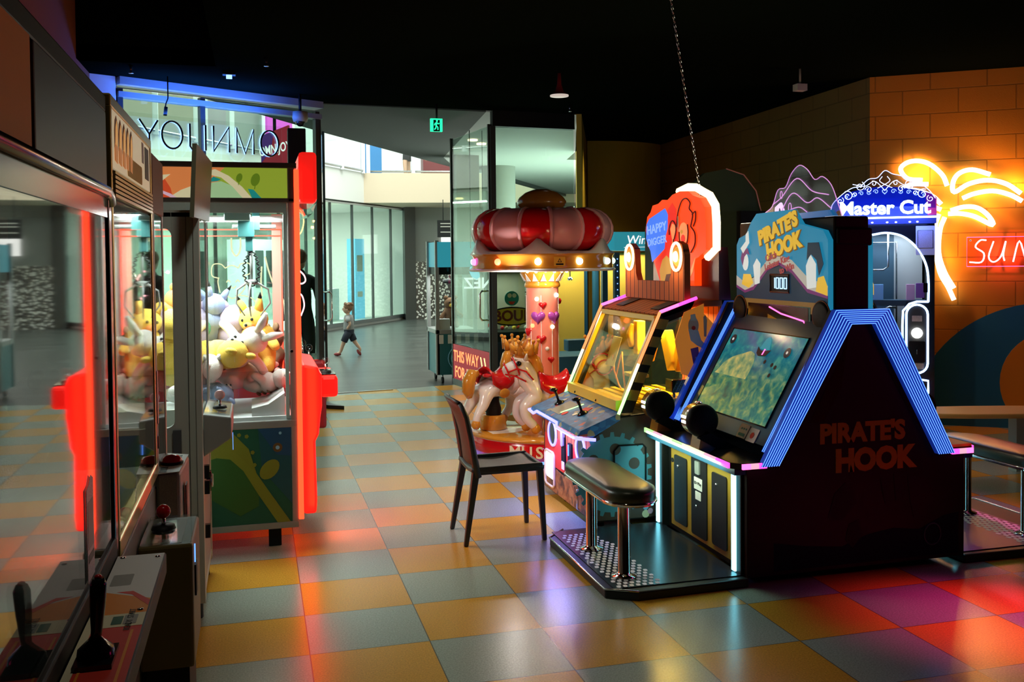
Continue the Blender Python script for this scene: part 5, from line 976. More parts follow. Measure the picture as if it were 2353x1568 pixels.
m_.use('sign_skin'); poly(m_,gs,ngon((.68,.45),.07,20,.09),.003); poly(m_,gs,[(.5,.4),(.53,.4),(.56,.46),(.55,.52),(.5,.54),(.47,.49)],.003); poly(m_,gs,[(.5,.4),(.53,.4),(.53,.28),(.5,.28)],.0025); poly(m_,gs,[(.52,.28),(.6,.33),(.7,.3),(.72,.2),(.6,.16),(.53,.2)],.0025); poly(m_,gs,[(.78,.12),(.86,.24),(.82,.12),(.76,.05)],.003)
m_.use('sign_line')
for q in ([(.58,.5),(.6,.62),(.66,.72),(.73,.74),(.79,.7),(.78,.65),(.83,.6),(.8,.5)],[(.62,.46),(.63,.38),(.68,.33),(.74,.36),(.76,.45),(.75,.52)],[(.8,.5),(.86,.44),(.86,.35),(.8,.28)],[(.82,.6),(.87,.62),(.87,.55),(.84,.5)],[(.46,.44),(.46,.5),(.5,.56),(.55,.54),(.57,.48),(.54,.4)],[(.53,.4),(.52,.28),(.55,.22)],[(.55,.3),(.62,.34),(.7,.3)]): stroke(m_,gs,q,.0045,.005,n=5)
m_.use('sign_deepred'); poly(m_,gs,ngon((.68,.4),.03,14,.035),.002,.004); m_.use('sign_gold'); poly(m_,gs,ngon((.66,.46),.017,12),.002,.005); m_.use('white_print'); m_.obox(gs.p(.605,.53,.006),gs.u*.006,gs.v*.05,gs.n*.001)
m_.build('sign_print',sg)
m_=mb('dark_red'); m_.prism([(2.72,y0+.0,1.34),(2.8,y0,1.34),(2.78,y0,1.66),(2.72,y0,1.66)],(0,W_,0)); m_.build('sign_support',t)
# chain from the ceiling to the sign
ch=mb('steel'); a=Vector((2.58,5.6,3.3)); b_=Vector((2.765,5.55,2.0)); n=46
for k in range(n):
    p=a.lerp(b_,k/n); q=a.lerp(b_,(k+1.25)/n); s=Vector((.006,0,0)) if k%2 else Vector((0,.006,0)); ch.tube([p+s,q+s,q-s,p-s],.0022,4,True)
tag(ch.build('hanging_chain',None,o=tuple(a)),'steel chain hanging from ceiling to glowing orange prospector sign','chain')
# ================================================================== fishing game with two screens
t=thing('arcade_machine',"big black double sided fishing arcade cabinet marked PIRATE'S HOOK with blue light bars",'arcade machine',(2.9,4.63,0)); py0,py1=4.12,5.14; XC=2.9
m_=mb('black'); m_.box(2.30,3.50,py0,py1,.04,.56); m_.box(2.26,2.32,py0,py0+.1,.04,.56); m_.box(2.26,2.32,py1-.1,py1,.04,.56); body=m_.build('lower_cabinet',t,.006)
side_=[(2.275,.04),(2.275,.572),(2.365,.572),(2.745,1.33),(3.055,1.33),(3.435,.572),(3.525,.572),(3.525,.04)]
for ya in (py0-.03,py1): sp0=mb('black').prism([(a,ya,b) for a,b in side_],(0,.03,0)).build('side_panel',t,.003)
dks=[]
for sx in (1,-1):
    X=lambda x:XC+sx*(x-XC)
    m_=mb('black_gloss'); m_.prism([(X(2.20),py0-.0,.575),(X(2.24),py0-.045,.575),(X(2.37),py0-.045,.575),(X(2.42),py0,.575),(X(2.42),py1,.575),(X(2.37),py1+.045,.575),(X(2.24),py1+.045,.575),(X(2.20),py1,.575)],(0,0,.03)); dks.append(m_.build('console_deck',t,.004))
for sx in (1,-1):
    X=lambda x:XC+sx*(x-XC); dk=dks[0 if sx==1 else 1]
    # slanted screens
    f0=Fr((X(2.42),py0+.05,.66),(0,1,0),Vector((sx*.30,0,.52)),Vector((-sx*.52,0,.30)))
    m_=mb('black'); mat('bezel_navy',(.01,.05,.1),.3) if 'bezel_navy' not in M else 0; m_=mb('bezel_navy'); poly(m_,f0,[(0,0),(.92,0),(.92,.70),(0,.70)],.02,-.02); sc=m_.build('screen_bezel',t)
    m_=mb('screen_sea'); poly(m_,f0,[(.07,.09),(.85,.09),(.85,.60),(.07,.60)],.004,.001)
    scr=m_.build('screen',sc,label='teal playfield screen')
    m_=mb('black_gloss'); m_.tube([f0.p(a,b,.004) for a,b in ((.07,.09),(.85,.09),(.85,.60),(.07,.60))],.005,4,True,sm=False); m_.build('screen_gasket',sc)
    m_=mb('mq_cream'); 0 if 'isle_sand' in M else pattern_mat('isle_sand',lambda nt,tc:(lambda n:(nt.links.new(tc.outputs['Object'],n.inputs[0]),ramp(nt,n.outputs[0],[(.3,(.06,.2,.12)),(.5,(.28,.36,.14)),(.65,(.5,.45,.15))]))[1])(node(nt,'ShaderNodeTexNoise',Scale=22.0,Detail=5.0)),.3,.7); m_=mb('isle_sand')
    if sx==1:
        pass
    pts=[(.82,.31)]+[(p.x,p.y) for p in spline([(.8,.33),(.76,.39),(.69,.43),(.61,.455),(.55,.475),(.5,.465),(.475,.44),(.46,.38),(.465,.31)],4)]; poly(m_,f0,pts if sx==1 else [(.92-a,b) for a,b in pts],.001,.006)
    mat('ship_brown',(.06,.03,.02),.5) if 'ship_brown' not in M else 0; m_.use('ship_brown'); sp_=[(.49,.51),(.48,.47),(.45,.455),(.38,.46),(.35,.5),(.41,.49),(.45,.49)]; poly(m_,f0,sp_,.001,.008)
    for a_,b_ in ((.28,.42),(.24,.41),(.26,.36),(.36,.43)): poly(m_,f0,ngon((a_,b_),.013,7),.001,.006)
    m_.use('sign_teal'); poly(m_,f0,[(.47,.5),(.45,.56),(.42,.58),(.39,.55),(.37,.5)],.001,.007); m_.use('led_pink'); poly(m_,f0,[(.42,.465),(.41,.465),(.405,.50),(.415,.50)],.001,.01); m_.use('mq_white')
    for c_ in ((.79,.53),(.19,.5)): m_.use('bezel_navy'); poly(m_,f0,ngon(c_,.03,14),.001,.009); m_.use('mq_white'); poly(m_,f0,ngon(c_,.009,8),.001,.011)
    m_.build('screen_picture',scr)
    m_=mb('white_print'); poly(m_,f0,rrect(.2,.29,.0,.075,.006),.003,.001); poly(m_,f0,rrect(.1,.19,-.005,.07,.006),.003,.001); m_.use('red_print'); poly(m_,f0,ngon((.145,.03),.018,7),.001,.005); m_.use('teal_print')
    for k in range(3): poly(m_,f0,ngon((.22+k*.022,.05),.006,6),.001,.005)
    poly(m_,f0,rrect(.215,.275,.01,.025,.004),.001,.005); m_.build('instruction_card',sc)
    for ub in (-.085,.925):
        m_=mb('bluebar'); poly(m_,f0,[(ub,-.03),(ub+.08,-.03),(ub+.08,.76),(ub,.76)],.03,-.02); bb=m_.build('light_bar',t,label='ribbed blue light bar')
        m_=mb('led_blue_line')
        for k in range(5): m_.cyl(f0.p(ub+.01+k*.015,-.03,.011),f0.p(ub+.01+k*.015,.76,.011),.0019,n=5)
        m_.build('light_line',bb)
    # front face: yellow panel with three black doors, two light columns
    f1=Fr((X(2.302),py1 if sx==1 else py0,.0),(0,-sx,0),(0,0,1),(-sx,0,0)); mat('panel_ochre',(.36,.22,.02),.5) if 'panel_ochre' not in M else 0
    m_=mb('panel_ochre'); poly(m_,f1,[(.15,.07),(.87,.07),(.87,.52),(.15,.52)],.008); yp=m_.build('front_panel',t,label='ochre yellow front panel')
    for (a,b) in ((.20,.36),(.42,.60),(.66,.82)):
        md=a==.42; m_=mb('black_trim'); poly(m_,f1,rrect(a,b,.1 if not md else .09,.48 if not md else .52,.015),.008,.007); m_.use('chrome').lathe([(.008,0),(.008,.004),(0,.005)],f1.p((a+b)/2-.03,.42 if not md else .25,.015),10,f1.n); 
        if md: m_.use('grey_metal'); poly(m_,f1,rrect(.48,.53,.43,.5,.005),.01,.014); m_.use('white_print'); poly(m_,f1,rrect(.46,.555,.345,.41,.003),.002,.016); poly(m_,f1,rrect(.475,.54,.29,.335,.003),.002,.016); m_.use('black'); text(m_,f1,'$2=1Play',.022,.507,.38,.001,.019)
        m_.build('coin_door',yp)
    m_=mb('black_trim'); poly(m_,f1,ngon((.17,.44),.013,12),.004,.008); m_.build('panel_lock',yp)
    for a in (.035,.945):
        m_=mb('led_cyan'); mm=Fr((X(2.258),py1 if sx==1 else py0,0),(0,-sx,0),(0,0,1),(-sx,0,0)); poly(m_,mm,[(a,.055),(a+.035,.055),(a+.035,.53),(a,.53)],.012); m_.build('light_column',t,.003,label='vertical cyan white light column')
    # deck edge lights: white, green, yellow, pink pieces
    cs_=['led_lime','led_warm','bulb_magenta','led_warm','led_warm','led_lime','led_warm','led_pink','led_magenta']; yy=[py1+.02-k*(py1-py0+.0)/8.6 for k in range(9)]
    mat('rgb_lime',(.4,.6,.3),.4,em=(.45,1,.35),es=1.1) if 'rgb_lime' not in M else 0; mat('rgb_white',(.6,.6,.5),.4,em=(.85,1,.6),es=1.2) if 'rgb_white' not in M else 0; mat('rgb_rose',(.6,.3,.4),.4,em=(1,.45,.6),es=1.1) if 'rgb_rose' not in M else 0
    es_=['rgb_lime','rgb_rose','rgb_white','rgb_lime','rgb_white','rgb_white','rgb_rose','led_magenta']
    for k,mm in enumerate(es_): ya=py1+.0-k*(py1-py0)/8; mb(mm).box(min(X(2.19),X(2.203)),max(X(2.19),X(2.203)),ya-(py1-py0)/8,ya,.578,.603).build('edge_light',dk)
    for k,mm in enumerate(['led_pink','rgb_rose','led_magenta']): xa=2.24+k*.043; mb(mm).box(min(X(xa),X(xa+.043)),max(X(xa),X(xa+.043)),py0-.058,py0-.045,.578,.603).build('edge_light',dk)
    mb('bezel_navy').box(min(X(2.215),X(2.28)),max(X(2.215),X(2.28)),py0-.02,py1+.02,.545,.575).build('edge_skirt',dk)
    # fishing reels
    for yr in (4.50,5.03):
        m_=mb('amber_dark'); m_.prism([(X(2.2),yr-.05,.605),(X(2.34),yr-.05,.605),(X(2.28),yr-.05,.68),(X(2.22),yr-.05,.70)],(0,.1,0)); st=m_.build('reel_stand',t)
        mat('reel_amber',(.35,.14,.02),.2,coat=.5) if 'reel_amber' not in M else 0
        m_=mb('reel_amber'); c_=Vector((X(2.23),yr,.75)); m_.lathe([(.0,.06),(.07,.06),(.083,.05),(.083,-.03),(.08,-.045)],c_,28,(0,1,0)); rl=m_.build('reel',st); m_=mb('black'); m_.lathe([(.0,-.055),(.07,-.055),(.085,-.045),(.088,-.03),(.088,-.02)],c_,28,(0,1,0)); m_.prism([(X(2.24),yr-.055,.70),(X(2.42),yr-.055,.605),(X(2.30),yr-.055,.605),(X(2.2),yr-.055,.66)],(0,.03,0)); m_.build('reel_cover',rl); m_=mb('chrome'); m_.ell((X(2.23),yr+.01,.838),(.02,.03,.008)); m_.build('reel_button',rl)
        mb('led_white').box(min(X(2.143),X(2.15)),max(X(2.143),X(2.15)),yr-.005,yr+.04,.762,.775).build('reel_light',rl); mb('led_white').box(min(X(2.145),X(2.152)),max(X(2.145),X(2.152)),yr-.005,yr+.04,.735,.748).build('reel_light',rl)
    # marquee
    mqx=2.80 if sx==1 else 3.0
    gm=Fr((mqx,py1-.05,1.30),(0,-1,0),(0,0,1),(-sx,0,0)); Wm=.93
    shp=[(0,.0),(.0,.37),(.03,.41),(.11,.43),(.17,.5),(.23,.545),(.6,.55),(.68,.47),(Wm-.04,.43),(Wm,.38),(Wm,0)]
    m_=mb('mq_blue'); poly(m_,gm,shp,.03,.0); mq=m_.build('marquee',t,label='blue marquee with treasure seekers')
    m_=mb('mq_navy'); poly(m_,gm,[(0,.0),(Wm,.0),(Wm,.14),(.7,.2),(.47,.3),(.25,.2),(0,.13)],.001,.03); m_.use('mq_cream'); poly(m_,gm,[(0,.13),(.1,.1),(.2,.13),(.35,.24),(.47,.27),(.6,.23),(.75,.13),(Wm,.1),(Wm,.15),(.75,.19),(.6,.28),(.47,.31),(.35,.28),(.2,.18),(.1,.15),(0,.19)],.001,.031); m_.use('mq_purple'); poly(m_,gm,[(0,.12),(.1,.09),(.2,.11),(.35,.22),(.47,.255),(.6,.21),(.75,.11),(Wm,.085),(Wm,.1),(.75,.13),(.6,.23),(.47,.27),(.35,.24),(.2,.13),(.1,.105),(0,.135)],.001,.0315)
    m_.use('mq_brown'); poly(m_,gm,[(0,.0),(Wm,.0),(Wm,.06),(0,.06)],.001,.0318)
    m_.use('mq_gold'); 
    m_.use('mq_brown'); text(m_,gm,"PIRATE'S",.108,.465,.447,.002,.032,bold=.085,rot=.26); text(m_,gm,'HOOK',.115,.525,.352,.002,.032,bold=.085,rot=.2); m_.use('mq_gold'); text(m_,gm,"PIRATE'S",.108,.46,.45,.002,.035,bold=.06,rot=.26); text(m_,gm,'HOOK',.115,.52,.355,.002,.035,bold=.06,rot=.2)
    m_.use('mq_red'); text(m_,gm,'Catch',.05,.40,.30,.003,.036,bold=.02,rot=.22); text(m_,gm,'Lobster King',.05,.46,.265,.003,.036,bold=.02,rot=.22); text(m_,gm,'to Win',.05,.56,.235,.003,.036,bold=.02,rot=.22)
    m_.use('mq_white'); poly(m_,gm,ngon((.11,.27),.035,14,.05),.002,.033); poly(m_,gm,[(.22,.14),(.2,.25),(.24,.29),(.28,.26),(.27,.15)],.002,.033); poly(m_,gm,[(.75,.13),(.74,.25),(.78,.31),(.83,.26),(.83,.14)],.002,.033); m_.use('mq_purple'); poly(m_,gm,[(.06,.29),(.08,.34),(.14,.35),(.16,.31),(.13,.32),(.1,.3),(.08,.25)],.002,.035); m_.use('mq_navy'); poly(m_,gm,[(.75,.28),(.76,.37),(.86,.37),(.9,.26),(.86,.2),(.84,.28),(.79,.31)],.002,.035); m_.use('mq_gold'); poly(m_,gm,[(.07,.14),(.09,.2),(.17,.2),(.2,.15),(.15,.12)],.002,.034); poly(m_,gm,[(.83,.12),(.85,.19),(.9,.2),(Wm,.15),(Wm,.1)],.002,.034)
    m_.use('mq_white'); poly(m_,gm,[(.12,.43),(.15,.45),(.16,.38),(.09,.32),(.06,.35),(.12,.39)],.002,.036); m_.build('marquee_print',mq)
    m_=mb('digit_blue')
    df_=Fr(gm.p(.41,.125,.036),gm.u,gm.v,gm.n)
    def dig(m,x,ch,w=.025,h=.058):
        S7={'1':'cf','0':'abcdef'}[ch]; P7={'a':((0,h),(w,h)),'b':((w,h),(w,h/2)),'c':((w,h/2),(w,0)),'d':((w,0),(0,0)),'e':((0,0),(0,h/2)),'f':((0,h/2),(0,h))}
        if ch=='1': S7='bc'
        for c in S7: p,q=P7[c]; m.seg(df_.p(x+p[0],p[1]),df_.p(x+q[0],q[1]),.005,.003,gm.n)
    for k,chh in enumerate('1000'): dig(m_,k*.04,chh)
    m_.build('score_digits',mq,label='blue white digits 1000'); m_=mb('brown_print'); m_.tube([gm.p(a,b,.033) for a,b in ((.385,.105),(.575,.105),(.575,.2),(.385,.2))],.006,4,True,sm=False); m_.use('black'); poly(m_,gm,[(.385,.105),(.575,.105),(.575,.2),(.385,.2)],.001,.032); m_.build('score_frame',mq)
    for a in (.05,Wm-.05): m_=mb('black'); m_.lathe([(.07,0),(.075,.01),(.06,.016),(0,.012)],gm.p(a,-.005,.03),24,gm.n); m_.use('brown_print').tube([gm.p(a+.078*math.cos(k*PI/12),-.005+.078*math.sin(k*PI/12),.036) for k in range(24)],.004,5,True); m_.build('speaker',mq)
    m_=mb('black_gloss'); poly(m_,gm,[(.14,-.07),(.78,-.07),(.78,.035),(.14,.035)],.004,.03); m_.use('red_gloss'); mat('slot_red',(.15,.01,.01),.3) if 'slot_red' not in M else 0; m_.use('slot_red'); poly(m_,gm,[(.4,.03),(.76,.03),(.76,-.04)],.001,.0345); m_.use('led_pink'); m_.tube([gm.p(*p) for p in ((.38,.02,.037),(.5,-.012,.037),(.72,-.04,.037),(.75,-.07,.037))],.004,5); m_.use('yellow_print'); poly(m_,gm,[(.36,-.065),(.36,-.02),(.5,-.055),(.52,-.065)],.001,.035); m_.build('ticket_slot',mq)
    # blue light bars: three lengths on each side panel
for yy,ny in ((py0-.03,-1),(py1+.03,1)):
    f2=Fr((0,yy,0),(1,0,0),(0,0,1),(0,ny,0)); outl=[((2.335,.585),(2.435,.585),(2.84,1.26),(2.745,1.335)),((2.745,1.335),(2.84,1.26),(2.97,1.26),(3.055,1.335)),((3.055,1.335),(2.97,1.26),(3.345,.585),(3.445,.585))]
    for q in outl:
        m_=mb('bluebar'); poly(m_,f2,list(q),.03,.0); bb=m_.build('light_bar',t,label='ribbed blue light bar')
        m_=mb('led_blue_line'); a,b,c,d=[Vector((p[0],p[1])) for p in q]
        if q is outl[1]: a,b,c,d=a,b,c,d
        for k in range(8):
            u=(k+.3)/7.6; p=a.lerp(b,u) ; r_=d.lerp(c,u); m_.cyl(f2.p(p.x,p.y,.031),f2.p(r_.x,r_.y,.031),.0019,n=5)
        m_.build('light_line',bb)
m_=mb('black'); m_.box(2.80,3.0,py0+.03,py1-.03,1.28,1.80); m_.prism([(2.80,py0+.02,1.74),(3.0,py0+.02,1.74),(3.0,py0+.02,1.65),(2.8,py0+.02,1.66)],(0,-.02,0)); tw=m_.build('tower',t,.01)
m_=mb('sign_white'); mat('vent_white',(.5,.5,.5),.5,em=(.8,.85,1),es=.8)
m_=mb('vent_white')
for r in range(2):
    for k in range(6): m_.box(2.815+r*.09,2.88+r*.09,py0+.06+k*.014,py0+.064+k*.014,1.8,1.802)
m_.build('tower_vent',tw)
m_=mb('acrylic_purple'); cf_=Fr((2.9,py1-.1,1.79),(0,-1,0),(0,0,1),(-1,0,0)); cr=[(0,0),(.05,.06),(.14,.1),(.2,.19),(.28,.2),(.34,.27),(.42,.31),(.5,.28),(.57,.22),(.64,.23),(.72,.18),(.78,.08),(.82,0)]; cr=[(p.x,p.y) for p in spline(cr,4)]
poly(m_,cf_,cr,.008); cp=m_.build('crest_plate',t,label='clear purple scalloped crest'); m_=mb('neon_pink'); mat('crest_line',(.5,.3,.5),.4,em=(.85,.35,.8),es=.9); m_=mb('crest_line'); m_.tube([cf_.p(a,b,.004) for a,b in cr],.0025,5); 
for q in ([(.15,.11),(.25,.15),(.4,.24),(.55,.16),(.7,.13)],[(.2,.02),(.35,.16),(.5,.1),(.6,.12),(.72,.06)],[(.2,.0),(.3,.06),(.42,.08),(.5,.05)]): stroke(m_,cf_,q,.003,.006,n=5)
for c_,r in (((.24,.16),.016),((.33,.08),.022)): m_.tube([cf_.p(c_[0]+r*.7*math.cos(k*PI/8),c_[1]+r*1.3*math.sin(k*PI/8),.006) for k in range(16)],.0025,5,True)
m_.build('crest_line',cp); m_=mb('lit_white'); m_.tube([cf_.p(.14,.02,-.02),cf_.p(.15,.09,-.02),cf_.p(.19,.11,-.02),cf_.p(.22,.06,-.02),cf_.p(.22,.0,-.02)],.012,8); m_.build('crest_lamp',cp)
# side print
mat('print_gold_dim',(.3,.24,.02),.7,spec=.1); mat('print_ghost',(.018,.017,.02),.7,spec=.1); mat('print_wave',(.002,.014,.024),.7,spec=.1); mat('print_maroon',(.02,.004,.003),.7,spec=.1)
f3=Fr((0,py0-.03,0),(1,0,0),(0,0,1),(0,-1,0)); m_=mb('print_gold_dim'); text(m_,f3,"PIRATE'S",.13,2.92,.715,.002,.0,bold=.05); text(m_,f3,'HOOK',.15,2.99,.575,.002,.0,bold=.06); m_.use('print_wave'); wv=[(2.42,.2),(2.6,.17),(2.8,.15),(2.95,.2),(3.1,.22),(3.25,.2),(3.4,.26),(3.49,.27),(3.49,.06),(2.42,.06)]; poly(m_,f3,wv,.001); m_.use('print_ghost')
for q in ([(2.72,.3),(2.76,.42),(2.82,.47),(2.87,.42),(2.86,.34),(2.8,.28)],[(2.85,.56),(2.88,.48),(2.84,.5)],[(3.02,.48),(3.06,.48),(3.08,.37),(3.05,.34)],[(3.1,.5),(3.15,.5),(3.15,.36),(3.11,.36)],[(3.18,.48),(3.28,.46),(3.36,.36),(3.3,.24),(3.22,.26),(3.2,.34)],[(2.84,.26),(2.9,.28),(2.92,.2),(2.86,.14),(2.82,.18)]): poly(m_,f3,q,.001,.001)
m_.use('print_maroon'); poly(m_,f3,[(2.62,.78),(2.8,1.1),(2.84,1.22),(2.8,.95),(2.7,.78)],.001); poly(m_,f3,[(3.02,1.22),(3.08,1.0),(3.2,.8),(3.26,.72),(3.22,.95)],.001); m_.build('side_print',body,label="faded PIRATE'S HOOK print on black side")
mat('wave_ring',(.005,.05,.08),.5); mb('wave_ring').tube([f3.p(3.33+.05*math.cos(k*PI/12),.17+.055*math.sin(k*PI/12),.003) for k in range(24)],.004,5,True).build('wave_ring_print',body)
mb('orange_print').box(3.44,3.57,py0-.03,py0+.3,.606,.622).build('deck_top_plate',dks[1],label='orange top plate at far station')
light('deck_spill','AREA',(2.17,4.65,.57),3,(.7,1,.7),.05,.9,rot=(0,-.9,0),parent=t)
# ------------------------------------------------------------------ platforms with benches
def station(sx,lab_p,lab_s):
    X=lambda x:XC+sx*(x-XC)
    p=thing('foot_platform',lab_p,'platform',(X(1.95),4.6,0))
    m_=mb('black_trim'); pts=[(2.28,4.08),(1.70,4.06),(1.56,4.14),(1.56,5.0),(1.68,5.13),(2.28,5.13)] if sx==1 else [(2.28,4.08),(1.5,4.06),(1.4,4.14),(1.4,5.0),(1.5,5.13),(2.28,5.13)]
    m_.prism([(X(a),b,0.0) for a,b in pts],(0,0,.045)); m_.build('base_plate',p,.008)
    m_=mb('steel'); q=[(X(a),b,.046) for a,b in pts[1:5]]; m_.tube(q,.006,5); m_.build('edge_trim',p)
    mat('pad_violet_light_tint',(.12,.01,.14),.35) if 'pad_violet_light_tint' not in M else 0; mat('pad_dark',(.012,.015,.02),.25) if 'pad_dark' not in M else 0  # violet light on the far mat is put into its colour
    m_=mb('pad_dark' if sx==1 else 'pad_violet_light_tint'); m_.box(min(X(1.6),X(2.27)),max(X(1.6),X(2.27)),4.12,5.09,.045,.05); m_.build('mat',p)
    mat('dot_white',(.95,.95,.93),.6) if 'dot_white' not in M else 0; m_=mb('dot_white')
    k=0
    for i in range(7):
        for j in range(24):
            x=1.63+i*.033+(j%2)*.0165; y=4.14+j*.037
            if x<1.86 and not(i==6 and j>18): m_.prism([(X(x-.012),y-.007,.0503),(X(x-.006),y-.014,.0503),(X(x+.007),y-.013,.0503),(X(x+.012),y+.007,.0503),(X(x+.006),y+.014,.0503),(X(x-.007),y+.013,.0503)],(0,0,.0008))
    o_=m_.build('tread_dots',p,label='rows of white anti slip dots'); 
    s=thing('bench_stool',lab_s,'stool',(X(1.71),4.48,.051))
    for yy in (4.27,4.73):
        m_=mb('chrome'); m_.lathe([(.0,.051),(.06,.051),(.062,.058),(.035,.066),(.03,.075),(.03,.44)],(X(1.71),yy,0),28); m_.build('post',s)
    m_=mb('chrome'); rim=[(X(1.71)+.13*math.cos(a),4.48+(.27 if math.sin(a)>0 else -.27)+.14*math.sin(a),.448) for a in [2*PI*k/36+.001 for k in range(36)]]; m_.tube(rim,.008,6,True); m_.prism([(p_[0],p_[1],.435) for p_ in rim],(0,0,.012)); m_.build('seat_rim',s)
    m_=mb('vinyl' if sx==1 else 'vinyl'); n=36; vs=[]; fs=[]; lv=[(1.0,.448),(1.04,.46),(1.04,.49),(.98,.508),(.8,.518),(.4,.522),(.0,.523)]
    for r,z in lv:
        for k_ in range(n): a=2*PI*k_/n+.001; e_=1 if math.sin(a)>0 else -1; vs.append((X(1.71)+.125*r*math.cos(a),4.48+e_*.27*min(1,r*1.05)*(1 if r>.5 else r*2)+.138*r*math.sin(a),z))
    for i in range(len(lv)-1):
        for k_ in range(n): l=(k_+1)%n; fs.append((i*n+k_,i*n+l,(i+1)*n+l,(i+1)*n+k_))
    m_.add(vs,fs,True); m_.build('seat',s,label='black vinyl padded seat')
station(1,'black foot platform with white dots in front of fishing cabinet','long black vinyl bench stool with two chrome posts near grey chair')
station(-1,'violet lit foot platform on the far side of the fishing cabinet','bench stool with pink lit seat at the right edge of picture')
# ================================================================== plastic chair (feet at the four measured corners, faces +X)
t=thing('plastic_chair','dark grey moulded plastic chair facing the digger game','chair',(1.34,5.3,0))
def leg(p,q,w0,w1,nm='leg'):
    m_=mb('chair_plastic'); p=Vector(p);q=Vector(q); a=w0/2;b=w1/2
    m_.add([p+Vector((-a,-a,0)),p+Vector((a,-a,0)),p+Vector((a,a,0)),p+Vector((-a,a,0)),q+Vector((-b,-b,0)),q+Vector((b,-b,0)),q+Vector((b,b,0)),q+Vector((-b,b,0))],[(0,1,2,3),(7,6,5,4),(0,4,5,1),(1,5,6,2),(2,6,7,3),(3,7,4,0)]); m_.build(nm,t,.006)
leg((1.565,5.115,0),(1.545,5.14,.43),.026,.04); leg((1.565,5.485,0),(1.545,5.46,.43),.026,.04); leg((1.11,5.125,0),(1.175,5.14,.42),.026,.042); leg((1.105,5.485,0),(1.175,5.46,.42),.026,.042)
m_=mb('chair_plastic'); nx,ny=9,9; vs=[];fs=[]
for i in range(nx):
    for j in range(ny):
        u=i/(nx-1);v=j/(ny-1); x=1.15+.42*u; y=5.12+.36*v; z=.435-.02*math.sin(PI*u)+.012*u-.012*math.sin(PI*v)-(.02 if u>.95 else 0); vs.append((x,y,z))
for i in range(nx-1):
    for j in range(ny-1): fs.append((i*ny+j,(i+1)*ny+j,(i+1)*ny+j+1,i*ny+j+1))
m_.add(vs,fs,True); s_=m_.build('seat',t); s_.modifiers.new('th','SOLIDIFY').thickness=.022
m_=mb('chair_plastic')
for yy in (5.13,5.47): m_.seg((1.16,yy,.415),(1.56,yy,.42),.022,.045)
m_.seg((1.555,5.13,.415),(1.555,5.47,.415),.02,.04); m_.build('seat_frame',t,.004)
m_=mb('chair_plastic')
for yy in (5.13,5.47): m_.tube([(1.185,yy,.38),(1.165,yy,.48),(1.145,yy,.6),(1.12,yy,.72),(1.085,yy,.8)],[.022,.021,.019,.017,.014],8)
m_.tube([(1.082,5.13,.8),(1.06,5.2,.812),(1.053,5.3,.815),(1.06,5.4,.812),(1.082,5.47,.8)],.012,8); m_.build('back_frame',t)
m_=mb('chair_mesh'); vs=[];fs=[];n1,n2=10,9
for i in range(n1):
    u=i/(n1-1); z=.44+.365*u; x0=1.175-.03*u-.06*u**3
    for j in range(n2): v=j/(n2-1); vs.append((x0-.035*math.sin(PI*v)*(0.4+.6*u),5.135+.33*v,z))
for i in range(n1-1):
    for j in range(n2-1): fs.append((i*n2+j,i*n2+j+1,(i+1)*n2+j+1,(i+1)*n2+j))
m_.add(vs,fs,True); b_=m_.build('backrest',t); b_.modifiers.new('th','SOLIDIFY').thickness=.008
# ================================================================== ticket-cut prize machine by the block wall (local frame: x along its front, y into it)
MCp=Vector((5.6,6.85,0)); rz=math.atan2(Wd.y,Wd.x)
t=thing('prize_machine','tall dark blue Master Cut prize machine with glowing blue outlines','arcade machine',tuple(MCp),None,local=True,rotz=rz)
f=Fr((0,0,0),(1,0,0),(0,0,1),(0,-1,0))
m_=mb('black'); m_.box(-.80,.0,.03,.75,.04,.9); m_.box(-.80,-.76,.03,.75,.9,1.88); m_.box(-.04,0,.03,.75,.9,1.88); m_.box(-.8,0,.71,.75,.9,1.88); m_.box(-.8,0,.03,.75,1.85,1.9); m_.build('cabinet',t,.006)
# front with arched opening
op=[(-.74,1.2),(-.74,1.79),(-.5,1.795),(-.38,1.795),(-.25,1.76),(-.14,1.66),(-.07,1.52),(-.05,1.38),(-.05,1.2)]
m_=mb('black_gloss'); cell=[(-.8,1.88),(0,1.88),(0,1.2),(-.05,1.2)]+list(reversed(op[2:-1]))+[(-.74,1.79),(-.74,1.2),(-.8,1.2)]
poly(m_,f,[(-.8,1.2),(-.8,1.88),(0,1.88),(0,1.2)]+list(reversed(op[1:])) [0:0]+[(-.05,1.2),(-.05,1.38),(-.07,1.52),(-.14,1.66),(-.25,1.76),(-.38,1.795),(-.5,1.795),(-.74,1.79),(-.74,1.2)],.02,-.03)
poly(m_,f,[(-.8,.04),(0,.04),(0,1.2),(-.22,1.2),(-.26,1.1),(-.26,.62),(-.74,.62),(-.74,1.2),(-.8,1.2)],.02,-.03); m_.build('front_panel',t)
m_=mb('led_bluewhite'); m_.tube([f.p(a,b,.0) for a,b in [(p.x,p.y) for p in spline([(-.5,1.78),(-.38,1.795),(-.25,1.76),(-.14,1.66),(-.07,1.52),(-.05,1.38),(-.05,1.2)],5)]+[(-.05,1.2),(-.14,1.2),(-.2,1.18),(-.25,1.12),(-.255,1.0),(-.255,.7),(-.24,.6),(-.19,.54),(-.05,.52),(-.05,.42),(-.07,.35)]],.009,6); m_.build('outline_light',t,label='blue white outline light')
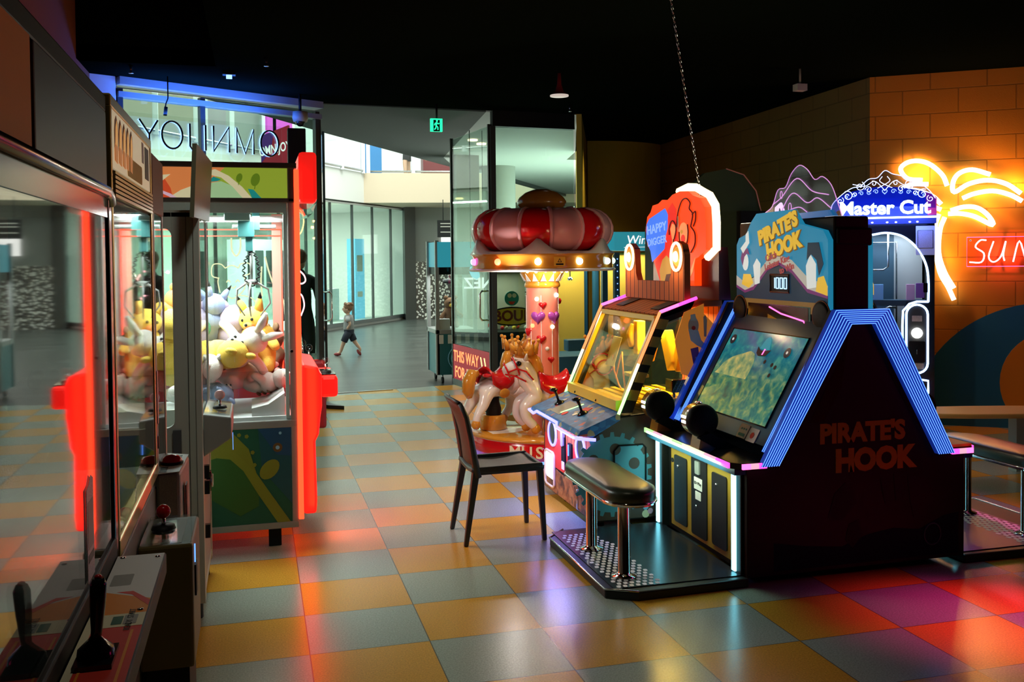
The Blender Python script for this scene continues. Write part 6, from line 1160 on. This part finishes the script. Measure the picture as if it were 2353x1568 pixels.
m_=mb('led_bluewhite'); pill=[(-.14+.085*math.cos(a),1.09+.085*math.sin(a)) for a in [PI*k/10 for k in range(11)]]+[(-.14+.085*math.cos(a),.67+.085*math.sin(a)) for a in [PI+PI*k/10 for k in range(11)]]; m_.tube([f.p(a,b,.012) for a,b in pill],.009,6,True); m_.build('pill_light',t); m_=mb('dark_grey'); poly(m_,f,pill,.02,-.012); m_.use('black_gloss'); poly(m_,f,rrect(-.205,-.075,.68,.86,.01),.01,.008); m_.use('sticker_grey'); poly(m_,f,rrect(-.195,-.085,.62,.67,.004),.002,.012); poly(m_,f,rrect(-.18,-.1,1.03,1.08,.004),.002,.012); m_.build('control_panel',t)
m_=mb('bulb_white'); m_.lathe([(.0,.03),(.04,.028),(.045,.01)],f.p(-.14,.93,.0),20,(0,-1,0)); m_.build('start_button',t); mb('steel').box(-.145,-.138,-.03,-.02,.75,.79).build('coin_slot',t)
m_=mb('glass_clear'); m_.box(-.74,-.05,.028,.03,.62,1.8); m_.build('window_glass',t)
m_=mb('dark_grey'); mat('mc_inner',(.03,.07,.1),.5); m_=mb('mc_inner').box(-.76,-.3,.6,.62,.62,1.85); m_.use('grey_plastic'); m_.box(-.3,-.06,.6,.62,.62,1.85); m_.build('inner_back',t); m_=mb('steel'); m_.tube([f.p(a,b,-.55) for a,b in ((-.72,1.72),(-.28,1.72),(-.28,.7))],.008,6); m_.tube([f.p(a,b,-.3) for a,b in ((-.36,1.8),(-.36,1.5),(-.4,1.47),(-.7,1.47))],.008,6); m_.tube([f.p(a,b,-.5) for a,b in ((-.42,.95),(-.42,1.05),(-.4,1.1),(-.34,1.13),(-.28,1.12))],.01,6); m_.build('cutter_frame',t)
m_=mb('white_plastic'); m_.box(-.62,-.52,.3,.4,1.5,1.72); m_.use('red_print').box(-.62,-.52,.295,.3,1.56,1.57); m_.build('cutter_head',t)
for k,(a,b,w_,h_,mm) in enumerate(((-.21,1.2,.07,.14,'pink_print'),(-.13,1.22,.07,.13,'purple_print'),(-.5,1.2,.1,.14,'light_blue_print'),(-.6,1.2,.08,.12,'sticker_grey'))): tag(mb(mm).box(a,a+w_,.3,.33,b,b+h_).build('prize_box',t,.002),None)
m_=mb('mc_inner').box(-.75,-.05,.25,.45,1.15,1.2); m_.build('prize_shelf',t)
m_=mb('white_plastic'); poly(m_,f,rrect(-.15,.0,1.6,1.85,.004),.004,.001); m_.use('sticker_grey'); poly(m_,f,rrect(-.135,-.015,1.66,1.81,.004),.002,.005); m_.use('black'); m_.tube([f.p(a,b,.007) for a,b in ((-.135,1.66),(-.015,1.66),(-.015,1.81),(-.135,1.81))],.003,4,True); m_.build('notice_sticker',t)
m_=mb('black_gloss'); poly(m_,f,rrect(-.09,-.055,1.28,1.36,.003),.01,.0); poly(m_,f,rrect(-.11,-.06,.41,.49,.003),.01,.0); m_.build('lock_plate',t)
# header
hd=[(-.84,1.9),(-.84,2.04),(-.8,2.1),(-.7,2.15),(-.55,2.185),(-.4,2.195),(-.25,2.18),(-.12,2.15),(-.03,2.12),(.01,2.09),(.01,1.87),(-.83,1.87)]
m_=mb('mc_blue'); poly(m_,f,hd,.1,-.06); h_=m_.build('header_box',t,label='glowing blue header'); m_=mb('mc_magenta'); poly(m_,f,[(-.06,1.94),(.01,1.94),(.01,2.09),(-.03,2.12),(-.08,2.135)],.001,.041); m_.build('header_tint',h_)
m_=mb('mc_white'); text(m_,f,'Master Cut',.158,-.405,2.005,.012,.062,bold=.03); m_.build('header_lettering',h_,label='Master Cut in glowing white letters')
m_=mb('mc_white'); m_.tube([f.p(-.77,1.925,.05),f.p(.01,1.925,.05)],.008,6); m_.build('header_light_bar',h_)
m_=mb('mc_line')
def spi(c,r,a0,tn,d=.048,m=None):
    n=18; m_.tube([f.p(c[0]+r*(1-.8*k/n)*math.cos(a0+tn*2*PI*k/n),c[1]+r*(1-.8*k/n)*math.sin(a0+tn*2*PI*k/n),d) for k in range(n+1)],.0028,4)
for sx in (-1,1):
    for c,r,a0,tn in (((.07,2.15),.022,0,1.2),((.13,2.145),.018,PI,1.2),((.19,2.14),.02,0,1.3),((.25,2.128),.018,PI,1.2),((.31,2.11),.013,0,1)): spi((-.4+sx*c[0],c[1]),r,a0 if sx>0 else PI-a0,tn*sx)
heart_=[(-.4+.02*16/16*math.sin(u)**3,2.15+.0013*(13*math.cos(u)-5*math.cos(2*u)-2*math.cos(3*u)-math.cos(4*u))) for u in [2*PI*k/20 for k in range(20)]]; m_.tube([f.p(a,b,.048) for a,b in heart_],.003,4,True); m_.build('header_scroll_trim',h_)
for x in (-.68,-.57,-.5,-.38,-.31,-.2,-.14): mb('bulb_white').ell(f.p(x,1.885,.042),(.009,.004,.006),n=8,m=6).build('header_bulb',h_)
m_=mb('acrylic_blue'); top=[(p.x,p.y) for p in spline([(-.84,2.0),(-.82,2.06),(-.74,2.14),(-.66,2.19),(-.6,2.2),(-.53,2.26),(-.46,2.27),(-.4,2.33),(-.34,2.3),(-.27,2.28),(-.2,2.24),(-.13,2.22),(-.05,2.15),(.0,2.08)],4)]
poly(m_,f,top+[(.0,2.0)],.008,.05); cp=m_.build('crest_plate',t,label='clear crest plate with glowing scrollwork'); m_=mb('mc_line'); m_.tube([f.p(a,b,.055) for a,b in top],.0035,5)
for sx in (-1,1):
    for c,r,a0,tn in (((.3,2.12),.045,1,1.3),((.2,2.2),.042,2,1.4),((.13,2.17),.03,0,1.3),((.24,2.13),.02,0,1),((.36,2.08),.03,2,1.2),((.09,2.22),.025,1,1)): spi((-.4+sx*c[0],c[1]),r,a0 if sx>0 else PI-a0,tn*sx,.06)
    stroke(m_,f,[(-.4+sx*.0,2.16),(-.4+sx*.08,2.24),(-.4+sx*.16,2.2),(-.4+sx*.26,2.22)],.0028,.06,n=4); stroke(m_,f,[(-.4+sx*.02,2.28),(-.4+sx*.04,2.24),(-.4-sx*.02,2.2),(-.4-sx*.06,2.18)],.0028,.06,n=4)
m_.build('crest_scrollwork',cp); 
light('machine_glow','AREA',(-.4,.35,1.8),8,(.6,.75,1),.5,.3,parent=t); light('header_glow','AREA',(-.4,-.2,1.95),5,(.15,.25,1),.7,.15,rot=(PI/2,0,0),parent=t)
# ================================================================== neon palm and SUN sign on the block wall, mural
wf=Fr(Wc+Wn*.0,Wd,(0,0,1),Wn)
t=thing('neon_palm_sign','big glowing cream neon palm tree on the orange block wall','neon sign',tuple(wf.p(.7,2.0,.03)))
S_=[[(.46,2.3),(.33,2.32),(.27,2.41),(.33,2.47),(.43,2.48),(.53,2.44),(.63,2.34),(.67,2.24)],[(1.03,2.33),(.88,2.38),(.77,2.35),(.72,2.27),(.73,2.18),(.85,2.25),(1.01,2.28),(1.16,2.24),(1.28,2.15)],[(.8,2.12),(.9,2.16),(1.05,2.18),(1.19,2.14),(1.29,2.08)],[(.23,2.18),(.35,2.26),(.51,2.26)],[(.23,2.2),(.39,2.21),(.54,2.15),(.62,2.07)],[(.55,2.05),(.62,2.02)],[(.7,2.01),(.81,2.04),(.92,2.03),(1.01,1.96),(1.05,1.87),(.9,1.95),(.78,1.98),(.68,1.98)],[(.6,1.98),(.57,1.87),(.57,1.67),(.61,1.44),(.68,1.3),(.73,1.18)],[(.65,1.95),(.61,1.83),(.6,1.62),(.65,1.44),(.73,1.29)]]
for q in S_: m_=mb('neon_palm'); stroke(m_,wf,q,.021,.06,n=8,sm=5); m_.build('neon_tube',t)
m_=mb('chrome')
for a,b in ((.4,2.47),(.57,1.75),(.9,2.16),(.85,2.25),(.92,2.03)): m_.cyl(wf.p(a,b,0),wf.p(a,b,.05),.008,n=8)
m_.build('tube_standoff',t)
for a_,b_,p_ in ((.45,2.35,7),(.95,2.3,8),(.95,2.0,7),(.62,1.95,6),(.6,1.55,6),(1.25,2.2,6)): light('palm_glow','POINT',tuple(wf.p(a_,b_,.11)),p_*.7,(1,.42,.07),.02,parent=t)
t=thing('neon_sun_sign','pink neon word sign on clear board right of the palm','neon sign',tuple(wf.p(1.1,1.62,.04)))
m_=mb('acrylic_pink'); poly(m_,wf,rrect(.84,1.46,1.49,1.76,.01),.005,.03); m_.build('acrylic_board',t); m_=mb('neon_pink')
for q in ([(1.0,1.73),(.95,1.73),(.91,1.67),(.98,1.61),(.96,1.53),(.86,1.53)],[(1.06,1.72),(1.02,1.58),(1.06,1.53),(1.12,1.58),(1.16,1.72)],[(1.16,1.72),(1.14,1.6),(1.15,1.54)],[(1.22,1.53),(1.27,1.72),(1.33,1.55),(1.38,1.73)]): stroke(m_,wf,q,.007,.05,n=6,sm=4)
m_.build('neon_tube',t); light('sun_glow','POINT',tuple(wf.p(1.15,1.62,.1)),2.5,(1,.15,.2),.01,parent=t); m_=mb('led_pink'); m_.tube([wf.p(a,b,.035) for a,b in ((.84,1.49),(1.46,1.49),(1.46,1.76),(.84,1.76))],.0025,4,True); m_.build('board_edge_light',t)
mb('chrome').lathe([(.008,0),(.008,.006),(0,.007)],wf.p(.87,1.73,.035),10,Wn).build('board_screw',t)
m_=mb('blue_paint'); cc_=(1.53,.0); poly(m_,wf,[(cc_[0]+1.16*math.cos(a),cc_[1]+1.16*math.sin(a)) for a in [PI*k/40 for k in range(41)]],.003,.0); o_=m_.build('wall_mural_wave'); o_['kind']='structure'
m_=mb('orange_wallpaint'); poly(m_,wf,[(1.62+.5*math.cos(a),.42+.5*math.sin(a)) for a in [2*PI*k/40 for k in range(40)]],.003,.003); o_=m_.build('wall_mural_sun'); o_['kind']='structure'
# surfboard shaped table
t=thing('surfboard_table','yellow surfboard shaped table top on pale blue posts','table',(5.4,5.85,0)); m_=mb('board_wood'); n=24; pts=[]
for k in range(n): a=2*PI*k/n; pts.append((5.45+.95*math.cos(a)*1.0,5.72-.25*math.cos(a)+.2*math.sin(a)*(1-.25*math.cos(a)),.42))
m_.prism(pts,(0,0,.035)); m_.build('table_top',t,.012)
for q in ((5.42,5.75),(5.95,5.6)): mb('pale_blue_paint').box(q[0]-.04,q[0]+.04,q[1]-.04,q[1]+.04,0,.42).build('post',t)
t=thing('arcade_machine','unseen arcade cabinet added beyond the right edge to carry pink light','arcade machine',(4.6,2.85,0)); m_=mb('black'); m_.box(4.25,5.0,2.5,3.2,0,.95); m_.prism([(4.45,2.5,.95),(4.65,2.5,1.8),(5.0,2.5,1.8),(5.0,2.5,.95)],(0,.7,0)); m_.build('cabinet',t,.01)  # unseen machine, added to carry the pink light
mat('pink_fill_screen',(.3,.01,.1),.4,em=(1,.03,.25),es=3); f_=Fr((4.445,3.18,1.0),(0,-1,0),Vector((.2,0,.85)),Vector((-.85,0,.2))); m_=mb('pink_fill_screen'); poly(m_,f_,rrect(.03,.62,.04,.75,.02),.004,.001); m_.build('screen',t)
light('pink_floor_fill','SPOT',(4.15,2.9,1.3),230,(1,.03,.24),.06,rot=Vector((-.92,.42,-1.3)).to_track_quat('-Z','Y').to_euler(),spot=.72,blend=.9,parent=t)  # added spot that pools pink light on the floor
light('pink_stool_fill','SPOT',(4.6,3.1,1.85),150,(1,.02,.4),.06,rot=Vector((-.35,1.45,-1.5)).to_track_quat('-Z','Y').to_euler(),spot=.5,blend=.8,parent=t)  # added spot for platform and stool, the cabinet has no marquee
# a drum ended reel case is part of the fishing cabinet; next: dark machine with rounded top behind the digger game
mat('dark_green_board',(.045,.085,.05),.4); t=thing('basketball_machine','tall dark green rounded top machine side behind the glowing sign','arcade machine',(4.0,7.4,0))
m_=mb('dark_green_board'); out=[(3.55,7.5,.05),(3.55,7.5,2.0),(3.62,7.5,2.2),(3.78,7.5,2.33),(3.98,7.5,2.37),(4.15,7.5,2.32),(4.27,7.5,2.18),(4.33,7.5,1.95),(4.37,7.5,1.6),(4.4,7.5,.05)]; m_.prism(out,(0,.05,0)); m_.build('side_board',t); m_=mb('pink_gloss'); m_.tube([(a,7.495,c) for a,b,c in out[4:9]],.006,5); m_.build('edge_trim',t); m_=mb('black'); m_.box(4.08,4.36,7.42,7.5,.05,2.0); m_.box(3.6,4.35,7.55,8.4,.0,1.9); m_.build('cabinet',t)
# blue framed claw machines against the yellow corner
def bluemach(x0,y0,lab,txt,w_=.75):
    t=thing('claw_machine',lab,'claw machine',(x0+w_/2,y0+.35,0)); z1=1.88
    m_=mb('blue_metal')
    for a,b in ((x0,y0),(x0+w_-.06,y0),(x0,y0+.65),(x0+w_-.06,y0+.65)): m_.box(a,a+.06,b,b+.06,0,z1-.22)
    m_.box(x0,x0+w_,y0,y0+.7,.0,.55); m_.build('frame',t,.004); hd=mb('sign_teal').box(x0-.01,x0+w_+.01,y0-.02,y0+.7,z1-.2,z1).build('header_box',t,.004)
    f_=Fr((x0,y0-.02,z1-.2),(1,0,0),(0,0,1),(0,-1,0)); m_=mb('sign_white'); text(m_,f_,txt,.13,w_*.5,.11,.002,.002,bold=.01,shear=.15); poly(m_,f_,[(.1,.03),(w_-.1,.04),(w_-.1,.045),(.1,.035)],.002,.002); m_.build('header_lettering',hd)
    m_=mb('glass_clear').box(x0+.06,x0+w_-.06,y0+.02,y0+.025,.55,z1-.22); m_.build('front_glass',t); m_=mb('yellow_wall').box(x0+.06,x0+w_-.06,y0+.6,y0+.61,.55,z1-.22); m_.build('inner_back',t)
    for k in range(16): mb('neon_blue').ell((x0+.03,y0-.004,.6+k*.066),(.006,.003,.006),n=6,m=4).build('frame_bulb',t)
    m_=mb('chrome').cyl((x0+w_/2,y0+.3,z1-.22),(x0+w_/2,y0+.3,1.4),.008,n=6); m_.lathe([(.0,.04),(.03,.03),(.03,0)],(x0+w_/2,y0+.3,1.36),12); m_.build('claw',t)
    mb('blue_metal').box(x0+.15,x0+.5,y0-.14,y0,.62,.74).build('control_console',t,.01)
    light('interior_light','AREA',(x0+w_/2,y0+.35,z1-.24),9,(1,.9,.6),.5,.4,parent=t)
bluemach(3.72,9.5,'blue framed claw machine with teal header just right of carousel','Winnings')
bluemach(3.02,9.6,'blue framed claw machine half hidden behind carousel canopy','e Shop',.66)
# BOUL machine behind the glass
n_before=set(bpy.data.objects)
t=thing('ball_vending_machine','dark glass ball vending machine with umbrella roof and oval BOUL sign','vending machine',(3.55,12.6,-.07)); m_=mb('black'); m_.box(3.15,3.95,12.3,12.9,-.07,.62); m_.build('base_cabinet',t,.01); m_=mb('black').box(3.18,3.22,12.3,12.34,.62,1.45).box(3.88,3.92,12.3,12.34,.62,1.45); m_.build('post',t)
m_=mb('acrylic_clear').box(3.22,3.88,12.32,12.33,.62,1.4); m_.build('glass_pane',t); m_=mb('grey_print').box(3.2,3.9,12.86,12.88,.62,1.45); m_.build('back_panel',t)
m_=mb('black_gloss').lathe([(.42,.0),(.4,.03),(.28,.1),(.1,.15),(.0,.16)],(3.55,12.55,1.45),28); m_.build('umbrella_roof',t)
f_=Fr((3.55,12.3,.83),(1,0,0),(0,0,1),(0,-1,0)); m_=mb('yellow_print'); poly(m_,f_,ngon((0,0),.32,28,.12),.01); m_.use('black'); m_.tube([f_.p(.32*math.cos(k*PI/14),.12*math.sin(k*PI/14),.012) for k in range(28)],.01,6,True); m_.use('dark_red'); text(m_,f_,'BOUL',.2,0,.0,.004,.011,bold=.03); sgn=m_.build('oval_sign',t)
m_=mb('teal_print'); poly(m_,f_,ngon((.0,.24),.1,20),.01); m_.use('white_print'); poly(m_,f_,ngon((-.03,.28),.03,12),.003,.011); poly(m_,f_,ngon((.035,.28),.03,12),.003,.011); m_.use('red_print'); poly(m_,f_,[(-.05,.2),(.05,.2),(.02,.16),(-.02,.16)],.003,.011); m_.build('cartoon_ball',sgn)
for k in range(14): mb(['white_gloss','red_gloss','yellow_plastic'][k%3]).ell((3.28+.042*(k%13)+.02,12.5+.06*(k%4),.66+.03*(k%2)),.03,n=8,m=6).build('prize_ball',t)
m_=mb('white_print').box(3.8,3.95,12.27,12.28,1.05,1.3).box(3.95,4.1,12.27,12.28,.8,1.3); m_=mb('white_print').box(3.86,3.98,12.26,12.27,1.0,1.25); m_.build('notice',t)
light('boul_light','AREA',(3.55,12.5,1.4),5,(1,.95,.7),.4,.3,parent=t)
for o_ in set(bpy.data.objects)-n_before:
    if o_.name.startswith('ball_vending_machine'): o_.location.x-=.22
# dark blue racks between
m_=mb('frame_dark').box(4.02,4.08,11.2,11.26,0,1.9); m_=mb('blue_metal')
# teal claw machine in the mall
t=thing('claw_machine','teal fronted claw machine standing outside the glass door in mall','claw machine',(2.62,13.0,-.07)); x0,x1_,ya,yb=2.33,2.9,12.5,13.2
m_=mb('grey_metal')
for a,b in ((x0,ya),(x1_-.05,ya),(x0,yb-.05),(x1_-.05,yb-.05)): m_.box(a,a+.05,b,b+.05,.05,1.86)
m_.box(x0,x1_,ya,yb,.6,.66); m_.build('frame',t,.004); mb('sign_teal').box(x0+.03,x1_-.03,ya-.01,yb,1.5,1.84).build('header_box',t); 
m_=mb('black').box(x0+.04,x1_-.04,ya+.01,yb,1.4,1.5); m_.build('canopy',t); m_=mb('teal_sign'); m_.box(x0+.02,x1_-.02,ya,yb,.05,.6); lb=m_.build('lower_cabinet',t); f_=Fr((x0,ya-.001,.05),(1,0,0),(0,0,1),(0,-1,0)); m_=mb('white_print')
for k in range(6): poly(m_,f_,[(.04+k*.12,.42),(.1+k*.12,.42),(.1+k*.12,.54),(.04+k*.12,.54)],.002)
m_.use('light_blue_print')
for r in (.06,.1,.14,.18): m_.tube([f_.p(.36+r*1.1*math.cos(k*PI/10),.22+r*math.sin(k*PI/10),.003) for k in range(20)],.006,5,True)
m_.build('lower_print',lb); mb('glass_clear').box(x0+.05,x1_-.05,ya+.01,ya+.014,.66,1.5).build('front_glass',t); m_=mb('steel').cyl((2.55,12.75,1.5),(2.55,12.75,1.35),.01,n=6); m_.use('black').lathe([(.0,.06),(.07,.05),(.07,0),(.0,-.01)],(2.55,12.75,1.28),14); m_.build('claw',t)
mb('white_plastic').box(x0+.05,x0+.2,ya+.03,ya+.3,.66,.8).build('prize_chute',t)
for q in ((x0+.1,ya+.1),(x1_-.1,ya+.1),(x0+.1,yb-.1),(x1_-.1,yb-.1)): m_=mb('rubber').cyl((q[0]-.015,q[1],-.03),(q[0]+.015,q[1],-.03),.04,n=14); m_.use('steel').cyl((q[0],q[1],-.01),(q[0],q[1],.05),.012,n=8); m_.build('caster',t)
light('interior_light','AREA',(2.6,12.8,1.39),10,(.9,1,.95),.5,.4,parent=t)
plush('brown plush bear sitting in the teal claw machine in the mall',(2.58,12.72,.76),(0,0,PI),1.1,'plush_brown','plush_yellow','round')
# mirrored white letters on the storefront side
f_=Fr((2.75,12.2,1.28),(-1,0,0),(0,0,1),(0,-1,0)); m_=mb('sign_white'); text(m_,f_,'NEZ',.2,-.1,.0,.01,.0,bold=.02); m_.use('black').cyl((2.75,12.2,1.75),(2.75,12.2,3.3),.006,n=6).cyl((2.92,12.2,1.38),(2.92,12.2,3.3),.004,n=6); o_=m_.build('window_lettering',None,o=(2.85,12.2,1.28)); tag(o_,'white mirrored glowing letters behind the glass by carousel canopy','lettering')
m_=mb('poster_blue'); m_.ell((2.85,12.2,1.6),(.07,.02,.12)).ell((2.8,12.2,1.42),(.06,.02,.1),Quaternion((0,1,0),-.5)); o_=m_.build('neon_cloud_sign',None,o=(2.85,12.2,1.5)); tag(o_,'pale blue glowing blob shaped sign above mirrored letters','neon sign')
# ================================================================== people
def person(name,lab,loc,rotz,verts,edges,rad,cloth,extra=None):
    o=thing(name,lab,'person',loc,None,local=True,rotz=rotz); return o
# child walking to the left, away in the mall (faces -X local +x forward after turn)
o=thing('person','small child in pale shirt and dark shorts walking across the mall floor','person',(1.58,16.8,-.07),None,local=True,rotz=PI-.25)
v=[(0,0,.43),(.0,0,.5),(.005,0,.58),(.01,0,.67),(.015,0,.72),(.02,0,.78),
   (.0,.045,.41),(.09,.05,.24),(.15,.055,.06),(.21,.055,.035),
   (.0,-.045,.41),(-.08,-.05,.25),(-.19,-.055,.1),(-.15,-.055,.04),
   (.01,.085,.66),(-.04,.12,.56),(.02,.11,.47),(.01,-.085,.66),(.03,-.11,.56),(.1,-.06,.52)]
e=[(0,1),(1,2),(2,3),(3,4),(4,5),(0,6),(6,7),(7,8),(8,9),(0,10),(10,11),(11,12),(12,13),(3,14),(14,15),(15,16),(3,17),(17,18),(18,19)]
r=[.075,.075,.075,.06,.032,.04,.058,.04,.026,.022,.058,.04,.026,.022,.034,.024,.02,.034,.024,.02]
bd=skin('body',v,e,r,'skin',o,2)
m_=mb('skin'); m_.ell((.03,0,.82),(.075,.066,.085)); m_.ell((.105,0,.81),(.014,.012,.014),n=8,m=6)
for sy in (1,-1): m_.ell((.02,sy*.068,.81),(.014,.008,.02),n=8,m=6)
hd=m_.build('head',o); m_=mb('child_hair'); m_.ell((.01,0,.85),(.085,.076,.08)); 
for k in range(16): a=k*2.4; m_.ell((.0+.06*math.cos(a),.05*math.sin(a),.9+.015*math.sin(k)),.028,n=6,m=5)
m_.build('hair',hd); m_=mb('black'); 
for sy in (1,-1): m_.ell((.1,sy*.028,.83),.008,n=6,m=5)
m_.build('eyes',hd)
m_=mb('shirt_grey'); m_.lathe([(.03,.725),(.07,.71),(.085,.66),(.088,.58),(.095,.47),(.09,.455),(.085,.46)],(.005,0,0),20)
for sy in (1,-1): m_.tube([(.01,sy*.07,.68),(.0,sy*.11,.63),(-.01,sy*.12,.6)],[.04,.038,.036],10)
m_.build('shirt',o); m_=mb('navy_cloth'); m_.lathe([(.084,.48),(.09,.44),(.085,.38)],(0,0,0),18); m_.tube([(0,.045,.42),(.05,.05,.33),(.085,.052,.25)],[.065,.062,.058],12); m_.tube([(0,-.045,.42),(-.045,-.05,.33),(-.075,-.052,.26)],[.065,.062,.058],12); m_.build('shorts',o)
m_=mb('red_shoe'); m_.ell((.2,.055,.03),(.065,.03,.03)); m_.build('shoe',o); m_=mb('red_shoe'); m_.ell((-.16,-.055,.05),(.03,.03,.062),Quaternion((0,1,0),.6)); m_.build('shoe',o)
# standing adult outside the glass, mostly hidden
o=thing('person','adult in dark clothes standing outside the glass beside the red light tube','person',(.52,11.6,-.07),None,local=True,rotz=PI/2)
v=[(0,0,.92),(0,0,1.1),(0,0,1.3),(0,0,1.45),(0,0,1.52),(.01,0,1.58),(0,.09,.88),(.01,.1,.48),(0,.1,.08),(.12,.11,.04),(0,-.09,.88),(.01,-.1,.48),(0,-.1,.08),(.12,-.11,.04),(0,.19,1.4),(0,.24,1.13),(.12,.2,.95),(0,-.19,1.4),(0,-.24,1.13),(.12,-.2,.95)]
e=[(0,1),(1,2),(2,3),(3,4),(4,5),(0,6),(6,7),(7,8),(8,9),(0,10),(10,11),(11,12),(12,13),(3,14),(14,15),(15,16),(3,17),(17,18),(18,19)]
r=[.14,.13,.15,.12,.06,.06,.1,.07,.05,.04,.1,.07,.05,.04,.07,.05,.035,.07,.05,.035]
skin('body',v,e,r,'black_cloth',o,2); m_=mb('skin'); m_.ell((.02,0,1.68),(.09,.075,.115)); m_.ell((.115,0,1.67),(.018,.014,.02),n=8,m=6); hd=m_.build('head',o); mb('child_hair').ell((.0,0,1.72),(.1,.085,.1)).build('hair',hd)
# person bending at the gallery
o=thing('person','person in red shirt and black shorts bending over on the upper gallery','person',(4.12,26.0,3.84),None,local=True,rotz=-.4)
v=[(0,0,.82),(.12,0,.95),(.3,0,.98),(.42,0,.96),(.5,0,.95),(0,.1,.78),(-.03,.13,.45),(.0,.15,.08),(.1,.15,.04),(0,-.1,.78),(-.05,-.16,.45),(-.02,-.2,.08),(.08,-.2,.04),(.36,.15,.9),(.42,.16,.65),(.5,.1,.5),(.36,-.15,.9),(.42,-.16,.65),(.5,-.1,.5)]
e=[(0,1),(1,2),(2,3),(3,4),(0,5),(5,6),(6,7),(7,8),(0,9),(9,10),(10,11),(11,12),(3,13),(13,14),(14,15),(3,16),(16,17),(17,18)]
r=[.14,.13,.14,.1,.06,.09,.065,.045,.04,.09,.065,.045,.04,.06,.045,.035,.06,.045,.035]
skin('body',v,e,r,'skin',o,2); m_=mb('red_cloth'); m_.tube([(.05,0,.9),(.15,0,.97),(.3,0,1.0),(.42,0,.98)],[.16,.16,.17,.1],14)
for sy in (1,-1): m_.tube([(.34,sy*.13,.93),(.38,sy*.17,.78)],[.08,.065],10)
m_.build('shirt',o); m_=mb('black_cloth'); m_.tube([(.08,0,.9),(0,0,.82),(0,0,.76)],[.16,.165,.15],14)
for sy in (1,-1): m_.tube([(0,sy*.1,.8),(-.03,sy*.13,.5)],[.115,.09],12)
m_.build('shorts',o); hd=mb('skin').ell((.58,0,.93),(.1,.08,.09)).build('head',o); mb('board_wood').ell((.56,0,.97),(.11,.09,.09)).build('hair',hd)
